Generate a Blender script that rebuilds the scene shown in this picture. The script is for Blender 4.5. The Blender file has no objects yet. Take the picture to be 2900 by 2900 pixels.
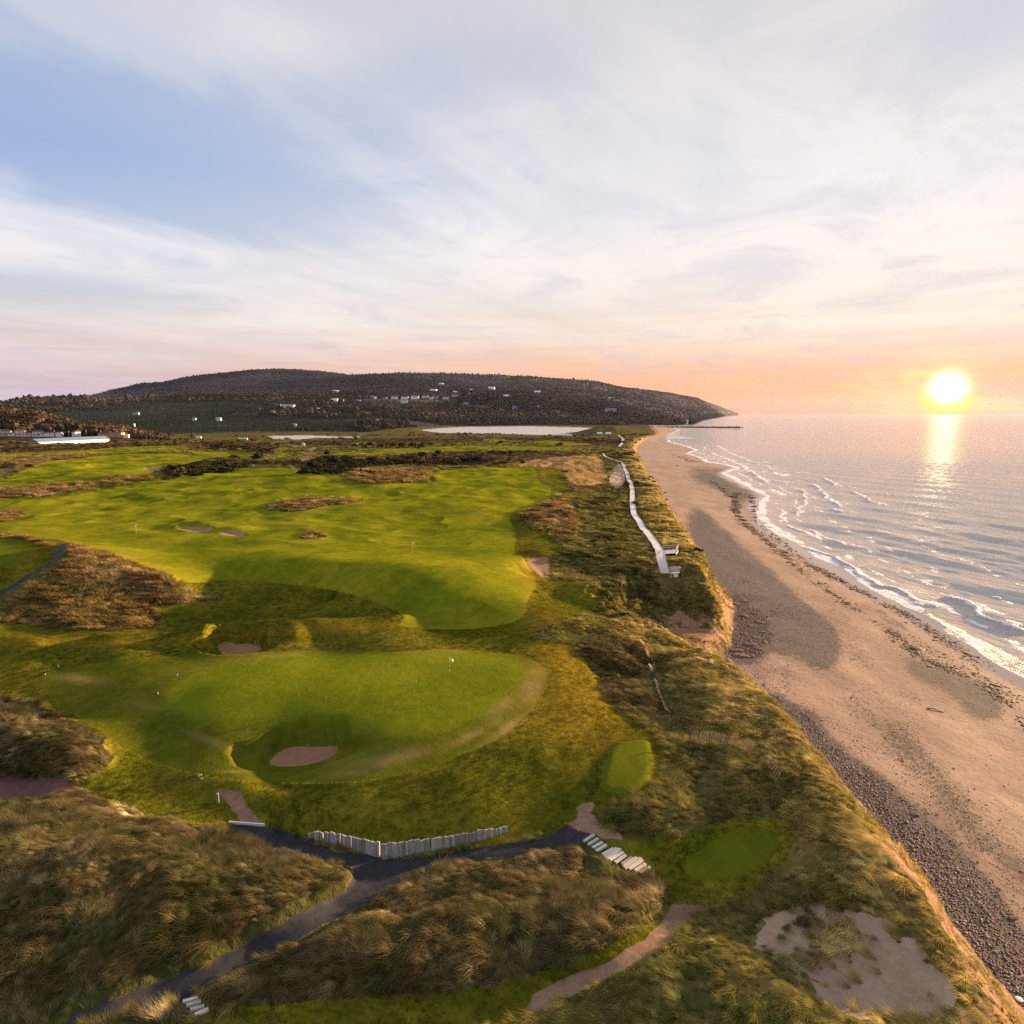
import bpy, bmesh, math, random
import numpy as np
from mathutils import Vector, Matrix

random.seed(7)
RNG = np.random.default_rng(11)
scene = bpy.context.scene
COL = scene.collection

# ------------------------------------------------------------------ camera
PITCH = math.radians(8.43)
CAMZ = 47.0
FPX = 1890.0                       # focal length in pixels of the 2900 px photograph
cam_data = bpy.data.cameras.new('camera')
cam_data.sensor_width = 36.0
cam_data.lens = 36.0 * FPX / 2900.0
cam_data.clip_start = 0.5
cam_data.clip_end = 90000.0
cam = bpy.data.objects.new('camera', cam_data)
cam.location = (0, 0, CAMZ)
cam.rotation_euler = (math.radians(90) - PITCH, 0, 0)
COL.objects.link(cam)
scene.camera = cam
CP, SP = math.cos(PITCH), math.sin(PITCH)

def ray(px, py):
    u = (px - 1450.0) / FPX; v = (1450.0 - py) / FPX
    return np.array([u, CP + v * SP, -SP + v * CP])

def unproj(px, py, z):
    d = ray(px, py); t = (z - CAMZ) / d[2]
    return d[0] * t, d[1] * t

def project(x, y, z):
    dz = z - CAMZ
    depth = np.maximum(y * CP - dz * SP, 1.0)
    up = y * SP + dz * CP
    return 1450 + FPX * x / depth, 1450 - FPX * up / depth

# ------------------------------------------------------------------ light
SUN_AZ = math.atan2((2685 - 1450) / FPX, CP + 340 / FPX * SP)      # from +Y towards +X
SUN_EL_SKY = math.radians(1.75)
SUN_EL = math.radians(7.0)
HAZE_D = 0.0000065
sun_data = bpy.data.lights.new('sun', 'SUN')
sun_data.energy = 5.0
sun_data.angle = math.radians(1.2)
sun_data.color = (1.0, 0.64, 0.33)
sun = bpy.data.objects.new('sun', sun_data)
LAMP_AZ = math.radians(60.0)      # the long shadows fall almost straight to the left
sun.rotation_euler = (math.radians(90) - SUN_EL, 0, -LAMP_AZ + math.pi)
COL.objects.link(sun)
scene.view_settings.view_transform = 'Standard'
scene.view_settings.look = 'None'
scene.view_settings.exposure = 1.93
scene.view_settings.gamma = 1.0
scene.cycles.use_denoising = False
scene.cycles.sample_clamp_direct = 5.0
scene.cycles.max_bounces = 6
scene.cycles.diffuse_bounces = 2
scene.cycles.glossy_bounces = 3
scene.cycles.transparent_max_bounces = 6
scene.cycles.volume_bounces = 0
scene.cycles.sample_clamp_indirect = 4.0

def lin(c, s=1.0):
    r = []
    for v in c:
        v = v / 255.0
        r.append((v / 12.92 if v <= 0.04045 else ((v + 0.055) / 1.055) ** 2.4) * s)
    return (r[0], r[1], r[2], 1.0)

class NT:
    """small helper for node trees"""
    def __init__(self, tree):
        self.t = tree; self.n = tree.nodes; self.l = tree.links
    def node(self, kind, **kw):
        nd = self.n.new(kind)
        for k, v in kw.items():
            setattr(nd, k, v)
        return nd
    def put(self, sock, v):
        if isinstance(v, bpy.types.NodeSocket):
            self.l.new(v, sock)
        elif v is not None:
            sock.default_value = v
    def math(self, op, a, b=None, c=None, clamp=False):
        nd = self.node('ShaderNodeMath', operation=op); nd.use_clamp = clamp
        self.put(nd.inputs[0], a)
        if b is not None: self.put(nd.inputs[1], b)
        if c is not None: self.put(nd.inputs[2], c)
        return nd.outputs[0]
    def vmath(self, op, a, b=None, s=None):
        nd = self.node('ShaderNodeVectorMath', operation=op)
        self.put(nd.inputs[0], a)
        if b is not None: self.put(nd.inputs[1], b)
        if s is not None: self.put(nd.inputs['Scale'], s)
        return nd.outputs['Value'] if op in ('DOT_PRODUCT', 'LENGTH', 'DISTANCE') else nd.outputs[0]
    def xyz(self, x, y, z):
        nd = self.node('ShaderNodeCombineXYZ')
        for i, v in enumerate((x, y, z)): self.put(nd.inputs[i], v)
        return nd.outputs[0]
    def sep(self, v):
        nd = self.node('ShaderNodeSeparateXYZ'); self.put(nd.inputs[0], v)
        return nd.outputs
    def noise(self, vec, scale, detail=4, rough=0.55, dist=0.0, dim='3D'):
        nd = self.node('ShaderNodeTexNoise'); nd.noise_dimensions = dim
        self.put(nd.inputs['Vector'], vec)
        self.put(nd.inputs['Scale'], scale); self.put(nd.inputs['Detail'], detail)
        self.put(nd.inputs['Roughness'], rough); self.put(nd.inputs['Distortion'], dist)
        return nd.outputs[0]
    def mix(self, f, a, b, mode='MIX'):
        nd = self.node('ShaderNodeMix', data_type='RGBA', blend_type=mode)
        self.put(nd.inputs['Factor'], f); self.put(nd.inputs['A'], a); self.put(nd.inputs['B'], b)
        for s in nd.outputs:
            if s.type == 'RGBA': return s
    def ramp(self, f, stops, interp='LINEAR'):
        nd = self.node('ShaderNodeValToRGB'); cr = nd.color_ramp; cr.interpolation = interp
        while len(cr.elements) < len(stops): cr.elements.new(0.5)
        for e, (p, c) in zip(cr.elements, stops):
            e.position = p; e.color = c
        self.put(nd.inputs[0], f)
        return nd.outputs[0]
    def step(self, v, a, b):
        nd = self.node('ShaderNodeMapRange', interpolation_type='SMOOTHSTEP')
        self.put(nd.inputs[0], v); self.put(nd.inputs[1], a); self.put(nd.inputs[2], b)
        return nd.outputs[0]
    def attr(self, name, kind='GEOMETRY'):
        nd = self.node('ShaderNodeAttribute', attribute_type=kind); nd.attribute_name = name
        return nd

# ------------------------------------------------------------------ sky
world = bpy.data.worlds.new('World'); scene.world = world; world.use_nodes = True
world.node_tree.nodes.clear()
w = NT(world.node_tree)
tc = w.node('ShaderNodeTexCoord').outputs['Generated']
dirv = w.vmath('NORMALIZE', tc)
dx, dy, dz = w.sep(dirv)
el = w.math('MAXIMUM', dz, 0.0)
sunh = (math.sin(SUN_AZ), math.cos(SUN_AZ))
hl = w.math('MAXIMUM', w.math('SQRT', w.math('ADD', w.math('MULTIPLY', dx, dx), w.math('MULTIPLY', dy, dy))), 1e-4)
cosaz = w.math('DIVIDE', w.math('ADD', w.math('MULTIPLY', dx, sunh[0]), w.math('MULTIPLY', dy, sunh[1])), hl)
side = w.step(cosaz, 0.35, 0.985)
# clear sky colour by height, away from the sun and under it
away = w.ramp(el, [(0.0, lin((196, 178, 194))), (0.03, lin((205, 186, 200))), (0.065, lin((222, 200, 200))),
                   (0.11, lin((222, 214, 214))), (0.17, lin((196, 208, 228))), (0.30, lin((156, 182, 225))), (0.55, lin((190, 198, 214))), (1.0, lin((190, 196, 210)))])
near = w.ramp(el, [(0.0, lin((244, 138, 104))), (0.025, lin((248, 158, 118))), (0.06, lin((247, 190, 152))),
                   (0.11, lin((240, 220, 204))), (0.18, lin((230, 224, 220))), (0.30, lin((206, 212, 226))), (0.55, lin((205, 206, 214))), (1.0, lin((190, 196, 210)))])
clear = w.mix(side, away, near)
nish = w.node('ShaderNodeTexSky'); nish.sky_type = 'NISHITA'; nish.sun_disc = False
nish.sun_elevation = SUN_EL; nish.sun_rotation = SUN_AZ
nish.air_density = 1.0; nish.dust_density = 1.2
nsky = w.mix(1.0, nish.outputs[0], (0.1, 0.1, 0.1, 1), 'MULTIPLY')
clear = w.mix(0.08, clear, nsky)
# cloud sheet: a plane high overhead, seen in perspective, streaked along the sun's bearing
den = w.math('ADD', el, 0.10)
cx = w.math('DIVIDE', dx, den); cy = w.math('DIVIDE', dy, den)
al = w.math('ADD', w.math('MULTIPLY', cx, sunh[0]), w.math('MULTIPLY', cy, sunh[1]))
ac = w.math('SUBTRACT', w.math('MULTIPLY', cx, sunh[1]), w.math('MULTIPLY', cy, sunh[0]))
pst = w.xyz(w.math('MULTIPLY', al, 0.45), w.math('MULTIPLY', ac, 1.0), 0.0)
n1 = w.noise(w.vmath('ADD', pst, (3.1, 7.7, 0.0)), 0.62, 6, 0.55, 0.9)
n2 = w.noise(w.vmath('ADD', w.xyz(cx, cy, 0.0), (9.3, 1.2, 0.0)), 1.7, 9, 0.66, 0.7)
n3 = w.noise(w.xyz(w.math('MULTIPLY', al, 0.22), w.math('MULTIPLY', ac, 2.2), 4.0), 1.4, 5, 0.6, 0.3)
cl = w.math('ADD', w.math('ADD', w.math('MULTIPLY', n1, 0.55), w.math('MULTIPLY', n2, 0.36)), w.math('MULTIPLY', n3, 0.26))
def blob(px, py, sx, sy, amp, base):
    """soft opening (amp<0) or bank (amp>0) in the cloud sheet round the direction of a photograph pixel"""
    d = ray(px, py); d = d / np.linalg.norm(d)
    a0 = math.atan2(d[0], d[1]); e0 = math.asin(d[2])
    az = w.math('ARCTAN2', dx, dy)
    ee = w.math('ARCSINE', dz)
    qa = w.math('DIVIDE', w.math('SUBTRACT', az, a0), sx / FPX)
    qe = w.math('DIVIDE', w.math('SUBTRACT', ee, e0), sy / FPX)
    r2 = w.math('ADD', w.math('MULTIPLY', qa, qa), w.math('MULTIPLY', qe, qe))
    g = w.math('EXPONENT', w.math('MULTIPLY', r2, -1.0))
    return w.math('MULTIPLY_ADD', g, amp, base)
for b in [(250, 560, 560, 170, -.10), (650, 350, 420, 110, -.11), (1330, 190, 340, 90, -.15), (2760, 60, 180, 90, -.22),
          (100, 850, 330, 50, -.10), (1750, 380, 260, 60, -.04), (2000, 560, 60, 330, -.035), (1560, 700, 90, 90, -.02),
          (100, 150, 400, 100, .05), (850, 110, 300, 60, .10), (1900, 300, 500, 200, .06), (900, 760, 1000, 90, .12),
          (2300, 700, 600, 200, .08), (2200, 100, 360, 120, .07), (1450, 300, 240, 60, .05), (2700, 400, 300, 200, .04), (2720, 1032, 150, 9, .30), (2330, 930, 260, 16, .10), (1800, 880, 300, 30, -.06)]:
    cl = blob(*b, cl)
cm = w.step(cl, 0.44, 0.66)
ccol_a = w.ramp(el, [(0.0, lin((206, 188, 200))), (0.05, lin((232, 208, 204))), (0.12, lin((246, 238, 234))), (0.25, lin((240, 240, 246))), (0.5, lin((216, 216, 222))), (1.0, lin((205, 206, 212)))])
ccol_n = w.ramp(el, [(0.0, lin((248, 156, 116))), (0.05, lin((250, 190, 150))), (0.12, lin((250, 238, 226))), (0.25, lin((248, 244, 242))), (0.5, lin((224, 220, 220))), (1.0, lin((205, 206, 212)))])
ccol = w.mix(side, ccol_a, ccol_n)
thick = w.step(n2, 0.42, 0.66)
ccol = w.mix(w.math('MULTIPLY', thick, 0.34), ccol, lin((176, 184, 206)))
skyc = w.mix(w.math('MULTIPLY_ADD', cm, 0.89, 0.04), clear, ccol)
# thin warm bars of cloud low over the horizon
bars = w.noise(w.xyz(w.math('MULTIPLY', dx, 3.0), w.math('MULTIPLY', dy, 3.0), w.math('MULTIPLY', dz, 70.0)), 1.1, 5, 0.6, 0.4)
barm = w.math('MULTIPLY', w.step(bars, 0.46, 0.70), w.math('SUBTRACT', 1.0, w.step(el, 0.05, 0.20)))
skyc = w.mix(w.math('MULTIPLY', barm, 0.30), skyc, w.mix(side, lin((188, 170, 192)), lin((226, 170, 150))))
# the sun low in thin haze
sd = ray(2685, 1100); sd = sd / np.linalg.norm(sd)
ca = w.vmath('DOT_PRODUCT', dirv, (float(sd[0]), float(sd[1]), float(sd[2])))
ang = w.math('ARCCOSINE', w.math('MINIMUM', ca, 1.0))
wid = w.math('EXPONENT', w.math('MULTIPLY', ang, -3.6))
mid = w.math('EXPONENT', w.math('MULTIPLY', w.math('MULTIPLY', ang, ang), -1.0 / (0.060 ** 2)))
core = w.math('EXPONENT', w.math('MULTIPLY', w.math('MULTIPLY', ang, ang), -1.0 / (0.0135 ** 2)))
def addc(a, f, c):
    return w.mix(1.0, a, w.mix(f, (0, 0, 0, 1), c), 'ADD')
skyc = addc(skyc, w.math('MULTIPLY', wid, 0.40, clamp=True), (0.12, 0.05, 0.01, 1))
skyc = addc(skyc, w.math('MULTIPLY', mid, 0.8), (0.36, 0.12, 0.0, 1))
# saturated yellow rim of the disc, low down
rim = w.math('MULTIPLY', w.math('SUBTRACT', 1.0, w.step(ang, 0.026, 0.042)), w.math('SUBTRACT', 1.0, w.step(dz, 0.010, 0.030)))
skyc = w.mix(rim, skyc, (1.0, 0.72, 0.0, 1))
skyc = addc(skyc, core, (7.0, 5.6, 3.2, 1))
bg = w.node('ShaderNodeBackground'); bg.inputs['Strength'].default_value = 0.1
w.put(bg.inputs['Color'], w.mix(1.0, skyc, (2.69, 2.69, 2.69, 1), 'MULTIPLY'))
wo = w.node('ShaderNodeOutputWorld'); w.l.new(bg.outputs[0], wo.inputs['Surface'])

# ------------------------------------------------------------------ noise on arrays
def _hash(ix, iy, seed):
    h = (ix.astype(np.int64) * 374761393 + iy.astype(np.int64) * 668265263 + seed * 1442695041) & 0xffffffff
    h = ((h ^ (h >> 13)) * 1274126177) & 0xffffffff
    return ((h ^ (h >> 16)) & 0xffffff) / float(0xffffff)

def vnoise(x, y, seed=0):
    ix = np.floor(x); iy = np.floor(y)
    fx = x - ix; fy = y - iy
    fx = fx * fx * fx * (fx * (fx * 6 - 15) + 10); fy = fy * fy * fy * (fy * (fy * 6 - 15) + 10)
    a = _hash(ix, iy, seed); b = _hash(ix + 1, iy, seed)
    c = _hash(ix, iy + 1, seed); d = _hash(ix + 1, iy + 1, seed)
    return (a + (b - a) * fx) * (1 - fy) + (c + (d - c) * fx) * fy

def fbm(x, y, seed=0, octaves=4, rough=0.5):
    s = np.zeros_like(x); amp = 1.0; tot = 0.0
    for o in range(octaves):
        ca, sa = math.cos(1.1 * o + .4), math.sin(1.1 * o + .4)
        s += amp * (vnoise((x * ca - y * sa) * 2 ** o, (x * sa + y * ca) * 2 ** o, seed + o * 17) * 2 - 1)
        tot += amp; amp *= rough
    return s / tot

def inside(px, py, poly):
    poly = np.asarray(poly, float)
    res = np.zeros(px.shape, bool)
    m = (px >= poly[:, 0].min()) & (px <= poly[:, 0].max()) & (py >= poly[:, 1].min()) & (py <= poly[:, 1].max())
    idx = np.nonzero(m)
    if idx[0].size == 0: return res
    qx = px[idx]; qy = py[idx]; r = np.zeros(qx.shape, bool)
    n = len(poly); j = n - 1
    for i in range(n):
        xi, yi = poly[i]; xj, yj = poly[j]
        c = ((yi > qy) != (yj > qy)) & (qx < (xj - xi) * (qy - yi) / ((yj - yi) or 1e-9) + xi)
        r ^= c; j = i
    res[idx] = r
    return res

def segdist(x, y, pts, closed=False):
    d = np.full(x.shape, 1e9); n = len(pts)
    for i in range(n if closed else n - 1):
        ax, ay = pts[i]; bx, by = pts[(i + 1) % n]
        vx, vy = bx - ax, by - ay
        L = vx * vx + vy * vy + 1e-9
        t = np.clip(((x - ax) * vx + (y - ay) * vy) / L, 0, 1)
        d = np.minimum(d, np.hypot(x - ax - t * vx, y - ay - t * vy))
    return d

def smooth(a, b, v):
    t = np.clip((v - a) / (b - a), 0, 1)
    return t * t * (3 - 2 * t)

def rounded(poly, n=2):
    """Chaikin corner cutting"""
    p = [tuple(q) for q in poly]
    for _ in range(n):
        o = []
        for i in range(len(p)):
            a = p[i]; b = p[(i + 1) % len(p)]
            o.append((a[0] * .75 + b[0] * .25, a[1] * .75 + b[1] * .25))
            o.append((a[0] * .25 + b[0] * .75, a[1] * .25 + b[1] * .75))
        p = o
    return p
# ------------------------------------------------------------------ surveyed spot heights (pixel, pixel, height above the sea)
SPOTS = [
 (-200,2890,12),(0,2890,12),(300,2890,12.2),(600,2885,12),(1000,2885,12),(1400,2880,12),(1700,2890,12.6),(2100,2880,13.2),(2400,2890,13),(2650,2860,12.8),
 (100,2600,14.2),(300,2450,15.2),(500,2500,14.4),(700,2480,13.5),(100,2350,14.6),(900,2480,12.5),(300,2700,13.2),(-200,2500,14.5),
 (150,2880,12),(450,2820,12),(700,2690,12),(950,2560,11.9),(1050,2470,11.8),(1300,2430,11.8),(1550,2395,12),(850,2390,11.8),(700,2345,11.9),
 (1300,2600,13.6),(1600,2560,13.6),(1000,2720,13.3),(1750,2600,12.8),(1450,2700,12.8),(1650,2390,12.3),(1830,2475,11.7),
 (1200,2860,12),(1600,2790,12.1),(1900,2610,12.0),
 (2080,2420,12.0),(1900,2500,11.8),(2200,2350,12.3),(2150,2520,12.2),(1950,2380,12.1),
 (2330,2450,13.4),(2400,2550,13.8),(2300,2380,13.0),(2250,2480,12.8),
 (2400,2700,12.4),(2560,2760,12.6),(2300,2650,12.4),(2590,2640,13.7),(2500,2590,13.9),(2100,2700,13.6),(1950,2800,13.6),(2000,2870,13.4),(2450,2830,12.6),(2680,2780,13.2),
 (1100,2300,13.1),(850,2300,12.8),(1350,2290,13.0),(700,2220,13.0),(1000,2230,13.7),(1300,2190,13.9),(1500,2250,13.0),(500,2300,12.6),(560,2250,12.6),
 (600,1950,14.2),(900,1900,14.4),(1200,1900,14.6),(1300,2000,14.4),(900,2000,14.3),(1100,2050,14.2),(1500,1900,14.6),(1450,2000,14.2),(1550,1990,14.0),(620,2070,13.5),(760,2205,12.3),(900,2208,12.6),
 (200,1940,13.2),(300,2040,12.9),(450,2130,12.7),(120,2050,12.4),(380,2180,12.5),
 (150,2100,15.0),(250,2120,13.9),(50,2060,14.6),(0,2180,13.3),(80,2235,12.5),(-200,2200,13.5),
 (1770,2170,13.2),(1870,2200,13.0),(1700,2260,12.9),(1650,2100,13.6),(1700,1990,13.6),(1800,2050,13.0),
 (1750,1900,12.2),(1850,2000,12.1),(1800,1850,12.6),(1680,1850,13.2),
 (2000,2000,13),(2100,2100,13.2),(1950,1900,12.9),(2200,2200,13.2),(2000,2250,12.5),(1900,2330,13),(2250,2300,13.2),(1950,2150,12.6),
 (100,1830,14.2),(300,1825,14.4),(600,1800,14.4),(900,1777,14.4),(1100,1768,14.0),(1300,1760,13.6),(-200,1830,14),
 (80,1790,13.4),(300,1800,13.3),(500,1850,13.4),(900,1820,13.5),(1200,1830,14.2),(1200,1795,13.2),(1450,1820,14),(1600,1850,14),(200,1860,13.0),
 (700,1735,12.0),(500,1745,12.4),(900,1735,12.0),(1100,1748,12.8),
 (500,1570,16.4),(700,1590,16.4),(900,1617,16.2),(1050,1655,15.9),(1180,1695,15.2),(1350,1722,14.8),(1480,1690,15),
 (700,1650,13.6),(900,1680,13.2),(1020,1712,13.0),
 (700,1560,16.6),(1000,1572,16.4),(1300,1580,16.2),(1450,1590,16.0),(330,1545,16.2),
 (1000,1500,15.2),(1300,1500,15.2),(600,1480,15.6),(300,1500,15.8),(100,1480,15.6),(-200,1480,16),
 (200,1600,19.0),(190,1548,18.8),(350,1610,17.9),(480,1655,16),(100,1680,16.5),(300,1700,15),(430,1745,12.8),(150,1765,13.6),(0,1745,14.5),(0,1600,18),(100,1560,18),(-200,1600,19),(560,1690,13.8),
 (1525,1610,14.2),(1600,1700,12.8),(1660,1660,14.2),(1640,1742,14.2),(1560,1650,14.4),(1540,1740,14.6),
 (1700,1600,14.2),(1750,1500,14.2),(1700,1400,14.2),(1850,1600,14.2),(1800,1700,13.2),(1900,1750,12.8),(1950,1700,12.8),(1700,1740,12.6),(1700,1660,13.0),(1850,1660,13.0),(1600,1500,14.8),
 (1000,1400,16),(600,1400,16),(300,1430,15.5),(1400,1400,15.5),(1500,1345,15.5),(800,1340,17.5),(400,1380,15.5),(50,1420,16),(900,1440,15.4),(1150,1440,15.8),
 (200,1330,16),(450,1300,15),(0,1350,16),(300,1285,14),(480,1335,14.4),(-200,1350,16),(1050,1340,15.5),
 (1100,1300,13),(1500,1290,12.5),(700,1290,13),(1300,1262,10.5),(900,1265,11),(1650,1262,12),(1700,1340,13.5),
 (300,1262,11.5),(50,1268,12),(200,1248,8),(600,1248,6.5),(1000,1246,5.5),(1400,1236,6.5),(1600,1236,7.5),(1150,1240,5),(450,1246,7.5),(-200,1246,10),
 (1700,1240,9),(1760,1240,10),(1250,1237,6),
]
sx, sy, sz = [], [], []
for px, py, z in SPOTS:
    x, y = unproj(px, py, z); sx.append(x); sy.append(y); sz.append(z)
sx = np.array(sx); sy = np.array(sy); sz = np.array(sz)
def uv(x, y):
    y = np.maximum(y, 22.0)
    return x / (y + 8.0), np.log(y + 8.0)
cu, cv = uv(sx, sy)
def tps(d2): return np.where(d2 > 1e-12, 0.5 * d2 * np.log(d2 + 1e-12), 0.0)
nS = len(SPOTS)
A = np.zeros((nS + 3, nS + 3))
A[:nS, :nS] = tps((cu[:, None] - cu[None]) ** 2 + (cv[:, None] - cv[None]) ** 2) + np.eye(nS) * 3e-5
A[:nS, nS] = 1; A[:nS, nS + 1] = cu; A[:nS, nS + 2] = cv
A[nS:, :nS] = A[:nS, nS:].T
W = np.linalg.solve(A, np.concatenate([sz, [0, 0, 0]]))
def land_z(x, y):
    u, v = uv(x, y); out = np.empty(x.size); uf = u.ravel(); vf = v.ravel()
    for s in range(0, uf.size, 40000):
        a = uf[s:s + 40000]; b = vf[s:s + 40000]
        out[s:s + 40000] = tps((a[:, None] - cu) ** 2 + (b[:, None] - cv) ** 2) @ W[:nS] + W[nS] + W[nS + 1] * a + W[nS + 2] * b
    return out.reshape(x.shape)

# ------------------------------------------------------------------ the coast: bluff edge, bluff foot and waterline as x over y
T = lambda pts: (np.array([p[0] for p in pts], float), np.array([p[1] for p in pts], float))
EDGE = T([(20,25.5),(36,26.5),(60,29),(75,30),(90,29),(97,26),(104,23),(110,26),(116,33),(124,38),(132,41),(145,42),(165,45),(204,50.5),(250,57),(320,67),(460,88),(600,108),(720,126),(900,160),(1100,210),(1400,290),(2600,500)])
BASE = T([(20,38),(44,38.5),(58,38),(76,39.5),(95,38.5),(110,38),(119,38.6),(122,42),(134,46.4),(148,50.6),(161,52.8),(178,53.5),(206,59),(233,63),(272,69),(390,86),(626,119),(800,148),(1000,190),(1200,245),(1500,330),(2600,540)])
WATER = T([(20,92),(114,92),(150,95),(204,100),(250,103),(290,108),(330,122),(381,145),(420,150),(470,157),(530,166),(575,193),(611,196),(650,188),(700,198),(790,205),(860,236),(986,251),(1100,255),(1250,290),(1500,350),(1900,470),(2600,600)])
def edge_x(y): return np.interp(y, *EDGE)
def base_x(y): return np.interp(y, *BASE)
def water_x(y): return np.interp(y, *WATER)

# ------------------------------------------------------------------ outlines of the course (photograph pixels)
MOWN = [(-300,1380),(0,1385),(180,1400),(330,1375),(500,1350),(600,1328),(700,1322),(830,1322),(900,1330),(960,1345),(1020,1362),(1220,1362),(1215,1335),(1340,1322),(1500,1322),(1560,1322),(1581,1330),(1606,1366),(1614,1393),(1577,1420),(1556,1435),(1465,1453),(1480,1475),(1540,1500),(1588,1540),(1592,1558),(1565,1580),(1556,1601),(1565,1616),(1552,1640),(1600,1648),(1650,1645),(1680,1665),(1694,1700),(1680,1730),(1640,1740),(1585,1765),(1520,1790),(1505,1812),(1560,1815),(1620,1828),(1680,1900),(1750,2010),(1830,2050),(1870,2100),(1888,2160),(1885,2190),(1850,2235),(1760,2275),(1700,2300),(1610,2330),(1545,2368),(1300,2408),(1080,2432),(860,2366),(740,2336),(620,2335),(500,2324),(414,2304),(259,2252),(225,2235),(220,2215),(269,2190),(316,2159),(310,2133),(269,2086),(217,2050),(155,2014),(67,1983),(0,1972),(-300,1960)]
TEE_SURROUND = [(1700,2385),(1790,2370),(1950,2370),(2050,2320),(2150,2308),(2225,2330),(2250,2380),(2230,2440),(2150,2520),(2060,2560),(1980,2562),(1900,2552),(1875,2515),(1800,2470),(1730,2425)]
LAWN_BOTTOM = [(560,2910),(600,2850),(755,2849),(1014,2823),(1221,2811),(1428,2782),(1583,2738),(1700,2685),(1850,2620),(1880,2600),(1850,2650),(1690,2740),(1555,2787),(1498,2830),(1490,2910)]
FAIRWAY_NEAR = [(116,1941),(135,1910),(170,1893),(310,1872),(466,1858),(700,1850),(880,1836),(1055,1848),(1262,1837),(1418,1847),(1470,1855),(1521,1870),(1550,1900),(1552,1925),(1545,1955),(1495,2023),(1418,2090),(1314,2136),(1190,2183),(1055,2214),(900,2221),(673,2216),(450,2174),(388,2143),(310,2092),(233,2040),(155,1993)]
GREEN_NEAR = [(466,1990),(500,1930),(560,1893),(650,1868),(880,1850),(1055,1853),(1262,1841),(1400,1852),(1468,1870),(1490,1905),(1475,1950),(1430,1985),(1400,2010),(1330,2045),(1250,2072),(1165,2085),(1060,2082),(960,2056),(880,2042),(760,2046),(640,2050),(530,2035)]
FAIRWAY_FAR = [(-300,1410),(0,1420),(180,1408),(330,1380),(500,1352),(600,1330),(700,1324),(830,1324),(905,1345),(960,1372),(1100,1372),(1240,1366),(1222,1338),(1340,1324),(1500,1324),(1520,1330),(1525,1370),(1560,1376),(1560,1400),(1540,1425),(1460,1452),(1437,1462),(1465,1518),(1454,1558),(1480,1575),(1492,1600),(1525,1650),(1490,1700),(1492,1740),(1440,1770),(1300,1785),(1120,1776),(1147,1752),(1126,1732),(1061,1704),(977,1676),(800,1652),(640,1640),(520,1655),(420,1608),(345,1586),(186,1533),(100,1520),(0,1512),(-300,1510)]
FAIRWAYS_BACK = [
 [(-200,1400),(-20,1372),(70,1330),(130,1303),(200,1300),(330,1286),(500,1282),(560,1290),(610,1300),(600,1312),(480,1318),(420,1345),(480,1352),(420,1366),(300,1368),(150,1374),(60,1378)],
 [(-200,1300),(-10,1287),(60,1282),(200,1279),(330,1266),(500,1262),(560,1272),(400,1278),(330,1283),(200,1287),(60,1297)],
 [(530,1279),(600,1276),(700,1279),(742,1292),(650,1297),(580,1291)],
 [(775,1284),(848,1283),(850,1293),(780,1295)],
 [(925,1284),(1050,1275),(1150,1268),(1400,1261),(1600,1266),(1650,1272),(1400,1276),(1150,1281),(980,1290)],
 [(1356,1246),(1420,1244),(1450,1249),(1400,1252)],
 [(1500,1250),(1560,1247),(1690,1258),(1620,1262),(1530,1258)],
 [(1000,1253),(1060,1251),(1080,1257),(1010,1260)],
 [(500,1328),(520,1322),(560,1324),(560,1330)],
]
TEES = [[(1790,2096),(1831,2094),(1846,2123),(1844,2185),(1823,2222),(1765,2249),(1715,2247),(1695,2226),(1707,2193),(1724,2131),(1748,2106)],
        [(2088,2345),(2150,2338),(2197,2360),(2207,2390),(2187,2430),(2135,2466),(2047,2497),(1985,2497),(1933,2472),(1938,2438),(1985,2402),(2047,2366)],
        [(-300,1528),(0,1528),(60,1530),(112,1548),(100,1570),(40,1600),(0,1612),(-300,1620)]]
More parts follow.
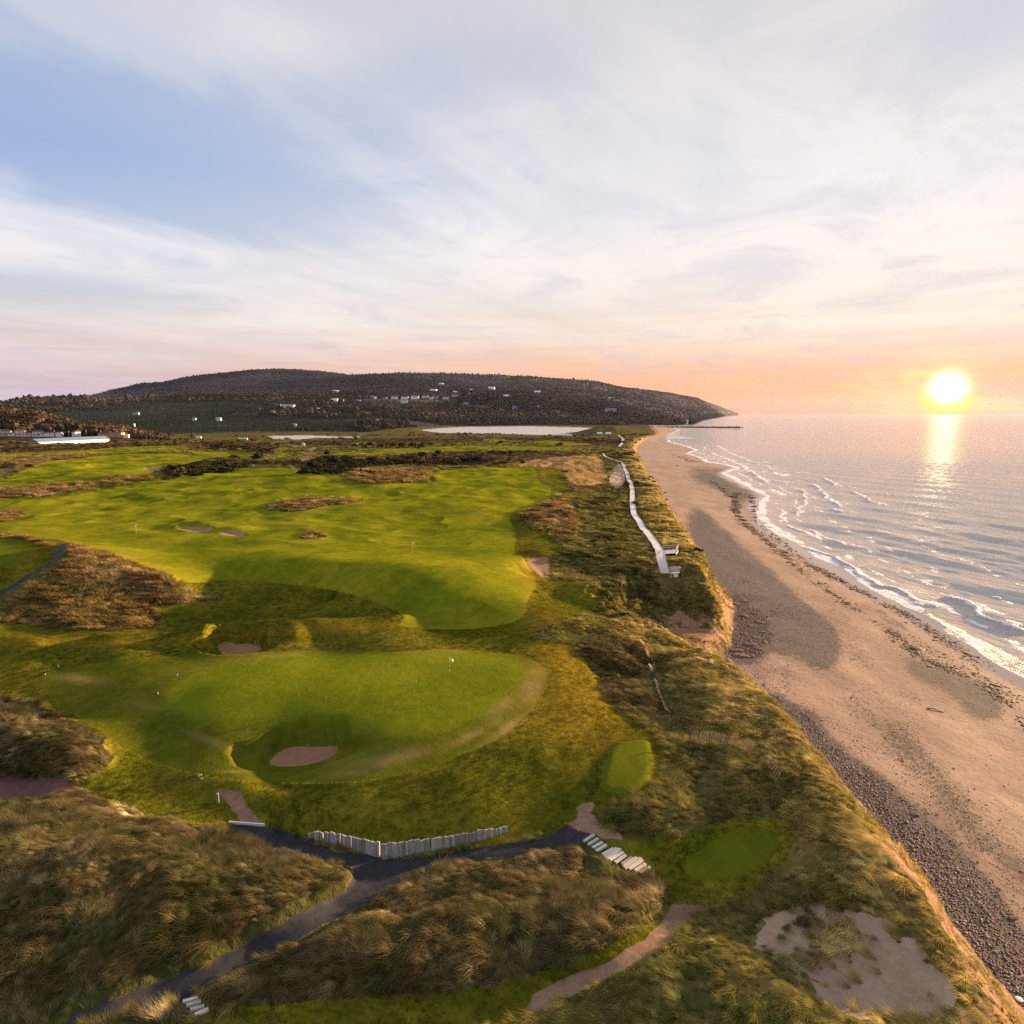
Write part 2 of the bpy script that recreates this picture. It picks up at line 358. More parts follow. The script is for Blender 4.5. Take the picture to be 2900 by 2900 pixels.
FESCUE = [  # tall straw-coloured grass
 [(186,1535),(261,1552),(345,1582),(419,1606),(475,1624),(512,1657),(568,1690),(629,1698),(577,1706),(466,1713),(433,1721),(456,1763),(433,1778),(298,1784),(210,1786),(93,1772),(0,1758),(-300,1760),(-300,1660),(0,1696),(60,1651),(130,1610),(177,1572)],
 [(-300,1505),(0,1512),(60,1515),(155,1538),(140,1547),(60,1528),(0,1523),(-300,1523)],
 [(-300,1960),(0,1972),(67,1983),(155,2014),(217,2050),(269,2086),(310,2133),(316,2159),(269,2190),(155,2205),(0,2192),(-300,2180)],
 [(-300,2290),(0,2278),(104,2260),(207,2239),(259,2252),(414,2304),(492,2324),(595,2335),(660,2345),(725,2376),(776,2402),(880,2428),(958,2443),(999,2459),(1004,2490),(983,2521),(910,2557),(771,2630),(600,2718),(362,2811),(124,2899),(-300,3100)],
 [(1149,2492),(1221,2465),(1325,2440),(1469,2428),(1600,2398),(1655,2386),(1700,2412),(1760,2445),(1830,2480),(1868,2515),(1880,2545),(1860,2575),(1780,2625),(1700,2683),(1583,2736),(1428,2780),(1221,2809),(1014,2821),(755,2847),(600,2850),(570,2830),(560,2815),(600,2778),(667,2745),(781,2690),(921,2625),(1040,2562)],
 [(310,2905),(345,2885),(430,2846),(515,2842),(545,2880),(545,2910)],
 [(1620,1820),(1700,1808),(1820,1812),(1845,1870),(1870,1960),(1900,2020),(1880,2060),(1800,2030),(1745,2000),(1690,1900)],
 [(-300,1400),(0,1382),(180,1368),(350,1362),(340,1372),(180,1390),(120,1402),(0,1412),(-300,1420)],
 [(285,1360),(320,1352),(400,1348),(500,1352),(490,1358),(400,1362),(300,1366)],
 [(-20,1452),(30,1446),(70,1450),(60,1468),(0,1478),(-20,1478)],
 [(745,1440),(790,1420),(880,1410),(960,1406),(1040,1416),(1000,1426),(920,1432),(860,1448),(790,1450)],
 [(842,1518),(870,1508),(905,1510),(928,1518),(900,1525),(860,1526)],
 [(1465,1455),(1520,1432),(1577,1400),(1612,1410),(1625,1450),(1640,1500),(1610,1535),(1560,1512),(1490,1490),(1480,1470)],
 [(1040,1352),(1090,1330),(1160,1326),(1240,1328),(1215,1345),(1228,1360),(1100,1368),(1020,1370),(970,1352)],
 [(980,1330),(1040,1322),(1100,1328),(1040,1352),(990,1350)],
 [(0,1296),(60,1292),(200,1288),(330,1284),(200,1300),(130,1303),(60,1330),(-30,1350),(-300,1370),(-300,1300)],
 [(470,1356),(560,1340),(620,1330),(640,1320),(600,1318),(520,1340)],
]
GOLD_FIELD = [(1455,1318),(1540,1295),(1690,1288),(1712,1305),(1722,1365),(1665,1376),(1612,1370),(1592,1325),(1500,1320)]
HEATH = [
 [(1000,1300),(1180,1283),(1350,1277),(1650,1278),(1640,1293),(1540,1293),(1450,1316),(1340,1322),(1230,1318),(1100,1318)],
 [(470,1340),(560,1335),(600,1305),(700,1305),(900,1310),(1000,1320),(900,1332),(830,1320),(700,1320),(600,1326),(520,1345)],
 [(0,1262),(500,1255),(620,1250),(800,1258),(780,1275),(600,1266),(400,1262),(200,1276),(60,1280),(0,1283)],
 [(780,1255),(900,1245),(1200,1240),(1760,1240),(1760,1262),(1700,1262),(1500,1246),(1300,1252),(1100,1262),(900,1262)],
 [(1600,1372),(1720,1368),(1730,1380),(1700,1395),(1640,1390),(1610,1385)],
 [(1640,1412),(1740,1408),(1735,1425),(1650,1428)],
]
BUNKERS = [  # outline, floor height, wall slope, label
 ([(757,2165),(775,2140),(805,2122),(850,2114),(900,2118),(948,2113),(964,2123),(950,2142),(900,2160),(840,2171),(785,2171)], 11.25, 1.9, 'deep round sand bunker cut into the front of the nearest green'),
 ([(610,1838),(625,1828),(680,1826),(738,1830),(742,1842),(728,1858),(690,1865),(650,1862),(625,1852)], 12.3, 2.2, 'small walled sand bunker behind the left of the nearest green'),
 ([(500,1494),(540,1492),(600,1496),(606,1500),(590,1507),(540,1505),(510,1500)], 14.4, 1.3, 'left half of the pair of shallow bunkers on the far fairway'),
 ([(612,1507),(640,1503),(690,1507),(700,1513),(680,1520),(640,1516)], 14.2, 1.3, 'right half of the pair of shallow bunkers on the far fairway'),
 ([(1490,1587),(1509,1580),(1559,1578),(1556,1601),(1565,1616),(1552,1636),(1534,1636),(1516,1622),(1490,1598)], 13.6, .8, 'pale square sand bunker right of the far green'),
 ([(404,1326),(425,1325),(472,1325),(470,1336),(415,1336)], 13.4, .7, 'wide sand bunker beside the dark bushes'),
 ([(-30,1332),(20,1326),(34,1330),(28,1338),(-10,1343)], 14.2, .7, 'sand bunker at the left edge below the far mounds'),
 ([(1205,1352),(1218,1335),(1232,1333),(1228,1352),(1236,1364),(1215,1364)], 14.8, .8, None),
]
PATHS = [
 [(124,2905),(362,2811),(600,2718),(771,2630),(910,2557),(983,2521),(1004,2490),(999,2459),(958,2443),(880,2428),(776,2402),(725,2376),(640,2342),(750,2340),(828,2361),(870,2372),(960,2412),(1080,2424),(1133,2434),(1314,2411),(1547,2375),(1604,2338),(1666,2364),(1655,2388),(1600,2396),(1469,2424),(1325,2435),(1221,2460),(1149,2490),(1040,2557),(921,2619),(781,2687),(667,2743),(600,2775),(549,2811),(518,2834),(466,2839),(311,2888),(280,2905)],
 [(-300,1790),(0,1695),(60,1650),(130,1608),(178,1570),(193,1545),(183,1539),(155,1540),(161,1558),(130,1598),(60,1640),(0,1672),(-300,1760)],
]
DIRT = [
 [(615,2232),(640,2234),(680,2238),(682,2258),(700,2285),(725,2315),(755,2338),(690,2340),(668,2310),(650,2285),(628,2258)],
 [(1604,2338),(1640,2307),(1645,2281),(1692,2268),(1676,2297),(1680,2323),(1739,2352),(1775,2378),(1728,2378),(1666,2364)],
 [(-300,2195),(0,2195),(155,2207),(228,2222),(222,2238),(120,2255),(0,2277),(-300,2285)],
 [(1498,2829),(1555,2785),(1690,2738),(1762,2692),(1855,2640),(1897,2573),(1907,2557),(2011,2562),(1995,2588),(1918,2645),(1855,2692),(1762,2749),(1690,2785),(1576,2847),(1498,2882)],
 [(38,1322),(75,1300),(150,1288),(152,1293),(85,1306),(55,1323)],
 [(60,1408),(110,1402),(210,1382),(230,1380),(225,1384),(120,1406)],
 [(790,1320),(800,1312),(835,1322),(836,1328),(826,1328),(815,1320)],
 [(845,1298),(870,1292),(875,1270),(895,1265),(888,1280),(880,1298),(860,1304)],
]
SAND = [(2150,2590),(2224,2570),(2300,2572),(2419,2575),(2512,2605),(2540,2655),(2590,2690),(2640,2736),(2695,2777),(2720,2805),(2710,2845),(2620,2895),(2420,2895),(2330,2850),(2300,2780),(2230,2720),(2180,2660)]
GULLY = [(1870,1800),(1930,1772),(1985,1768),(2040,1795),(2075,1838),(2055,1862),(2000,1852),(1930,1836)]
DUNE_SAND = [(1722,1366),(1738,1318),(1760,1312),(1772,1340),(1765,1375),(1745,1385)]

# ------------------------------------------------------------------ terrain grid: finer near the camera, coarser far away
NR, NC = 780, 1040
Y0, Y1 = 27.0, 2800.0
yy = np.exp(np.linspace(math.log(Y0), math.log(Y1), 20000))
rho = 22000.0 / yy ** 2 * 0.90 + 55.0 / yy
cum = np.concatenate([[0], np.cumsum((rho[1:] + rho[:-1]) / 2 * np.diff(yy))])
NB = 16      # a few coarse rows and columns carry the ground on beyond the picture
rows = np.concatenate([np.linspace(-70, Y0, NB + 1)[:-1], np.interp(np.linspace(0, cum[-1], NR - NB), cum, yy)])
us = np.concatenate([np.linspace(-2.6, -.90, 17)[:-1], np.linspace(-0.90, 0.90, NC - 32), np.linspace(.90, 2.6, 17)[1:]])
def fan(y): return np.maximum(y, Y0) + 10.0
YG = np.repeat(rows[:, None], NC, 1)
XG = us[None, :] * fan(YG)
ZL = land_z(XG, YG)
far = smooth(900, 1500, YG)
ZL = ZL * (1 - far) + np.minimum(ZL, 6.0) * far

def far_floor(x, y):
    """the river and the low ground round it beyond the links"""
    px, py = project(x, y, np.full_like(x, 2.0))
    z = 3.0 + 1.2 * fbm(x / 90, y / 90, 5, 3)
    pond = inside(px, py, [(740,1238),(780,1232),(880,1231),(960,1234),(1010,1234),(1060,1229),(1010,1240),(900,1239),(840,1246),(770,1243)])
    riv = inside(px, py, [(1180,1216),(1300,1208),(1500,1206),(1640,1209),(1700,1212),(1700,1222),(1640,1228),(1620,1232),(1500,1229),(1360,1226),(1250,1224)])
    return z, pond, riv
ff, pond, riv = far_floor(XG, YG)
t = smooth(1150, 1450, YG)
ZL = ZL * (1 - t) + ff * t
wat = (pond | riv) & (YG > 1000)
def blur(a, n=1, r=2):
    for _ in range(n):
        for ax in (0, 1):
            p = np.pad(a, [(r, r) if k == ax else (0, 0) for k in (0, 1)], mode='edge')
            c = np.cumsum(p, axis=ax); c = np.insert(c, 0, 0, axis=ax)
            k = 2 * r + 1
            a = (np.take(c, range(k, c.shape[ax]), ax) - np.take(c, range(0, c.shape[ax] - k), ax)) / k
    return a
wf = blur(wat.astype(float), 2, 2)
ZL = ZL * (1 - wf) + (-2.0) * wf
# the big dune at the end of the beach
dxx, dyy = unproj(1740, 1222, 8)
ZL += 15 * np.exp(-(((XG - dxx) / 70) ** 2 + ((YG - dyy - 120) / 90) ** 2)) * (1 + .2 * fbm(XG / 25, YG / 25, 3, 3))

def masks(z):
    PX, PY = project(XG, YG, z)
    wob = np.clip(220.0 / np.maximum(YG, 1), .1, 3.0)
    wx = PX + fbm(XG / 2.2, YG / 2.2, 21, 4, .6) * 11 * wob * .5
    wy = PY + fbm(XG / 2.2, YG / 2.2, 77, 4, .6) * 7 * wob * .5
    return PX, PY, wx, wy
PX, PY, WX, WY = masks(ZL)
fes = np.zeros_like(ZL)
for p in FESCUE: fes = np.maximum(fes, inside(PX, PY, rounded(p, 1)))
mown = inside(PX, PY, MOWN) | inside(PX, PY, TEE_SURROUND) | inside(PX, PY, LAWN_BOTTOM)
fair = np.zeros(ZL.shape, bool)
for p in [FAIRWAY_NEAR, FAIRWAY_FAR] + FAIRWAYS_BACK + TEES: fair |= inside(PX, PY, rounded(p, 1))
green = inside(PX, PY, rounded(GREEN_NEAR, 2))
path = np.zeros(ZL.shape, bool)
for p in PATHS + DIRT: path |= inside(PX, PY, p)
smoothm = blur((mown | fair | path).astype(float), 2, 3)
fesm = blur(fes.astype(float), 2, 3)
wild = np.clip(1 - smoothm, 0, 1)
pathm = blur(path.astype(float), 1, 2)
# broad swells on the mown ground, hummocks in the rough
near1 = smooth(1500, 700, YG)
flat = np.clip(blur(green.astype(float), 3, 6), 0, 1)
sw = fbm(XG / 26, YG / 34, 40, 3, .5) * (.45 + .75 * smooth(110, 240, YG)) + (1 - 2 * np.abs(fbm(XG / 13, YG / 11, 41, 2, .5))) * .38 * smooth(120, 190, YG)
sw += (fbm(XG / 42, YG / 24, 43, 2, .5)) * 1.1 * smooth(170, 300, YG)
ZL = ZL + near1 * sw * (1 - .8 * flat) * (1 - .7 * pathm)
hum = fbm(XG / 5.5, YG / 5.5, 50, 4, .55)
ZL = ZL + near1 * wild * (.52 + .13 * smooth(120, 260, YG)) * hum * 1.3
ZL = ZL + near1 * fesm * (.50 + .35 * smooth(100, 240, YG)) * (1 - np.abs(fbm(XG / 8, YG / 7, 52, 4, .55)) * 2.2 + .2) * (1 - pathm)
ZL = ZL + near1 * smooth(280, 500, YG) * wild * (.8 * np.abs(fbm(XG / 22, YG / 30, 60, 3, .5)) * 3.0 - .4)
rl = np.array([unproj(q[0], q[1], 13.8) for q in [(-100,1833),(0,1830),(200,1826),(500,1813),(800,1792),(1000,1771),(1140,1756)]])
bb = np.nonzero((YG > rl[:, 1].min() - 12) & (YG < rl[:, 1].max() + 12) & (XG < rl[:, 0].max() + 12))
ZL[bb] += .95 * np.exp(-(segdist(XG[bb], YG[bb], rl) / 2.4) ** 2) * (1 + .25 * fbm(XG[bb] / 6, YG[bb] / 6, 61, 2))
ZL = ZL - pathm * .08 * (YG < 200)
# small terrace line between the green's apron and the rough, as in a raised tee
for tp, h in zip(TEES[:2], (0.35, 0.25)):
    m = blur(inside(PX, PY, rounded(tp, 2)).astype(float), 2, 2)
    x0, y0 = unproj(np.mean([q[0] for q in tp]), np.mean([q[1] for q in tp]), 12.5)
    ZL = ZL + m * h
# bunkers are dug in
def dig(Z, poly_px, zf, slope, zr=None, front=True):
    zr = zf if zr is None else zr
    wp = [unproj(q[0], q[1], zr) for q in rounded(poly_px, 2)]
    wp = np.array(wp)
    R = (Z.max() - zf) / slope * 1.6 + 7
    m = (XG > wp[:, 0].min() - R) & (XG < wp[:, 0].max() + R) & (YG > wp[:, 1].min() - R) & (YG < wp[:, 1].max() + R)
    ix = np.nonzero(m)
    x = XG[ix]; y = YG[ix]
    d = segdist(x, y, wp, True); ins = inside(x, y, wp)
    d = np.where(ins, -d, d)
    floor = zf - .35 * smooth(0, -2.0, d)
    ym_ = wp[:, 1].mean(); ry_ = max(.5, (wp[:, 1].max() - wp[:, 1].min()) / 2)
    op_ = .16 + .84 * smooth(-.9, .5, (y - ym_) / ry_) if front else 1.0      # low open lip on the near side, steep face behind
    zz = np.where(d <= 0, floor, zf + (np.minimum(np.maximum(d, 0), 3) * slope * op_ + np.maximum(d - 3, 0) * slope * (.6 if front else 1)) * (1 + .25 * fbm(x / 1.5, y / 1.5, 9, 2)))
    a = Z[ix]; k = .25
    h = np.clip(.5 + .5 * (a - zz) / k, 0, 1)
    Z[ix] = a * (1 - h) + zz * h - k * h * (1 - h)
    return Z
PX, PY = project(XG, YG, ZL)
for k_, (bp, zf, sl, lab) in enumerate(BUNKERS):
    if k_ >= 2:      # the shallow far bunkers: floor a little under the turf at their front edge
        cx_ = np.mean([q[0] for q in bp]); cy_ = max(q[1] for q in bp)
        i_ = np.unravel_index(np.argmin((PX - cx_) ** 2 + (PY - cy_) ** 2), PX.shape)
        zf = float(ZL[i_]) - (.25 if lab else .5); BUNKERS[k_] = (bp, zf, sl, lab)
        cw = unproj(cx_, min(q[1] for q in bp), zf); wd_ = (max(q[0] for q in bp) - min(q[0] for q in bp)) / FPX * cw[1] * .55
        ZL += .9 * np.exp(-(((XG - cw[0]) / wd_) ** 2 + ((YG - cw[1] - 3.0) / 3.5) ** 2))
    ZL = dig(ZL, bp, zf, sl)
# raised collar round the walled bunker and the dug gully at the bluff
x0, y0 = unproj(690, 1830, 13.5)
r = np.hypot((XG - x0) / 6.2, (YG - y0 - 1.0) / 4.6)
ZL += .7 * np.exp(-((r - 1.15) / .28) ** 2) * smooth(-3.5, 2.5, YG - y0)
ZG = dig(ZL, GULLY, 5.5, .62, 5.5, False)
# bluff and beach
ex = edge_x(YG) + fbm(YG / 9.0, YG * 0 + 3.3, 71, 3, .6) * smooth(115, 150, YG) * 2.2 * np.clip(YG / 200, 1, 3) + fbm(XG / 1.6, YG / 1.6, 72, 3) * .35
bx = base_x(YG) + fbm(YG / 14.0, YG * 0 + 9.3, 73, 3, .6) * 1.0
bx = np.maximum(bx, ex + 3.0)
wxx = water_x(YG)
bz = 3.0 - 3.0 * np.clip((XG - bx) / np.maximum(wxx - bx, 1), 0, 1) ** 1.0
bz = np.where(XG > wxx, -np.minimum((XG - wxx) * .035, 4.0), bz)
bz += smooth(0, 6, XG - bx) * smooth(2, 14, wxx - XG) * .18 * fbm(XG / 9, YG / 16, 74, 3)
tt = np.clip((XG - ex) / (bx - ex), 0, 1)
prof = smooth(0, 1, tt) * .75 + tt * .25
steep = smooth(118, 140, YG) * smooth(900, 500, YG)
prof = prof * (1 - steep) + (1 - (1 - tt) ** 1.6) * steep
ridge = fbm((YG + XG * .3) / 2.5, XG / 9, 75, 4, .6)
ZT = ZG * (1 - prof) + bz * prof + ridge * np.sin(np.pi * tt) * (.55 + .6 * steep)
ZT = np.where(tt >= 1, bz, ZT)
# ------------------------------------------------------------------ classes
NAMES = ['rough_ground', 'fairway', 'putting_green', 'tee_box', 'mown_rough', 'fescue_ground', 'heath_ground', 'golden_field', 'bunker', 'gravel_path', 'dirt_path', 'sand_blowout', 'beach', 'bluff_face', 'river_bed']
WPG = np.array([unproj(q[0], q[1], 5.5) for q in rounded(GULLY, 2)])
def classify(X, Y, Z, tq, bxq, nz):
    px, py = project(X, Y, Z)
    wob = np.clip(220.0 / np.maximum(Y, 1), .1, 3.0)
    wx = px + nz[0] * 5.5 * wob; wy = py + nz[1] * 3.5 * wob
    C = np.zeros(Z.shape, np.int16); hi = (Z > 1.5) & (Y > 20)
    def setc(poly, c, soft=True, rnd=1, wx_=None, wy_=None):
        qx, qy = (wx, wy) if soft else (px, py)
        if wx_ is not None: qx, qy = wx_, wy_
        C[inside(qx, qy, rounded(poly, rnd) if rnd else poly) & hi] = c
    for p in HEATH: setc(p, 6)
    setc(GOLD_FIELD, 7)
    setc(MOWN, 4); setc(TEE_SURROUND, 4); setc(LAWN_BOTTOM, 4)
    for p in FAIRWAYS_BACK: setc(p, 1, False, 1)
    setc(FAIRWAY_FAR, 1, False, 1); setc(FAIRWAY_NEAR, 1, False, 1)
    setc(GREEN_NEAR, 2, False, 2)
    for p in FESCUE: setc(p, 5)
    for p in TEES: setc(p, 3, False, 2)
    for p in DIRT: setc(p, 10, True, 1)
    for p in PATHS: setc(p, 9, True, 0, px + nz[0] * 7 * np.minimum(wob, 2.2), py + nz[1] * 5 * np.minimum(wob, 2.2))
    setc(SAND, 11, True, 1, px + nz[2] * 80, py + nz[3] * 60); setc(DUNE_SAND, 11, True, 1)
    for bp, zf, sl, lab in BUNKERS:
        if lab is None: setc(bp, 4, False, 2); continue
        wq = np.array([unproj(q[0], q[1], zf) for q in rounded(bp, 2)])
        R_ = (.8 + 1.1 / sl) if sl > 2 else 0.0
        mm = (X > wq[:, 0].min() - 4) & (X < wq[:, 0].max() + 4) & (Y > wq[:, 1].min() - 4) & (Y < wq[:, 1].max() + 6)
        ix = np.nonzero(mm); xs_ = X[ix]; ys_ = Y[ix]
        if xs_.size == 0: continue
        dd_ = segdist(xs_, ys_, wq, True); ii_ = inside(xs_, ys_, wq)
        sub = C[ix]; sub[(~ii_) & (dd_ < R_) & (ys_ > wq[:, 1].mean()) & (sub != 5)] = 4; sub[ii_] = 8; C[ix] = sub
    onb = (tq > 0) & (tq < 1)
    face = onb & (tq > .45 + .25 * nz[4] + .10 * smooth(500, 900, Y) - .42 * smooth(64, 42, Y))
    C[onb & ~face & (C != 0)] = 0
    C[face] = 13
    box_ = np.nonzero((X > 5) & (X < 60) & (Y > 85) & (Y < 150))
    if box_[0].size:
        xs_ = X[box_]; ys_ = Y[box_]
        g_ = inside(xs_, ys_, WPG) | ((segdist(xs_, ys_, WPG, True) < 3.2 + 2 * nz[5][box_]) & (Z[box_] < 12.0))
        sub = C[box_]; sub[g_ & (tq[box_] < 1)] = 13; C[box_] = sub
    C[tq >= 1] = 12
    C[(Y > 1000) & (X < bxq) & (Z < .35)] = 14
    return C
NZ = [fbm(XG / 2.2, YG / 2.2, 21, 4, .6), fbm(XG / 2.2, YG / 2.2, 77, 4, .6), fbm(XG / 3, YG / 3, 23, 4, .65), fbm(XG / 3, YG / 3, 24, 4, .65), fbm(XG / 6, YG / 6, 90, 3), fbm(XG / 3, YG / 3, 91, 3)]
CL = classify(XG, YG, ZT, tt, bx, NZ)
# slide grid vertices onto the true outlines, so that mown edges, paths and bunkers are drawn cleanly
MOVED = np.zeros(ZT.shape, bool)
def snap(axis):
    A_ = np.s_[:-1, :] if axis == 0 else np.s_[:, :-1]
    B_ = np.s_[1:, :] if axis == 0 else np.s_[:, 1:]
    df = (CL[A_] != CL[B_]) & ~MOVED[A_] & ~MOVED[B_] & (YG[A_] < 900)
    r_, c_ = np.nonzero(df); r2, c2 = (r_ + 1, c_) if axis == 0 else (r_, c_ + 1)
    lo = np.zeros(r_.size); hi_ = np.ones(r_.size); ca = CL[r_, c_]
    def il(G, f): return G[r_, c_] * (1 - f) + G[r2, c2] * f
    for _ in range(5):
        f = (lo + hi_) / 2
        cc = classify(il(XG, f), il(YG, f), il(ZT, f), il(tt, f), il(bx, f), [il(n_, f) for n_ in NZ])
        same = cc == ca; lo = np.where(same, f, lo); hi_ = np.where(same, hi_, f)
    f = np.clip((lo + hi_) / 2, .12, 1)
    nx, ny, nz_ = il(XG, f), il(YG, f), il(ZT, f)
    XG[r2, c2] = nx; YG[r2, c2] = ny; ZT[r2, c2] = nz_; MOVED[r2, c2] = True
snap(0); snap(1)
PX, PY, WX, WY = masks(ZT)
slab = lambda s: s
# ------------------------------------------------------------------ vertex attributes for the beach and the turf
def gauss_px(lst):
    v = np.zeros(ZT.shape)
    for px, py, rx, ry, rot, a in lst:
        c, s = math.cos(math.radians(rot)), math.sin(math.radians(rot))
        dx_ = PX - px; dy_ = PY - py
        q = ((dx_ * c + dy_ * s) / rx) ** 2 + ((-dx_ * s + dy_ * c) / ry) ** 2
        v = np.maximum(v, a * np.exp(-q * 1.2))
    return v
# worn, dry places in the turf: part of the turf itself
DRY = gauss_px([(1410,1985,60,38,-20,.95),(1500,1950,40,60,30,.9),(1440,2060,90,16,-35,.8),(1100,2150,110,20,-12,.85),(990,2190,60,12,-8,.6),(1330,2085,90,12,-25,.6),
    (230,1925,70,14,5,.7),(640,1880,40,10,-10,.6),(780,1862,110,12,-6,.6),(1270,1843,70,7,0,.55),(1560,1790,60,22,25,.8),(1500,1700,14,30,10,.5),(860,1830,60,8,0,.5),
    (600,2100,90,12,20,.4),(420,2000,60,10,10,.4),(650,2185,50,6,0,.5),(500,2200,60,18,10,.3),(1540,1345,10,26,-15,.6)])
DRY = DRY * (.75 + .5 * fbm(XG / 2.0, YG / 2.0, 31, 4))
SUN_GOLD = gauss_px([(1640,2010,130,130,40,1.0),(1600,1870,110,60,30,1.0),(1570,1765,80,30,20,1.0),(1700,1950,70,140,-25,.9),(1850,2180,40,90,0,.6),(300,1822,420,12,0,.8),(800,1790,500,14,-4,.7),(250,1560,260,20,12,.5),(1500,1620,60,50,45,.8),(560,1710,60,20,10,.6),(60,1590,60,60,0,.7)])  # sunlit banks and ridge lines: golden sunlight put into the turf colour
FINE = blur(inside(PX, PY, rounded(GREEN_NEAR, 2)).astype(float), 2, 3)
DARKER_TURF = gauss_px([(1360,1930,70,60,20,.6),(1340,2005,60,28,-10,.75),(660,1955,80,50,0,.3),(1560,1370,40,24,0,.7),(1200,1480,120,60,0,.35),(900,1400,110,14,0,.5)])  # patches mixed toward the turf's dark tone
G1 = [(1955,1447),(1975,1440),(1992,1450),(2015,1490),(2070,1530),(2110,1570),(2185,1640),(2245,1700),(2335,1770),(2380,1820),(2362,1870),(2335,1888),(2290,1850),(2200,1830),(2130,1760),(2080,1680),(2020,1600),(1975,1540),(1963,1490)]
G2 = [(2535,1862),(2620,1880),(2720,1920),(2800,1970),(2842,2020),(2836,2045),(2780,2038),(2745,2000),(2650,1935),(2560,1885)]
G3 = [(1950,1320),(2000,1335),(2050,1345),(2100,1365),(2130,1400),(2120,1440),(2090,1420),(2070,1390),(2010,1370),(1960,1345)]
G4 = [(1850,1340),(1900,1352),(1960,1362),(1980,1372),(1900,1368)]
G5 = [(2480,1780),(2540,1800),(2570,1830),(2520,1830)]
G6 = [(2380,1960),(2440,1975),(2560,2060),(2640,2130),(2720,2230),(2800,2330),(2960,2500),(2960,2640),(2840,2500),(2700,2360),(2600,2230),(2500,2100),(2420,2010)]
G7 = [(2330,2090),(2420,2160),(2560,2260),(2660,2350),(2760,2460),(2860,2580),(2960,2700),(2960,2830),(2860,2690),(2790,2580),(2720,2480),(2640,2380),(2550,2290),(2420,2180)]
STN = [(2110,1938),(2170,1965),(2240,2010),(2330,2090),(2420,2180),(2550,2290),(2640,2380),(2720,2480),(2790,2570),(2860,2680),(2960,2800),(2960,2900),(2838,2791),(2787,2745),(2727,2680),(2675,2600),(2643,2549),(2573,2484),(2508,2396),(2466,2316),(2363,2200),(2240,2080),(2160,1990)]
ROCKS = [(2075,1695),(2100,1690),(2150,1720),(2180,1770),(2178,1820),(2150,1852),(2060,1866),(2035,1850),(2078,1830),(2085,1770)]
SCR = [(1985,1500),(2010,1560),(2070,1640),(2120,1710),(2110,1720),(2080,1700),(2050,1670),(2000,1620)]
GRAV = np.zeros(ZT.shape)
gx = PX + fbm(XG / 6, YG / 6, 33, 5, .7) * 34 * np.clip(150 / np.maximum(YG, 1), .2, 1.5); gy = PY + fbm(XG / 6, YG / 6, 34, 5, .7) * 26 * np.clip(150 / np.maximum(YG, 1), .2, 1.5)
for p, a in ((G1, 1), (G2, 1), (G3, .85), (G4, .6), (G5, .6), (STN, 1.0), (G6, .34), (G7, .56), (ROCKS, .9), (SCR, .7)): GRAV = np.maximum(GRAV, a * inside(gx, gy, p))
GRAV = blur(GRAV, 3, 7) * (1.4 + .6 * fbm(XG / 4, YG / 12, 37, 4, .65))
wd = wxx - XG
GRAV = np.maximum(GRAV, .55 * smooth(.05, .5, fbm(XG / 7, YG / 22, 35, 4, .6)) * smooth(28, 10, wd) * smooth(2, 8, wd))
WET = smooth(9, 1.0, wd + 4 * fbm(XG / 12, YG / 30, 36, 3) ) * (tt >= 1)
for (a, b) in (((1830, 1281), (1990, 1284)), ((1800, 1293), (2010, 1305))):
    pass
strm = np.zeros(ZT.shape)
for pl in ([(1812,1279),(1860,1281),(1930,1283),(1960,1286)], [(1800,1293),(1850,1297),(1905,1301),(1955,1303),(2010,1307)]):
    dpy = np.interp(PX, [q[0] for q in pl], [q[1] for q in pl])
    strm = np.maximum(strm, np.exp(-((PY - dpy) / 1.4) ** 2) * (PX > pl[0][0]) * (PX < pl[-1][0]))
WET = np.maximum(WET, strm)
WEED = np.zeros(ZT.shape)

def split_mesh(name, cls_mask_faces, mat, attrs, kind='structure', label=None):
    idx = np.nonzero(cls_mask_faces.ravel())[0]
    if idx.size == 0: return None
    r = idx // (NC - 1); c = idx % (NC - 1)
    v00 = r * NC + c
    quads = np.stack([v00, v00 + 1, v00 + NC + 1, v00 + NC], 1)
    uniq, inv = np.unique(quads.ravel(), return_inverse=True)
    me = bpy.data.meshes.new(name)
    co = np.stack([XG.ravel()[uniq], YG.ravel()[uniq], ZT.ravel()[uniq]], 1).astype(np.float32)
    n = quads.shape[0]
    me.vertices.add(len(uniq)); me.vertices.foreach_set('co', co.ravel())
    me.loops.add(n * 4); me.loops.foreach_set('vertex_index', inv.astype(np.int32).ravel())
    me.polygons.add(n); me.polygons.foreach_set('loop_start', np.arange(0, n * 4, 4, dtype=np.int32))
    me.update(calc_edges=True)
    me.polygons.foreach_set('use_smooth', np.ones(n, bool))
    for an, arr in attrs.items():
        a = me.attributes.new(an, 'FLOAT', 'POINT'); a.data.foreach_set('value', arr.ravel()[uniq].astype(np.float32))
    me.normals_split_custom_set_from_vertices(NRM.reshape(-1, 3)[uniq].astype(np.float32))
    me.materials.append(mat)
    o = bpy.data.objects.new(name, me); COL.objects.link(o)
    o['kind'] = kind
    if label: o['label'] = label
    return o
# smooth normals of the whole sheet, so that neighbouring pieces shade as one surface
P = np.stack([XG, YG, ZT], 2)
du = np.empty_like(P); dv = np.empty_like(P)
du[:, 1:-1] = P[:, 2:] - P[:, :-2]; du[:, 0] = P[:, 1] - P[:, 0]; du[:, -1] = P[:, -1] - P[:, -2]
dv[1:-1] = P[2:] - P[:-2]; dv[0] = P[1] - P[0]; dv[-1] = P[-1] - P[-2]
NRM = np.cross(du, dv); NRM /= np.linalg.norm(NRM, axis=2, keepdims=True)

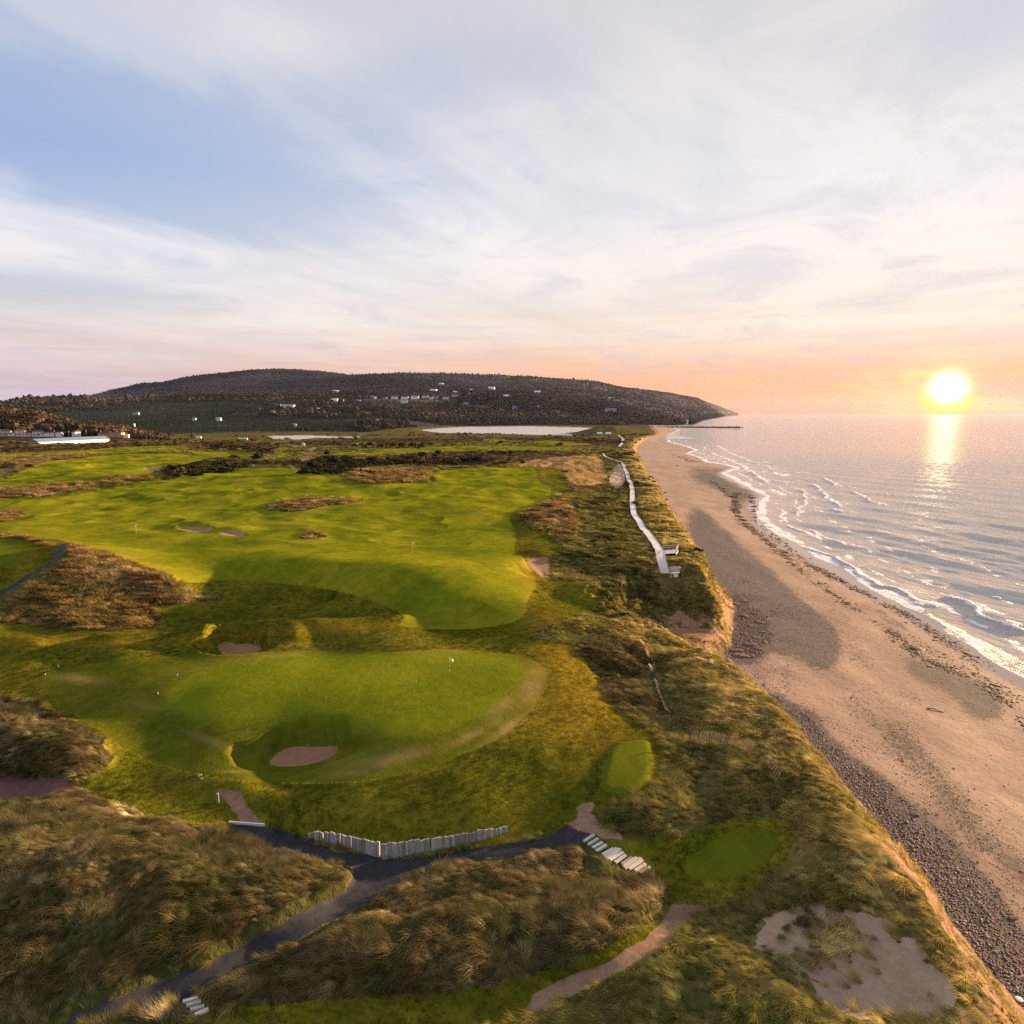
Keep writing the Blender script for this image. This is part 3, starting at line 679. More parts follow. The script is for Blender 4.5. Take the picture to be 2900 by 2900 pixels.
def ground_z(x, y):
    """height of the finished terrain at world x, y"""
    x = np.atleast_1d(np.asarray(x, float)); y = np.atleast_1d(np.asarray(y, float))
    ri = np.interp(y, rows, np.arange(NR)); ci = np.interp(x / fan(y), us, np.arange(NC))
    r0 = np.clip(ri.astype(int), 0, NR - 2); c0 = np.clip(ci.astype(int), 0, NC - 2)
    fr = ri - r0; fc = ci - c0
    return (ZT[r0, c0] * (1 - fr) * (1 - fc) + ZT[r0, c0 + 1] * (1 - fr) * fc + ZT[r0 + 1, c0] * fr * (1 - fc) + ZT[r0 + 1, c0 + 1] * fr * fc)

def at(px, py):
    """the point of the terrain seen at a photograph pixel"""
    d = ray(px, py)
    ts = np.exp(np.linspace(math.log(28), math.log(2700), 3000))
    X = d[0] * ts; Y = d[1] * ts; Z = CAMZ + d[2] * ts
    ok = (Y > Y0) & (Y < Y1)
    g = ground_z(X, Y)
    below = np.nonzero(ok & (Z <= g))[0]
    if below.size == 0:
        z = 5.0; x, y = unproj(px, py, z); return Vector((x, y, z))
    i = below[0]
    if i > 0:
        a = Z[i - 1] - g[i - 1]; b = g[i] - Z[i]; f = a / (a + b + 1e-9)
        tq = ts[i - 1] + (ts[i] - ts[i - 1]) * f
    else: tq = ts[i]
    x, y = d[0] * tq, d[1] * tq
    return Vector((x, y, float(ground_z(x, y)[0])))
# ------------------------------------------------------------------ materials
def base_mat(name, rough=0.9, spec=0.2):
    m = bpy.data.materials.new(name); m.use_nodes = True
    t = NT(m.node_tree)
    b = m.node_tree.nodes['Principled BSDF']
    b.inputs['Roughness'].default_value = rough
    b.inputs['Specular IOR Level'].default_value = spec
    return m, t, b
def wpos(t): return t.node('ShaderNodeNewGeometry').outputs['Position']
def bump(t, b, h, strength, dist):
    nd = t.node('ShaderNodeBump'); nd.inputs['Strength'].default_value = strength; nd.inputs['Distance'].default_value = dist
    t.put(nd.inputs['Height'], h); t.l.new(nd.outputs[0], b.inputs['Normal'])

def turf_mat(name, dark, mid, light, fine=6.0, big=.09, bumpd=.06, stripes=0.0, dry=lin((172, 142, 84)), dryamt=1.0, sheen=0.0):
    m, t, b = base_mat(name, .9, .0)
    p = wpos(t)
    nb = t.noise(p, big, 4, .6); nm = t.noise(p, big * 9, 5, .65, .6); nf = t.noise(p, fine, 3, .7)
    v = t.math('ADD', t.math('ADD', t.math('MULTIPLY', nb, .45), t.math('MULTIPLY', nm, .35)), t.math('MULTIPLY', nf, .25))
    c = t.ramp(v, [(.36, dark), (.52, mid), (.66, light)])
    if stripes:
        x, y, z = t.sep(p)
        s = t.math('SINE', t.math('MULTIPLY', t.math('ADD', t.math('MULTIPLY', x, .92), t.math('MULTIPLY', y, .14)), 1.15))
        c = t.mix(t.math('MULTIPLY', t.step(s, -.4, .4), stripes), c, light)
    if dryamt:
        c = t.mix(t.math('MULTIPLY', t.attr('dry').outputs['Fac'], dryamt, clamp=True), c, dry)
        c = t.mix(t.math('MULTIPLY', t.attr('tone_down').outputs['Fac'], .5, clamp=True), c, dark)
        if name == 'apron_turf': c = t.mix(t.attr('fine').outputs['Fac'], c, t.ramp(v, [(.36, (.070,.096,.006,1)), (.52, (.125,.150,.008,1)), (.66, (.19,.19,.012,1))]))
        c = t.mix(t.math('MULTIPLY', t.attr('gold').outputs['Fac'], .65, clamp=True), c, (.26,.165,.018,1))  # painted golden sunlight over the turf colour
    t.put(b.inputs['Base Color'], c)
    try:
        b.inputs['Sheen Weight'].default_value = sheen; b.inputs['Sheen Roughness'].default_value = .5
        b.inputs['Sheen Tint'].default_value = light
    except Exception: pass
    bump(t, b, t.math('ADD', t.math('MULTIPLY', nf, .6), t.math('MULTIPLY', nm, 1.2)), 1.0, bumpd)
    return m

M = {}
M['fairway'] = turf_mat('fairway_turf', (.042,.070,.004,1), (.140,.158,.008,1), (.27,.235,.015,1), 5, .05, .06, .06, dry=(.30,.215,.075,1))
M['green_base'] = turf_mat('green_turf', (.075,.105,.006,1), (.135,.160,.008,1), (.20,.20,.012,1), 9, .07, .02, 0, dry=(.30,.215,.075,1))
M['apron'] = turf_mat('apron_turf', (.032,.044,.004,1), (.088,.096,.008,1), (.155,.140,.016,1), 5, .10, .06, 0, dry=(.30,.205,.075,1))
M['green'] = M['apron']
M['tee'] = turf_mat('tee_turf', (.050,.064,.006,1), (.085,.100,.008,1), (.12,.125,.010,1), 9, .2, .02, .3, dryamt=0)
M['mown_rough'] = turf_mat('mown_rough_turf', (.028,.040,.004,1), (.092,.096,.008,1), (.20,.165,.017,1), 3.2, .07, .16, 0, dry=(.26,.17,.05,1))
M['rough'] = turf_mat('links_rough', (.026,.030,.010,1), (.090,.080,.024,1), (.20,.15,.050,1), 1.6, .05, .30, 0)
M['fescue'] = turf_mat('fescue_thatch', (.024,.026,.010,1), (.060,.060,.019,1), (.13,.11,.038,1), 2.2, .10, .30, 0)
M['heath'] = turf_mat('heath_scrub', (.020,.016,.009,1), (.060,.038,.020,1), (.13,.095,.035,1), .6, .02, .60, 0)
M['gold'] = turf_mat('golden_grass', (.16,.10,.035,1), (.27,.17,.065,1), (.36,.24,.10,1), .9, .04, .30, 0)

def sand_mat(name, dark, mid, light, bumpd=.05, fine=3.0):
    m, t, b = base_mat(name, .9, .2)
    p = wpos(t)
    nb = t.noise(p, .12, 4, .6); nm = t.noise(p, 1.3, 5, .65, .8); nf = t.noise(p, fine * 4, 3, .7)
    v = t.math('ADD', t.math('ADD', t.math('MULTIPLY', nb, .4), t.math('MULTIPLY', nm, .35)), t.math('MULTIPLY', nf, .3))
    t.put(b.inputs['Base Color'], t.ramp(v, [(.38, dark), (.52, mid), (.66, light)]))
    bump(t, b, t.math('ADD', t.math('MULTIPLY', nf, .5), t.math('MULTIPLY', nm, 1.5)), 1.0, bumpd)
    return m
M['bunker'] = sand_mat('bunker_sand', (.20,.108,.060,1), (.26,.145,.082,1), (.32,.18,.11,1), .03, 2)
M['dirt'] = sand_mat('trodden_dirt', (.13,.074,.046,1), (.22,.134,.086,1), (.33,.21,.14,1), .06)
M['blowout'] = sand_mat('blown_sand', (.20,.135,.092,1), (.33,.23,.165,1), (.43,.32,.24,1), .08)
M['red_dirt'] = sand_mat('red_dirt', (.085,.040,.036,1), (.16,.078,.068,1), (.24,.14,.125,1), .05)
M['path'] = sand_mat('crushed_stone', (.016,.017,.021,1), (.028,.029,.035,1), (.050,.050,.058,1), .03, 5)
M['bed'] = sand_mat('river_mud', (.16,.12,.08,1), (.22,.17,.12,1), (.28,.22,.16,1), .03)

# bluff: red earth with green and brown scrub clinging to it
m, t, b = base_mat('bluff_earth', .95, .1); p = wpos(t)
n1_ = t.noise(p, .35, 5, .65, .6); n2_ = t.noise(p, 2.6, 5, .7, .8); n3_ = t.noise(p, .12, 4, .6, .5)
earth = t.ramp(n2_, [(.3, (.16,.075,.040,1)), (.5, (.33,.185,.105,1)), (.7, (.48,.30,.19,1))])
scrub = t.ramp(n2_, [(.3, (.035,.032,.012,1)), (.5, (.10,.085,.022,1)), (.7, (.20,.155,.045,1))])
c = t.mix(t.step(t.math('ADD', n1_, t.math('MULTIPLY', n3_, .35)), .67, .76), earth, scrub)
t.put(b.inputs['Base Color'], c); bump(t, b, t.math('ADD', n2_, n1_), 1.0, .45)
M['bluff'] = m

# beach: pink-gold sand, shingle banks, wet sand by the water
m, t, b = base_mat('beach_sand', .85, .25); p = wpos(t)
nb = t.noise(p, .06, 4, .6, .5); nm = t.noise(p, .9, 5, .6, .6); nf = t.noise(p, 7.0, 3, .75)
sandc = t.ramp(t.math('ADD', t.math('ADD', t.math('MULTIPLY', nb, .5), t.math('MULTIPLY', nm, .3)), t.math('MULTIPLY', nf, .2)),
               [(.36, (.175,.118,.088,1)), (.5, (.265,.178,.136,1)), (.66, (.36,.248,.19,1))])
speck = t.step(t.noise(p, 2.2, 4, .8), .60, .68)
sandc = t.mix(t.math('MULTIPLY', speck, .45), sandc, (.16,.10,.085,1))
vor = t.node('ShaderNodeTexVoronoi'); vor.inputs['Scale'].default_value = 2.6; t.put(vor.inputs['Vector'], p)
shing = t.mix(t.math('MULTIPLY', t.noise(p, 5.0, 3, .8), 1.0), (.022,.022,.028,1), (.095,.084,.095,1))
shing = t.mix(.30, shing, t.mix(1.0, (.22,.17,.17,1), vor.outputs['Color'], 'MULTIPLY'))
grav = t.attr('gravel').outputs['Fac']
gm_ = t.step(t.math('ADD', t.math('MULTIPLY', grav, .9), t.math('MULTIPLY', t.math('SUBTRACT', t.math('ADD', t.math('MULTIPLY', nf, .5), t.math('MULTIPLY', nm, .5)), .5), 1.6)), .26, .52)
c = t.mix(gm_, sandc, shing)
wet = t.attr('wet').outputs['Fac']
c = t.mix(t.math('MULTIPLY', wet, .75), c, (.17,.115,.085,1))
t.put(b.inputs['Base Color'], c)
t.put(b.inputs['Roughness'], t.math('SUBTRACT', .88, t.math('MULTIPLY', wet, .74)))
t.put(b.inputs['Specular IOR Level'], t.math('ADD', .2, t.math('MULTIPLY', wet, .5)))
hb = t.math('ADD', t.math('MULTIPLY', t.math('MULTIPLY', nf, gm_), 2.2), t.math('MULTIPLY', nm, 1.0))
bump(t, b, t.math('MULTIPLY', hb, t.math('SUBTRACT', 1.0, wet)), 1.0, .09)
M['beach'] = m

fcl = np.maximum.reduce([CL[:-1, :-1]])
def mfaces(cls): return (CL[:-1, :-1] == cls)
MATS = ['rough', 'fairway', 'green', 'tee', 'mown_rough', 'fescue', 'heath', 'gold', 'bunker', 'path', 'dirt', 'blowout', 'beach', 'bluff', 'bed']
drop = (XG > wxx + 60)[:-1, :-1]                       # deep sea bed is not needed
cellpx, cellpy = PX[:-1, :-1], PY[:-1, :-1]
tattr = {'dry': DRY, 'tone_down': DARKER_TURF, 'gold': SUN_GOLD, 'fine': FINE}
SETTING = {}
for k, nm_ in enumerate(NAMES):
    fm = mfaces(k) & ~drop
    at_ = {'gravel': GRAV, 'wet': WET} if nm_ == 'beach' else tattr
    if nm_ in ('bunker', 'gravel_path', 'dirt_path', 'tee_box', 'fairway'):
        if nm_ == 'bunker':
            groups = [(inside(PX, PY, rounded(bp, 2))[:-1, :-1], lab) for bp, zf, sl, lab in BUNKERS if lab]
            nn = 'sand_bunker'
        elif nm_ == 'tee_box':
            groups = [(inside(PX, PY, rounded(bp, 2))[:-1, :-1], lab) for bp, lab in zip(TEES, ('small rounded tee of close-cut grass beside the rough bank', 'oval tee of close-cut grass below the wooden steps', 'raised green tee on top of the dune at the left edge'))]
            nn = nm_
        elif nm_ == 'gravel_path':
            groups = [(PY[:-1, :-1] > 2000, 'dark crushed-stone path forking below the sleeper wall'), (PY[:-1, :-1] <= 2000, 'grey gravel path climbing behind the straw-coloured dune')]
            nn = nm_
        elif nm_ == 'dirt_path':
            L = ('reddish dirt track running down to the white timber edging', 'patch of bare dirt at the head of the wooden steps', 'red dirt clearing at the left edge between two grassy dunes', 'sandy track leading from the oval tee to the bottom lawn', 'dirt track on the far left field', 'pale footpath through the straw-coloured grass on the left', 'thin footpath among the far bushes', 'winding track by the far pond')
            groups = [(inside(WX, WY, rounded(bp, 1))[:-1, :-1], lab) for bp, lab in zip(DIRT, L)]
            nn = nm_
        else:
            L = ['second fairway beyond the dark bushes on the left', 'narrow fairway below the long white shed', 'small bright green among the far bushes', 'little bright green beside the dark spruces', 'long thin fairway across the brown heath', 'pale far green short of the river', 'far fairway near the beach huts', 'thin strip of far fairway among the hummocks', 'scrap of fairway at the edge of the bushes']
            groups = [(inside(PX, PY, rounded(FAIRWAY_NEAR, 1))[:-1, :-1], 'mown apron round the nearest green'), (inside(PX, PY, rounded(FAIRWAY_FAR, 1))[:-1, :-1], 'large bright rolling fairway in the middle of the links')]
            groups += [(inside(PX, PY, rounded(bp, 1))[:-1, :-1], lab) for bp, lab in zip(FAIRWAYS_BACK, L)]
            nn = nm_
        rest = fm.copy()
        if nn == 'dirt_path': groups[-1] = (np.ones_like(fm), groups[-1][1])
        for g_, lab in groups:
            split_mesh(nn, rest & g_, M['red_dirt'] if lab.startswith('red dirt') else M['apron'] if lab.startswith('mown apron') else M[MATS[k]], at_, label=lab); rest &= ~g_
        if nn != 'dirt_path': split_mesh(nn, rest, M[MATS[k]], at_)
    else:
        split_mesh(nm_, fm, M[MATS[k]], at_)

# ------------------------------------------------------------------ sea
SR, SC = 620, 560
yy = np.exp(np.linspace(math.log(60), math.log(25000), 20000))
rho = 30000.0 / yy ** 2 + 30.0 / yy
cum = np.concatenate([[0], np.cumsum((rho[1:] + rho[:-1]) / 2 * np.diff(yy))])
srow = np.concatenate([np.linspace(-70, 60, 15)[:-1], np.interp(np.linspace(0, cum[-1], SR - 14), cum, yy)])
f_ = np.linspace(0, 1, SC)
SYG = np.repeat(srow[:, None], SC, 1)
left = np.where(SYG < 1700, water_x(SYG) - 10 - .01 * SYG, np.interp(SYG, [1700, 2100, 60000], [380, 380, -2000]))
right = np.maximum(1.02 * (SYG + 30), 230 + 1.02 * SYG * (SYG > 0) * .35)
SXG = left + (right - left) * f_[None, :] ** 1.15
cell = np.gradient(SYG, axis=0)
dsh = SXG - water_x(SYG)
SZ = np.zeros_like(SXG)
def wave(lx, az, amp, ph, sharp=1.0):
    """one long-crested train; damped where the sheet is too coarse to carry it"""
    ax_, ay_ = math.sin(az), math.cos(az)
    kk = 2 * math.pi / lx
    wob = fbm(SXG / (lx * 5), SYG / (lx * 5), int(lx * 13) % 97, 2) * 2.6
    s = np.sin(kk * (SXG * ax_ + SYG * ay_) + ph + wob)
    s = ((s + 1) / 2) ** sharp * 2 - 1
    tone_down = smooth(lx * .55, lx * .22, cell) * (0.35 + .65 * (fbm(SXG / (lx * 7), SYG / (lx * 4), 5 + int(lx), 2) * .5 + .5) * 1.6)
    return amp * s * tone_down
SHN = -math.radians(300 - 360 + 0)     # swell bearing: comes in from the right, nearly parallel to the shore
for lx, azd, amp, sh in ((31, 62, .20, 1.5), (17, 50, .11, 1.6), (11, 70, .07, 1.4), (6.5, 40, .045, 1.3), (4.2, 80, .03, 1.2), (3.1, 55, .02, 1.0)):
    SZ += wave(lx, math.radians(azd), amp, lx, sh)
SZ *= (smooth(-2, 30, dsh) * .9 + .1) * 1.7
# breaking crests: polylines in the photograph, each thrown a little forward with foam behind it
BREAK = [([(2010,1283),(2060,1300),(2100,1318),(2140,1345),(2165,1365)],.5,7),([(2110,1300),(2150,1315),(2200,1330)],.4,6),([(2185,1335),(2215,1350),(2235,1342),(2298,1337)],.5,5),
 ([(2130,1337),(2160,1358),(2190,1362),(2235,1366)],.5,5),([(2330,1354),(2370,1375),(2422,1381)],.8,4),([(2295,1371),(2325,1390),(2350,1415),(2383,1433)],.6,8),([(2420,1394),(2460,1418),(2500,1428)],.7,8),
 ([(2275,1385),(2280,1410),(2282,1430)],.4,6),([(2360,1440),(2380,1449)],.7,4),([(2270,1433),(2255,1448),(2250,1456)],.3,8),([(2490,1397),(2540,1402)],.35,3),([(2160,1306),(2180,1313)],.4,3),([(2340,1272),(2375,1275)],.3,2),
 ([(2180,1262),(2240,1262)],.25,2),([(2225,1487),(2265,1505),(2302,1521)],.45,6),([(2280,1498),(2320,1520),(2360,1530),(2400,1545)],.4,5),([(2030,1262),(2080,1290),(2110,1296)],.35,4),
 ([(2690,1697),(2720,1700),(2760,1722),(2820,1760),(2900,1790)],1.0,5),([(2520,1660),(2580,1690),(2640,1720)],.5,6),([(2300,1555),(2370,1580),(2440,1620),(2500,1660)],.45,6)]
FOAM = np.zeros_like(SZ)
for pl, hgt, wdt in BREAK:
    wpl = np.array([unproj(q[0], q[1], 0) for q in pl])
    m_ = (SYG > wpl[:, 1].min() - 40) & (SYG < wpl[:, 1].max() + 40) & (SXG > wpl[:, 0].min() - 40) & (SXG < wpl[:, 0].max() + 40)
    ix = np.nonzero(m_); x = SXG[ix]; y = SYG[ix]
    s_ = (wpl[:, 1].mean() / 220.0)
    d = segdist(x + fbm(x / 9, y / 9, 7, 3) * 3.0, y + fbm(x / 9, y / 9, 8, 3) * 3.0, wpl)
    xl = np.interp(y, wpl[np.argsort(wpl[:, 1]), 1], wpl[np.argsort(wpl[:, 1]), 0])
    seaward = smooth(-1.0, 1.5, x - xl)
    crest = np.exp(-(d / (1.3 * max(1, s_ * .7))) ** 2)
    SZ[ix] += hgt * .75 * crest
    fo = crest * .72 + np.exp(-d / (wdt * .9)) * .50 * (.5 + .6 * fbm(x / 3, y / 3, 12, 3)) * (1 - .55 * seaward)
    FOAM[ix] = np.maximum(FOAM[ix], fo * min(1, .65 + hgt * .4))
ns = fbm(SXG / 10, SYG / 22, 14, 4, .6); ns2 = fbm(SXG / 3.0, SYG / 6.0, 15, 4, .65)
swl = np.clip(1 - dsh / (6.5 + 4 * ns), 0, 1)
FOAM = np.maximum(FOAM, smooth(.0, .4, swl) * (.74 + .7 * ns2))
for dline, wl, am in ((11, 1.5, 1.0), (19, 1.5, .85), (30, 1.7, .75), (44, 2.0, .6)):
    q = (dsh - dline - 6 * ns - 1.5 * ns2) / wl
    FOAM = np.maximum(FOAM, am * np.exp(-q * q) * smooth(-.25, .2, ns2 + ns * .5) * smooth(90, 115, SYG))
    inner = smooth(dline, dline - 6, dsh - 6 * ns) * smooth(0, 2, dsh)
    FOAM = np.maximum(FOAM, inner * .28 * (0.6 + ns2))
me = bpy.data.meshes.new('sea')
nv = SR * SC
me.vertices.add(nv); me.vertices.foreach_set('co', np.stack([SXG, SYG, SZ], 2).astype(np.float32).ravel())
rr, cc = np.meshgrid(np.arange(SR - 1), np.arange(SC - 1), indexing='ij')
v0 = (rr * SC + cc).ravel(); q4 = np.stack([v0, v0 + 1, v0 + SC + 1, v0 + SC], 1).astype(np.int32)
me.loops.add(q4.size); me.loops.foreach_set('vertex_index', q4.ravel())
me.polygons.add(len(q4)); me.polygons.foreach_set('loop_start', np.arange(0, q4.size, 4, dtype=np.int32))
me.update(calc_edges=True); me.polygons.foreach_set('use_smooth', np.ones(len(q4), bool))
a = me.attributes.new('foam', 'FLOAT', 'POINT'); a.data.foreach_set('value', np.clip(FOAM, 0, 1).astype(np.float32).ravel())
a = me.attributes.new('shallow', 'FLOAT', 'POINT'); a.data.foreach_set('value', smooth(60, 0, dsh).astype(np.float32).ravel())
m, t, b = base_mat('sea_water', .12, .5); p = wpos(t)
b.inputs['IOR'].default_value = 1.333
x, y, z = t.sep(p)
sw_ = t.xyz(t.math('ADD', t.math('MULTIPLY', x, .80), t.math('MULTIPLY', y, .45)), t.math('SUBTRACT', t.math('MULTIPLY', y, .22), t.math('MULTIPLY', x, .12)), 0.0)
w1 = t.noise(sw_, .42, 4, .6, .5); w2 = t.noise(sw_, 1.7, 3, .6, .4); w3 = t.noise(sw_, .11, 3, .6, .5)
fo = t.attr('foam').outputs['Fac']
fbk = t.noise(p, .9, 6, .8, 1.2)
fm_ = t.step(t.math('ADD', fo, t.math('MULTIPLY', t.math('SUBTRACT', fbk, .5), 1.5)), .40, .78)
shl = t.attr('shallow').outputs['Fac']
wc = t.mix(shl, (.41,.395,.37,1), (.50,.44,.38,1))
wc = t.mix(t.math('MULTIPLY', t.step(w3, .4, .65), .35), wc, (.25,.25,.27,1))
t.put(b.inputs['Base Color'], t.mix(fm_, wc, (.74,.72,.78,1)))
t.put(b.inputs['Roughness'], t.math('ADD', .10, t.math('MULTIPLY', fm_, .6)))
hh = t.math('ADD', t.math('ADD', t.math('MULTIPLY', w1, 1.0), t.math('MULTIPLY', w2, .40)), t.math('MULTIPLY', fm_, .15))
bump(t, b, hh, 1.0, .95)
me.materials.append(m); M['sea'] = m
sea = bpy.data.objects.new('sea', me); COL.objects.link(sea); sea['kind'] = 'structure'

# the river and pond behind the links: still water
def flat_sheet(name, pts, z, mat, lab=None):
    bm = bmesh.new(); vs = [bm.verts.new((x, y, z)) for x, y in pts]; bm.faces.new(vs)
    me = bpy.data.meshes.new(name); bm.to_mesh(me); bm.free(); me.materials.append(mat)
    o = bpy.data.objects.new(name, me); COL.objects.link(o); o['kind'] = 'structure'
    if lab: o['label'] = lab
    return o
m, t, b = base_mat('still_water', .08, .5); b.inputs['IOR'].default_value = 1.333
b.inputs['Base Color'].default_value = (.42, .41, .42, 1); b.inputs['Roughness'].default_value = .38
bump(t, b, t.noise(wpos(t), .3, 4, .6), 1.0, .6)
M['river'] = m
flat_sheet('river', [(-700, 1200), (330, 1200), (385, 1700), (500, 2150), (500, 2900), (-700, 2900)], .30, m, 'pale still river behind the links')

# ------------------------------------------------------------------ hills beyond the river
XT = [-500, 0, 62, 155, 259, 336, 414, 466, 518, 595, 725, 807, 906, 999, 1060, 1113, 1256, 1426, 1540, 1683, 1768, 1800, 1886, 1973, 2011, 2048, 2078, 2092]
RIDGE = [1150, 1144, 1131, 1127, 1123, 1103, 1087, 1084, 1072, 1061, 1048, 1046, 1051, 1063, 1060, 1057, 1058, 1063, 1069, 1080, 1099, 1102, 1112, 1127, 1141, 1154, 1166, 1171]
RD = [3300, 3300, 3300, 3400, 3600, 5600, 6000, 6000, 6000, 6200, 6400, 6500, 6200, 5600, 5400, 5200, 5200, 5200, 5600, 6200, 6800, 7000, 7800, 9000, 10500, 12500, 14500, 15500]
# nodes: bank, low shelf, mid slope, shoulder, ridge
def tab(xs, ys, x): return np.interp(x, xs, ys)
HAZ = 560
pxs = np.linspace(-420, 2092, HAZ)
bankD = tab([-500, 0, 700, 1050, 1120, 1250, 1500, 1700, 1800, 1967, 2030, 2092], [1150, 1250, 1480, 1560, 1900, 2350, 2500, 2450, 2350, 2700, 6000, 14000], pxs)
lowY = tab([-500, 0, 350, 800, 1100, 1250, 1500, 1700, 1800, 1886, 1948, 1966, 2010, 2050, 2092], [1195, 1195, 1200, 1205, 1195, 1185, 1180, 1178, 1186, 1193, 1201, 1196, 1180, 1174, 1173], pxs)
lowD = tab([-500, 0, 700, 1050, 1250, 1500, 1700, 1967, 2030, 2092], [1600, 1700, 2000, 2100, 2650, 2850, 2850, 2950, 7000, 14500], pxs)
midY = tab([-500, 0, 300, 600, 800, 1000, 1250, 1400, 1500, 1600, 1700, 1793, 1886, 1945, 1966, 2010, 2050, 2092], [1165, 1165, 1160, 1150, 1142, 1135, 1125, 1120, 1124, 1130, 1142, 1168, 1184, 1196, 1189, 1172, 1170, 1172], pxs)
midD = tab([-500, 0, 800, 1250, 1700, 1886, 1967, 2030, 2092], [2300, 2400, 2900, 3300, 3300, 3200, 4300, 8500, 15000], pxs)
shY = tab([-500, 0, 300, 600, 800, 1000, 1250, 1500, 1700, 1793, 1886, 1945, 1973, 2011, 2048, 2092], [1156, 1152, 1142, 1122, 1108, 1098, 1094, 1098, 1112, 1128, 1146, 1160, 1160, 1158, 1163, 1171.5], pxs)
shD = tab([-500, 0, 300, 800, 1250, 1700, 1886, 1973, 2048, 2092], [2800, 2900, 3000, 4200, 4200, 4600, 5500, 6500, 10500, 15300], pxs)
rdY = tab(XT, RIDGE, pxs); rdD = tab(XT, RD, pxs)
def zof(py, D): # height seen at row py at ground distance-forward D
    v = (1450.0 - py) / FPX
    return CAMZ + D * (-SP + v * CP) / (CP + v * SP)
xr = lambda py: (pxs - 1450) / FPX / (CP + (1450 - py) / FPX * SP)
NODES = [(bankD - 60, np.full(HAZ, -3.0)), (bankD, np.full(HAZ, 1.0)), (lowD, zof(lowY, lowD)), (midD, zof(midY, midD)), (shD, zof(shY, shD)), (rdD, zof(rdY, rdD)), (rdD * 1.25, zof(rdY, rdD) * .55), (rdD * 1.6, np.full(HAZ, -5.0))]
for j in range(1, len(NODES)):
    NODES[j] = (np.maximum(NODES[j][0], NODES[j - 1][0] + 30), NODES[j][1])
HN = 230
lam = np.linspace(0, len(NODES) - 1, HN)
nd = np.array([n[0] for n in NODES]); nz = np.array([n[1] for n in NODES])
i0 = np.clip(lam.astype(int), 0, len(NODES) - 2); fr = (lam - i0)[:, None]
HD = nd[i0] * (1 - fr) + nd[i0 + 1] * fr
fs = fr * fr * (3 - 2 * fr) * .5 + fr * .5
HZ = nz[i0] * (1 - fs) + nz[i0 + 1] * fs
HX = HD * xr(1160.0)[None, :]
amp = np.clip(HZ / 60, 0, 1) * smooth(2600, 4500, HD)
HZ = HZ + amp * 7 * fbm(HX / 220, HD / 300, 101, 5, .55) + np.clip(HZ / 30, 0, 1) * 3.0 * fbm(HX / 60, HD / 90, 103, 4, .55)
HZs = np.minimum(HZ, 1e9)
def grid_mesh(name, X, Y, Z, mat, attrs={}):
    R_, C_ = X.shape
    me = bpy.data.meshes.new(name)
    me.vertices.add(R_ * C_); me.vertices.foreach_set('co', np.stack([X, Y, Z], 2).astype(np.float32).ravel())
    rr, cc = np.meshgrid(np.arange(R_ - 1), np.arange(C_ - 1), indexing='ij')
    v0 = (rr * C_ + cc).ravel(); q4 = np.stack([v0, v0 + 1, v0 + C_ + 1, v0 + C_], 1).astype(np.int32)
    me.loops.add(q4.size); me.loops.foreach_set('vertex_index', q4.ravel())
    me.polygons.add(len(q4)); me.polygons.foreach_set('loop_start', np.arange(0, q4.size, 4, dtype=np.int32))
    me.update(calc_edges=True); me.polygons.foreach_set('use_smooth', np.ones(len(q4), bool))
    for an, arr in attrs.items():
        a = me.attributes.new(an, 'FLOAT', 'POINT'); a.data.foreach_set('value', arr.astype(np.float32).ravel())
    me.materials.append(mat)
    o = bpy.data.objects.new(name, me); COL.objects.link(o); o['kind'] = 'structure'
    return o
m, t, b = base_mat('hill_woodland', .95, .05); p = wpos(t)
nb = t.noise(p, .0016, 5, .6, .5); nm = t.noise(p, .012, 5, .65, .5); nf = t.noise(p, .09, 4, .75)
wood = t.ramp(t.math('ADD', t.math('MULTIPLY', nm, .5), t.math('MULTIPLY', nf, .5)), [(.36, (.032,.038,.052,1)), (.5, (.075,.070,.092,1)), (.64, (.115,.102,.13,1))])  # autumn mauve, cooled so the colour itself carries distance haze
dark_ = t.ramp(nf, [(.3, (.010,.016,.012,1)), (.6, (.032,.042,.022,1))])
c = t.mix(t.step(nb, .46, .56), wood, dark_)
c = t.mix(t.attr('meadow').outputs['Fac'], c, t.mix(nf, (.10,.12,.03,1), (.20,.20,.06,1)))
t.put(b.inputs['Base Color'], c); bump(t, b, nf, 1.0, 14.0)
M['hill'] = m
HPX, HPY = project(HX, HD, HZ)
MEADOW = [[(1015,1130),(1060,1131),(1150,1131),(1290,1132),(1300,1139),(1220,1139),(1120,1137),(1030,1136)],[(1115,1116),(1175,1113),(1180,1118),(1120,1120)],[(1220,1116),(1250,1114),(1280,1118),(1225,1121)],[(1290,1146),(1340,1148),(1400,1150),(1380,1160),(1300,1152)],[(420,1158),(475,1156),(470,1159)],[(1560,1160),(1590,1163),(1585,1172),(1565,1168)],[(1680,1170),(1712,1168),(1712,1172),(1685,1173)],[(900,1160),(920,1161),(918,1165)],[(1020,1165),(1060,1168),(1040,1180),(1020,1175)]]
mead = np.zeros_like(HX)
for p_ in MEADOW: mead = np.maximum(mead, inside(HPX, HPY, p_))
hill = grid_mesh('hillside', HX, HD, HZ, m, {'meadow': mead})
def hill_z(x, y):
    x = np.atleast_1d(np.asarray(x, float)); y = np.atleast_1d(np.asarray(y, float))
    q = x / y; k = np.interp(q, xr(1160.0), np.arange(HAZ)); k0 = np.clip(k.astype(int), 0, HAZ - 2); kf = k - k0
    out = np.empty(x.shape)
    for i in range(x.size):
        a_ = np.interp(y[i], HD[:, k0[i]], HZ[:, k0[i]]); b_ = np.interp(y[i], HD[:, k0[i] + 1], HZ[:, k0[i] + 1])
        out[i] = a_ * (1 - kf[i]) + b_ * kf[i]
    return out
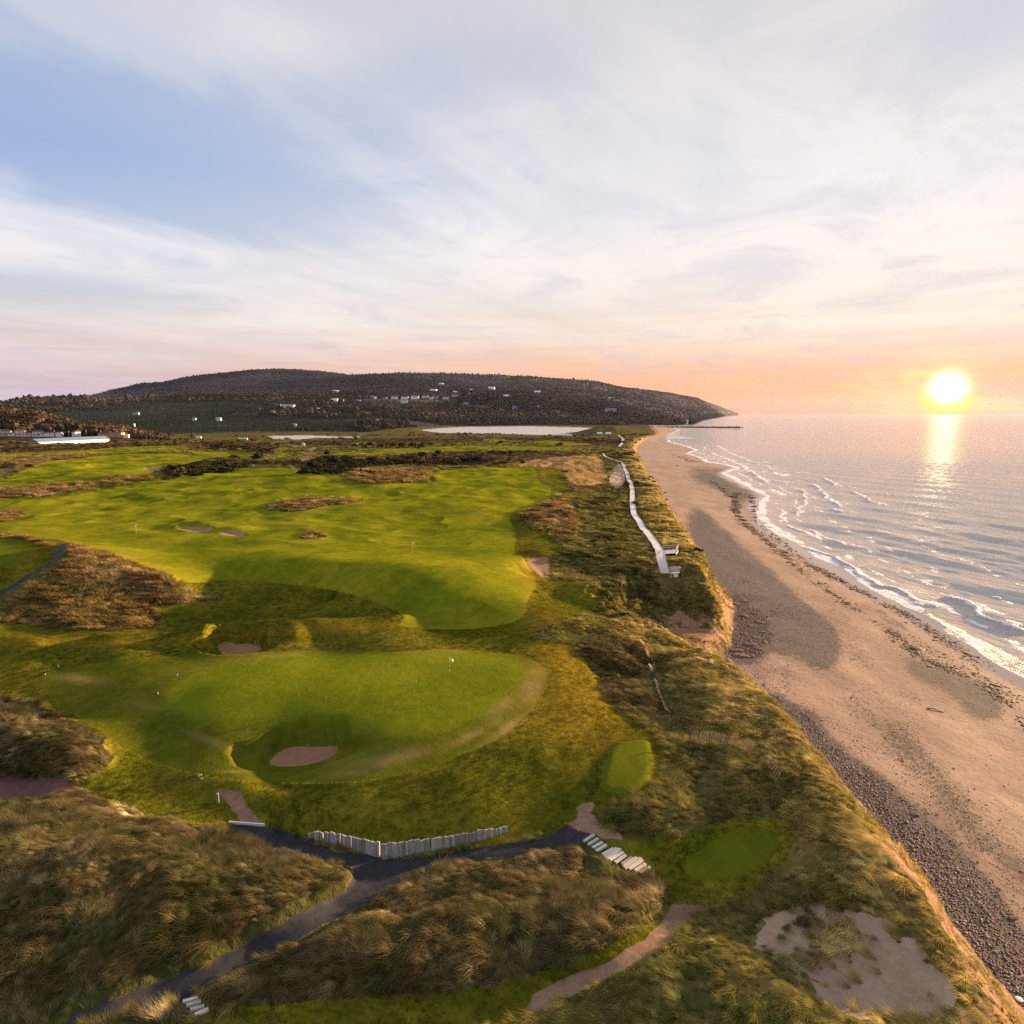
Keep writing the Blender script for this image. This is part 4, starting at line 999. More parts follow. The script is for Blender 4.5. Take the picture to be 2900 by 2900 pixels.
def at_hill(px, py):
    d = ray(px, py); ts = np.linspace(1150, 9000, 2600); q = d[0] / d[1]
    k = float(np.interp(q, xr(1160.0), np.arange(HAZ))); k0 = int(min(k, HAZ - 2)); kf = k - k0
    col_d = HD[:, k0] * (1 - kf) + HD[:, k0 + 1] * kf; col_z = HZ[:, k0] * (1 - kf) + HZ[:, k0 + 1] * kf
    Z = CAMZ + d[2] * ts; Y = d[1] * ts
    g = np.interp(Y, col_d, col_z)
    i = np.nonzero(Z <= g)[0]; i = i[0] if i.size else -1
    return Vector((d[0] * ts[i], Y[i], float(g[i])))

# the nearer brown slope behind the houses on the left
NX = np.linspace(-760, -330, 90); 
NPX = np.linspace(-420, 470, 120)
base_fade = np.interp(NPX, [-420, 340, 470], [1, 1, .35])
top = np.interp(NPX, [-420, -100, 0, 100, 170, 230, 300, 360, 420, 470], [1150, 1158, 1166, 1176, 1190, 1210, 1222, 1232, 1240, 1244])
nodesD = [np.full(120, 860.0), np.full(120, 950.0), np.full(120, 1010.0), np.full(120, 1180.0), np.full(120, 1330.0), np.full(120, 1600.0)]
topz = zof(top, 1180.0)
base_z = np.full(120, 11.5) * base_fade
nodesZ = [base_z - 6, base_z, base_z + .5, np.maximum(topz - 3, 1), np.maximum(topz * .9, 0), np.full(120, -6.0)]
lam = np.linspace(0, 5, 80); i0 = np.clip(lam.astype(int), 0, 4); fr = (lam - i0)[:, None]
ndD = np.array(nodesD); ndZ = np.array(nodesZ)
LD = ndD[i0] * (1 - fr) + ndD[i0 + 1] * fr; LZ = ndZ[i0] * (1 - fr) + ndZ[i0 + 1] * fr
LX = LD * ((NPX - 1450) / FPX / (CP + (1450 - 1200) / FPX * SP))[None, :]
LZ = LZ + 3.5 * fbm(LX / 60, LD / 60, 201, 3) * np.clip(LZ / 15, 0, 1)
slope_o = grid_mesh('hillside', LX, LD, LZ, M['heath'])
def slope_z(x, y):
    q = x / y; k = float(np.interp(q, (NPX - 1450) / FPX / (CP + 250 / FPX * SP), np.arange(120))); k0 = int(min(max(k, 0), 118)); kf = k - k0
    return float(np.interp(y, LD[:, 0], LZ[:, k0] * (1 - kf) + LZ[:, k0 + 1] * kf))
# ------------------------------------------------------------------ plants, stones and woods that nobody could count
def leaf_mat(name, base_c, transl=.35, tipmix=True, attrname='tint'):
    m = bpy.data.materials.new(name); m.use_nodes = True
    m.node_tree.nodes.clear(); t = NT(m.node_tree)
    tint = t.attr(attrname, 'INSTANCER').outputs['Color']
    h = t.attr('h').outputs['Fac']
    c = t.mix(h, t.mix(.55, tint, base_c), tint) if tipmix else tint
    d = t.node('ShaderNodeBsdfDiffuse'); t.put(d.inputs[0], c)
    tr = t.node('ShaderNodeBsdfTranslucent'); t.put(tr.inputs[0], c)
    mx = t.node('ShaderNodeMixShader'); mx.inputs[0].default_value = transl
    t.l.new(d.outputs[0], mx.inputs[1]); t.l.new(tr.outputs[0], mx.inputs[2])
    o = t.node('ShaderNodeOutputMaterial'); t.l.new(mx.outputs[0], o.inputs[0])
    return m
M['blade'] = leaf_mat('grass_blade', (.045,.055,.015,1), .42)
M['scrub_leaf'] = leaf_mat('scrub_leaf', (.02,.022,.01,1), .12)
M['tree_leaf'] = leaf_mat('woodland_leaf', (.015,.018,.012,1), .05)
m, t, b = base_mat('beach_stone', .75, .3)
t.put(b.inputs['Base Color'], t.attr('tint', 'INSTANCER').outputs['Color']); M['stone'] = m
m, t, b = base_mat('wet_weed', .55, .4)
t.put(b.inputs['Base Color'], t.attr('tint', 'INSTANCER').outputs['Color']); M['weed'] = m

def template(name, vs, fs, mat, h=None, smooth_=False):
    me = bpy.data.meshes.new(name); me.from_pydata(vs, [], fs); me.materials.append(mat)
    if h is not None:
        a = me.attributes.new('h', 'FLOAT', 'POINT'); a.data.foreach_set('value', np.array(h, np.float32))
    if smooth_: me.polygons.foreach_set('use_smooth', np.ones(len(fs), bool))
    return bpy.data.objects.new(name, me)

def tuft(seed, n, rad, length, width, lean, spread, up=.6, segs=3):
    """a clump of bending blades combed towards +x"""
    r = random.Random(seed); vs = []; fs = []; hs = []
    for i in range(n):
        a = r.uniform(0, 6.283); q = rad * math.sqrt(r.random())
        bx_, by_ = q * math.cos(a), q * math.sin(a)
        d = r.gauss(0, spread); L = length * r.uniform(.55, 1.15); w_ = width * r.uniform(.6, 1.3)
        le = lean * r.uniform(.5, 1.4)
        dx_, dy_ = math.cos(d), math.sin(d); px_, py_ = -dy_, dx_
        i0 = len(vs)
        for k in range(segs + 1):
            tq = k / segs
            ho = le * L * tq ** 1.7; ve = L * (up * tq - (up * .42 * le) * tq * tq)
            ww = w_ * (1 - tq) ** .6 * .5
            cx_, cy_, cz_ = bx_ + dx_ * ho, by_ + dy_ * ho, max(ve, .0) - .04
            if k < segs:
                vs += [(cx_ - px_ * ww, cy_ - py_ * ww, cz_), (cx_ + px_ * ww, cy_ + py_ * ww, cz_)]; hs += [tq, tq]
            else:
                vs.append((cx_, cy_, cz_)); hs.append(1)
        for k in range(segs - 1):
            b0 = i0 + 2 * k; fs.append((b0, b0 + 1, b0 + 3, b0 + 2))
        b0 = i0 + 2 * (segs - 1); fs.append((b0, b0 + 1, b0 + 2))
    return vs, fs, hs
def clump(seed, n, R, H, leaf):
    """a bush or broad tree of many leaf-sized faces spread through an uneven volume"""
    r = random.Random(seed); vs = []; fs = []; hs = []
    lob = [(r.uniform(-.5, .5) * R, r.uniform(-.5, .5) * R, r.uniform(.35, .75) * H, r.uniform(.4, .62)) for _ in range(6)]
    for i in range(n):
        lx, ly, lz, lr = lob[i % 6]
        th = r.uniform(0, 6.283); ph = math.acos(r.uniform(-.5, 1)); q = r.uniform(.75, 1.05)
        cx_ = lx + R * lr * q * math.sin(ph) * math.cos(th); cy_ = ly + R * lr * q * math.sin(ph) * math.sin(th)
        cz_ = max(.02 * H, lz + H * .42 * lr * q * math.cos(ph) * 1.6)
        nrm = Vector((math.sin(ph) * math.cos(th) + r.gauss(0, .35), math.sin(ph) * math.sin(th) + r.gauss(0, .35), math.cos(ph) + r.gauss(0, .35))).normalized()
        tx = nrm.orthogonal().normalized(); tx.rotate(Matrix.Rotation(r.uniform(0, 6.28), 3, nrm)); ty = nrm.cross(tx)
        s = leaf * r.uniform(.6, 1.4); i0 = len(vs); c_ = Vector((cx_, cy_, cz_))
        for a_, b_ in ((-1, -.6), (1, -.7), (.7, .9), (-.6, .8)):
            p_ = c_ + tx * a_ * s + ty * b_ * s + nrm * r.uniform(-.2, .2) * s; vs.append(tuple(p_)); hs.append(min(1, cz_ / H))
        fs.append((i0, i0 + 1, i0 + 2, i0 + 3))
    return vs, fs, hs
def spruce_parts(seed, H, R, tiers=9, per=9):
    """pointed conifer: drooping branch fans in uneven tiers"""
    r = random.Random(seed); vs = []; fs = []; hs = []
    for k in range(tiers):
        t_ = k / (tiers - 1); z0 = H * (.08 + .86 * t_); rr_ = R * (1 - t_) ** .85 * r.uniform(.8, 1.15) + R * .05
        m_ = max(4, int(per * (1 - .5 * t_)))
        for i in range(m_):
            a = 6.283 * (i + r.uniform(-.35, .35)) / m_ + k * .7; L = rr_ * r.uniform(.65, 1.2); wv = L * .42 + R * .05
            ca_, sa_ = math.cos(a), math.sin(a); dz_ = -L * r.uniform(.15, .45); i0 = len(vs)
            for (q, s_, zz) in ((0, 0, H * .06), (.55, -.5, dz_ * .3), (1, 0, dz_), (.55, .5, dz_ * .3)):
                vs.append((ca_ * L * q - sa_ * wv * s_, sa_ * L * q + ca_ * wv * s_, z0 + zz)); hs.append(q)
            fs += [(i0, i0 + 1, i0 + 2), (i0, i0 + 2, i0 + 3)]
    i0 = len(vs); vs += [(R * .06, 0, H * .9), (-R * .04, R * .05, H * .9), (-R * .04, -R * .05, H * .9), (0, 0, H * 1.04)]; hs += [1] * 4
    fs += [(i0, i0 + 1, i0 + 3), (i0 + 1, i0 + 2, i0 + 3), (i0 + 2, i0, i0 + 3)]
    return vs, fs, hs
def stone_t(seed, n=1):
    r = random.Random(seed); bm = bmesh.new(); bmesh.ops.create_icosphere(bm, subdivisions=1, radius=1)
    for v in bm.verts:
        v.co *= r.uniform(.75, 1.15); v.co.z *= .5
    vs = [tuple(v.co) for v in bm.verts]; fs = [tuple(v.index for v in f.verts) for f in bm.faces]; bm.free()
    return vs, fs

def scatter(name, pts, temps, rot, scl, tint, idx, label, kind='stuff'):
    pts = np.asarray(pts, np.float32)
    me = bpy.data.meshes.new(name); me.vertices.add(len(pts)); me.vertices.foreach_set('co', pts.ravel())
    a = me.attributes.new('rot', 'FLOAT_VECTOR', 'POINT'); a.data.foreach_set('vector', np.asarray(rot, np.float32).ravel())
    a = me.attributes.new('scl', 'FLOAT_VECTOR', 'POINT'); a.data.foreach_set('vector', np.asarray(scl, np.float32).ravel())
    t4 = np.concatenate([np.asarray(tint, np.float32), np.ones((len(pts), 1), np.float32)], 1)
    a = me.attributes.new('tint', 'FLOAT_COLOR', 'POINT'); a.data.foreach_set('color', t4.ravel())
    a = me.attributes.new('pick', 'INT', 'POINT'); a.data.foreach_set('value', np.asarray(idx, np.int32))
    o = bpy.data.objects.new(name, me); COL.objects.link(o); o['kind'] = kind; o['label'] = label
    ng = bpy.data.node_groups.new(name + '_scatter', 'GeometryNodeTree')
    ng.interface.new_socket('Geometry', in_out='INPUT', socket_type='NodeSocketGeometry')
    ng.interface.new_socket('Geometry', in_out='OUTPUT', socket_type='NodeSocketGeometry')
    gi = ng.nodes.new('NodeGroupInput'); go = ng.nodes.new('NodeGroupOutput')
    iop = ng.nodes.new('GeometryNodeInstanceOnPoints'); jn = ng.nodes.new('GeometryNodeJoinGeometry')
    for tp in temps:
        oi = ng.nodes.new('GeometryNodeObjectInfo'); oi.inputs['Object'].default_value = tp; oi.inputs['As Instance'].default_value = True
        ng.links.new(oi.outputs['Geometry'], jn.inputs[0])
    def named(n_, ty):
        nd_ = ng.nodes.new('GeometryNodeInputNamedAttribute'); nd_.data_type = ty; nd_.inputs['Name'].default_value = n_
        return nd_.outputs[0]
    ng.links.new(gi.outputs[0], iop.inputs['Points']); ng.links.new(jn.outputs[0], iop.inputs['Instance'])
    iop.inputs['Pick Instance'].default_value = True
    ng.links.new(named('pick', 'INT'), iop.inputs['Instance Index'])
    e2r = ng.nodes.new('FunctionNodeEulerToRotation'); ng.links.new(named('rot', 'FLOAT_VECTOR'), e2r.inputs[0])
    ng.links.new(e2r.outputs[0], iop.inputs['Rotation'])
    ng.links.new(named('scl', 'FLOAT_VECTOR'), iop.inputs['Scale'])
    ng.links.new(iop.outputs[0], go.inputs[0])
    md = o.modifiers.new('scatter', 'NODES'); md.node_group = ng
    return o

AREA = np.linalg.norm(np.cross(P[1:, :-1] - P[:-1, :-1], P[:-1, 1:] - P[:-1, :-1]), axis=2)
DIST = np.hypot(XG, YG)[:-1, :-1]
INV = (PX[:-1, :-1] > -350) & (PX[:-1, :-1] < 3250) & (PY[:-1, :-1] < 3400) & (YG[:-1, :-1] > 18)
def sample(density, X=None, Y=None, Z=None, area=None):
    """random surface points, density per square metre given for every cell"""
    X = XG if X is None else X; Y = YG if Y is None else Y; Z = ZT if Z is None else Z; area = AREA if area is None else area
    lamb = (density * area).ravel(); n = RNG.poisson(lamb); cells = np.repeat(np.arange(n.size), n)
    C_ = X.shape[1]; r = cells // (C_ - 1); c = cells % (C_ - 1); a = RNG.random(cells.size); b_ = RNG.random(cells.size)
    def il(G): return G[r, c] * (1 - a) * (1 - b_) + G[r, c + 1] * (1 - a) * b_ + G[r + 1, c] * a * (1 - b_) + G[r + 1, c + 1] * a * b_
    return np.stack([il(X), il(Y), il(Z)], 1), r, c
def palette(cols, u):
    cols = np.array(cols, float); k = np.clip(u, 0, .9999) * (len(cols) - 1); i = k.astype(int); f = (k - i)[:, None]
    return cols[i] * (1 - f) + cols[i + 1] * f
def wind(x, y, s=5.5, seed=300, base=3.5, amp=2.0):
    return base + amp * fbm(x / s, y / s, seed, 3, .5) * 1.8
MOWC = [(.014,.024,.004), (.045,.055,.006), (.095,.090,.010), (.16,.125,.016), (.08,.08,.010)]
KEEP = np.ones(ZT.shape, bool)[:-1, :-1]
for bx0, by0, bx1, by1 in ((505, 2815, 600, 2895), (1650, 2360, 1840, 2480), (640, 2318, 760, 2350), (605, 2235, 630, 2280), (1865, 1590, 1900, 1655), (1870, 1630, 1930, 1662), (1855, 1545, 1925, 1580)):
    KEEP &= ~((PX[:-1, :-1] > bx0) & (PX[:-1, :-1] < bx1) & (PY[:-1, :-1] > by0) & (PY[:-1, :-1] < by1))
for cw_ in ([(1883,1650),(1872,1594),(1866,1561),(1855,1543),(1834,1515),(1813,1485),(1796,1462),(1791,1433),(1791,1392),(1786,1370),(1777,1351),(1763,1312)], [(1763,1311),(1738,1303),(1716,1297),(1708,1284)]):
    wl_ = [(lambda q: (q.x, q.y))(at(*q_)) for q_ in cw_]
    KEEP &= segdist(XG[:-1, :-1], YG[:-1, :-1], wl_) > 1.9
KEEP &= ~((blur((CL == 9).astype(float), 1, 5)[:-1, :-1] > .02) & (DIST < 260) & (CL[:-1, :-1] == 5))
sunny = smooth(18, 1, (edge_x(YG) - XG))[:-1, :-1]      # golden sunlight along the seaward rim, put into the marram colour
def grass(name, label, density, temps, size, cols, nscale, windamp=2.0, jit=.35, base=3.4, rnd=.25, ws=5.5):
    density = density * KEEP
    pts, r, c = sample(density * INV)
    if len(pts) == 0: return None
    x, y = pts[:, 0], pts[:, 1]; n = len(pts)
    ang = wind(x, y, ws, 300, base, windamp) + RNG.normal(0, jit, n)
    rot = np.stack([RNG.normal(0, .08, n), RNG.normal(0, .08, n), ang], 1)
    patch = .5 + .5 * fbm(x / nscale, y / nscale, 310, 4, .6) * 1.7
    s = size * np.exp(RNG.normal(0, .18, n)) * (.75 + .5 * (.5 + .5 * fbm(x / 3.5, y / 3.5, 320, 3) * 1.6))
    u = patch * (1 - rnd) + RNG.random(n) * rnd + (RNG.random(n) - .5) * .12
    if cols is MARRAM: u = u * .80 + sunny[r, c] * .50
    glow = smooth(.12, .45, fbm(x / 1.7, y / 1.7, 311, 3, .6)) * .55      # highlights put into the tint: brighter straw tufts in drifts
    tint = palette(cols, u) * (np.exp(RNG.normal(0, .28, n)))[:, None] * (1 + glow[:, None])
    if cols is MOWC: tint = tint * (1 - .75 * SUN_GOLD[r, c][:, None]) + np.array([[.27, .175, .02]]) * .75 * SUN_GOLD[r, c][:, None] * np.exp(RNG.normal(0, .3, n))[:, None]  # the same painted sunlight carried onto the short tufts
    scl = np.stack([s, s, s * RNG.uniform(.8, 1.2, n)], 1)
    print(name, n)
    return scatter(name, pts, temps, rot, scl, np.clip(tint, 0, 1), RNG.integers(0, len(temps), n), label)

TALL = [template('tall_tuft', *(lambda q: (q[0], q[1]))(tuft(s, 46, .22, 1.15, .030, .95, .42)), M['blade'], tuft(s, 46, .22, 1.15, .030, .95, .42)[2]) for s in (1, 2, 3, 4)]
WIDE = [template('broad_tuft', *(lambda q: (q[0], q[1]))(tuft(s, 40, .55, 1.2, .07, .8, .7)), M['blade'], tuft(s, 40, .55, 1.2, .07, .8, .7)[2]) for s in (11, 12, 13)]
SHORT = [template('short_tuft', *(lambda q: (q[0], q[1]))(tuft(s, 26, .30, .30, .022, .8, .9, .8, 2)), M['blade'], tuft(s, 26, .30, .30, .022, .8, .9, .8, 2)[2]) for s in (21, 22, 23)]
cl_ = CL[:-1, :-1]; D_ = DIST
lowedge = 1 - .0 * D_
fbmk = lambda s, sd, o=3: fbm(XG / s, YG / s, sd, o)[:-1, :-1]
STRAW = [(.026,.036,.013), (.092,.092,.032), (.22,.18,.075), (.12,.082,.040), (.37,.29,.14), (.62,.50,.29)]
MARRAM = [(.030,.046,.015), (.11,.13,.036), (.29,.25,.070), (.17,.16,.052), (.48,.36,.10), (.64,.48,.18)]
DUNE = [(.07,.066,.022), (.27,.20,.060), (.42,.29,.10), (.17,.10,.038), (.48,.33,.14), (.60,.44,.23)]
cx_b = (PX[:-1, :-1] < 1000)
nearF = (cl_ == 5) & (D_ < 105)
grass('tall_grass', 'long wind-combed brown and green grass on the near dunes', 13.0 * nearF * (.55 + .45 * (fbmk(4, 400) > -.35)), TALL, .70, STRAW, 4, 2.4, .24, 3.4, .32, 4)
grass('tall_grass', 'straw-coloured grass on the dune at the left', 2.2 * ((cl_ == 5) & (D_ >= 105) & (D_ < 260)), WIDE, .95, DUNE, 9)
grass('tall_grass', 'golden grass on the farther mounds', .35 * ((cl_ == 5) & (D_ >= 260) & (D_ < 620)), WIDE, 1.7, DUNE, 30)
cover = np.clip(.75 + 1.2 * fbmk(9, 410), .10, 1)
bare = np.exp(-(((PX[:-1, :-1] - 2010) / 60) ** 2 + ((PY[:-1, :-1] - 2220) / 90) ** 2)) + .9 * np.exp(-(((PX[:-1, :-1] - 2230) / 170) ** 2 + ((PY[:-1, :-1] - 2720) / 110) ** 2))
nearM = (cl_ == 0) & (D_ < 125)
grass('marram_grass', 'green and yellow marram grass along the near bluff', 14.0 * nearM * cover * np.clip(1 - bare, .12, 1), TALL, .66, MARRAM, 4, 1.6, .28, 3.2, .34, 4)
grass('marram_grass', 'grey-green grass on the strip between fairway and bluff', 2.4 * ((cl_ == 0) & (D_ >= 125) & (D_ < 330)) * cover, WIDE, .85, MARRAM, 16, 1.2, .4)
grass('marram_grass', 'far green and brown grass beside the boardwalk', .22 * ((cl_ == 0) & (D_ >= 330) & (D_ < 650)), WIDE, 1.7, MARRAM, 35, 1.2)
grass('marram_grass', 'sparse marram grass on the bare sand of the near bluff', 1.8 * ((cl_ == 11) & (D_ < 130)) * np.clip(fbmk(4, 420) * 6 + .6, .06, 3), TALL, .8, MARRAM, 8)
grass('bluff_grass', 'grass clinging to the face of the bluff', 1.8 * ((cl_ == 13) & (D_ < 330)) * np.clip(fbmk(5, 430) * 3.0 + .15, 0, 1), WIDE, .55, MARRAM, 12)
grass('short_grass', 'short shaggy grass on the banks round the nearest green', 9.0 * ((cl_ == 4) & (D_ < 115)), SHORT, .75, MOWC, 9, 2.5, .6)
grass('short_grass', 'short shaggy grass on the slopes behind the nearest green', 2.0 * ((cl_ == 4) & (D_ >= 115) & (D_ < 200)), SHORT, 1.2, MOWC, 12, 2.5, .6)

# shingle
STN_T = [template('pebble', *stone_t(s), M['stone'], None, True) for s in (31, 32, 33, 34)]
g7_in = inside(gx, gy, G7)[:-1, :-1]; g6_in = inside(gx, gy, G6)[:-1, :-1]
stn_in = inside(gx, gy, STN)[:-1, :-1] | inside(gx, gy, ROCKS)[:-1, :-1]
wdn = np.clip(1 - np.abs(PX[:-1, :-1] - np.interp(PY[:-1, :-1], [1940, 2200, 2550, 2900], [2160, 2400, 2730, 2960])) / 420, 0, 1)
isb = (cl_ == 12) & INV
dens = isb * (D_ < 185) * (34.0 * stn_in + 20.0 * g7_in + 5.0 * g6_in + 9.0 * wdn * np.clip(.4 + 2 * fbmk(6, 440), .1, 1.6) + .25)
pts, r, c = sample(np.clip(dens, 0, 34))
n = len(pts); print('shingle', n)
pts[:, 2] += .01
s = np.exp(RNG.normal(-2.92, .36, n)) * (1 + .35 * stn_in[r, c])
tint = palette([(.035,.027,.032), (.095,.060,.060), (.15,.090,.078), (.08,.068,.080), (.20,.13,.10), (.055,.042,.044)], RNG.random(n)) * np.exp(RNG.normal(0, .2, n))[:, None]
scatter('shingle', pts, STN_T, np.stack([RNG.normal(0, .25, n), RNG.normal(0, .25, n), RNG.uniform(0, 6.28, n)], 1), np.stack([s * RNG.uniform(.8, 1.6, n), s, s * RNG.uniform(.6, 1.1, n)], 1), tint, RNG.integers(0, 4, n), 'purple-brown beach stones banked along the foot of the bluff')

# seaweed cast up in broken lines
def along(px_line, n, spread, seed):
    w_ = np.array([unproj(q[0], q[1], .9) for q in px_line]); L = np.hypot(*np.diff(w_, axis=0).T); cu_ = np.concatenate([[0], np.cumsum(L)])
    s_ = RNG.random(n) * cu_[-1]; keep = fbm(s_ / 2.2, s_ * 0, seed, 3) > -.12; s_ = s_[keep]
    return np.stack([np.interp(s_, cu_, w_[:, 0]) + RNG.normal(0, spread, s_.size), np.interp(s_, cu_, w_[:, 1]) + RNG.normal(0, spread * 1.5, s_.size)], 1)
WL = [([(2092,1395),(2078,1410),(2088,1430),(2080,1445),(2110,1480),(2170,1530),(2230,1580),(2300,1640),(2386,1700),(2442,1746),(2470,1765)], 1900, .9),
      ([(2500,1770),(2540,1800),(2560,1816),(2596,1854),(2699,1896),(2815,1951),(2862,1998),(2920,2060)], 1500, .8),
      ([(2560,1810),(2650,1850),(2760,1900),(2900,1985)], 400, 2.2),
      ([(2280,1590),(2400,1650),(2500,1700),(2550,1720),(2600,1755),(2660,1790),(2720,1835),(2780,1870)], 1500, 1.0),
      ([(2120,1400),(2140,1430),(2150,1470),(2200,1520),(2280,1590)], 600, 1.2), ([(1905,1288),(1940,1300),(1990,1306)], 150, 1.5), ([(1940,1302),(1965,1312)], 60, 1.5), ([(2015,1362),(2045,1385),(2060,1400),(2075,1408)], 300, 1.2)]
pp = np.concatenate([along(a_, b_, c_, 500 + i) for i, (a_, b_, c_) in enumerate(WL)])
zz = ground_z(pp[:, 0], pp[:, 1]); k = zz > .05; pp = pp[k]; zz = zz[k]; n = len(pp); dd = pp[:, 1] / 150
s = np.exp(RNG.normal(-1.65, .5, n)) * np.clip(dd, .8, 2.2)
ti = palette([(.020,.014,.010), (.045,.028,.014), (.075,.045,.016)], RNG.random(n))
scatter('seaweed', np.stack([pp[:, 0], pp[:, 1], zz + .01], 1), STN_T, np.stack([RNG.normal(0, .1, n), RNG.normal(0, .1, n), RNG.normal(.3, .7, n)], 1), np.stack([s * 1.5, s, s * .35], 1), ti, RNG.integers(0, 4, n), 'dark brown seaweed in broken lines along the tide marks')

# scrub, far bushes and the woods
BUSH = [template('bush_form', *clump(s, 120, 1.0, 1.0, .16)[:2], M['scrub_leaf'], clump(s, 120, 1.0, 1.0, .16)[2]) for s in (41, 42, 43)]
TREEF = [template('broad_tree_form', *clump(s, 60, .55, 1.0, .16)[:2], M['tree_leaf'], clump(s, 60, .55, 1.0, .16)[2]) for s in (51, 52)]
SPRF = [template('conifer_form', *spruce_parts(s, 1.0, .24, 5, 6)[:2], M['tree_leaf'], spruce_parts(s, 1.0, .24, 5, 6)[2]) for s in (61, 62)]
def bushes(name, label, density, size, cols, nscale, flat_=.8, temps=BUSH, geo=None):
    pts, r, c = sample(density, *(geo or ()))
    n = len(pts); print(name, n)
    if n == 0: return
    s = size * np.exp(RNG.normal(0, .35, n))
    u = .5 + .5 * fbm(pts[:, 0] / nscale, pts[:, 1] / nscale, 330, 3) * 1.7
    u = u * .7 + RNG.random(n) * .3
    pts[:, 2] -= .05 * s
    scatter(name, pts, temps, np.stack([0 * s, 0 * s, RNG.uniform(0, 6.28, n)], 1), np.stack([s, s, s * flat_ * RNG.uniform(.7, 1.3, n)], 1), palette(cols, u) * np.exp(RNG.normal(0, .15, n))[:, None], RNG.integers(0, len(temps), n), label)
DARKB = [(.012,.020,.010), (.030,.038,.014), (.055,.045,.022), (.085,.055,.028)]
HEATB = [(.020,.022,.010), (.055,.042,.018), (.10,.060,.026), (.17,.11,.045)]
px_, py_ = PX[:-1, :-1], PY[:-1, :-1]
bushband = inside(PX, PY, [(470,1342),(520,1322),(560,1310),(600,1310),(680,1322),(640,1340),(560,1350),(490,1352)])[:-1, :-1] | inside(PX, PY, [(860,1318),(900,1300),(1060,1310),(1180,1300),(1400,1305),(1360,1318),(1240,1322),(1100,1322),(1000,1330),(900,1330)])[:-1, :-1] | inside(PX, PY, [(590,1262),(640,1264),(700,1272),(780,1278),(780,1284),(660,1276),(600,1268)])[:-1, :-1] | inside(PX, PY, [(830,1340),(880,1338),(980,1335),(1010,1342),(900,1346),(840,1346)])[:-1, :-1]
bushes('heath_scrub', 'dark green bushes crowding the hollow behind the big fairway', .05 * bushband, 2.3, DARKB, 40, .7)
bushes('heath_scrub', 'low brown heath scrub on the far links', .0060 * ((cl_ == 6) & (D_ < 1300)) * np.clip(.6 + 1.6 * fbmk(60, 450), 0, 2), 1.9, HEATB, 60, .55)
bushes('heath_scrub', 'scattered scrub on the far rough', .0018 * ((cl_ == 0) & (D_ > 330) & (D_ < 1500) & (ZT[:-1, :-1] > 1.5)) * np.clip(.5 + 2.0 * fbmk(60, 455), 0, 2), 2.4, HEATB, 80, .6)
bushes('heath_scrub', 'dark scrub clumps on the strip beside the bluff', .020 * ((cl_ == 0) & (D_ > 140) & (D_ < 330)) * np.clip(3.0 * fbmk(14, 460), 0, 2), 1.2, HEATB, 20, .5)
# brown wood behind the houses
Pn = np.stack([LX, LD, LZ], 2); An = np.linalg.norm(np.cross(Pn[1:, :-1] - Pn[:-1, :-1], Pn[:-1, 1:] - Pn[:-1, :-1]), axis=2)
BROWN = [(.030,.034,.018), (.075,.052,.030), (.12,.078,.045), (.17,.11,.06)]
bushes('woodland', 'russet autumn wood on the slope behind the white houses', .030 * ((LZ > 4) & (LD > 1000) & (LD < 1500))[:-1, :-1], 5.5, BROWN, 60, .95, BUSH, (LX, LD, LZ, An))
# woods on the hillside
Ph = np.stack([HX, HD, HZ], 2); Ah = np.linalg.norm(np.cross(Ph[1:, :-1] - Ph[:-1, :-1], Ph[:-1, 1:] - Ph[:-1, :-1]), axis=2)
sl_ = np.s_[:-1, :-1]
hpx, hpy = HPX[sl_], HPY[sl_]
vis = (hpx > -60) & (HD[sl_] < rdD.max()) & (lam[:1].size > 0)
nb_ = fbm(HX / 420, HD / 420, 340, 4, .55)[sl_]
okh = (HZ[sl_] > 1.2) & (mead[sl_] < .5) & (hpx > -80)
crest = (np.linspace(0, 7, HN) < 5.05)[:-1, None]
pine = ((hpy > 1150 + (hpx < 300) * 8) & (hpx < 1000) & (nb_ > -.2)) | (nb_ > .06)
nearh = okh & (HD[sl_] < 3700) & crest
WD = [(.020,.028,.022), (.048,.050,.036), (.095,.076,.058), (.15,.11,.085)]
bushes('woodland', 'brown and dark green wood on the hillside across the river', .0085 * (nearh & ~pine), 7.5, WD, 260, 1.0, TREEF, (HX, HD, HZ, Ah))
bushes('woodland', 'dark conifer wood on the hillside across the river', .0105 * (nearh & pine), 10.0, [(.010,.022,.018), (.020,.038,.028), (.038,.055,.036)], 260, 1.0, SPRF, (HX, HD, HZ, Ah))
bushes('woodland', 'distant woods covering the long ridge', .0026 * (okh & crest & (HD[sl_] >= 3700) & (HD[sl_] < 9000)), 5.5, [(.036,.043,.062), (.072,.070,.100), (.11,.102,.138)], 700, 1.0, TREEF, (HX, HD, HZ, Ah))  # bluish palette: haze of distance put into the tree colour
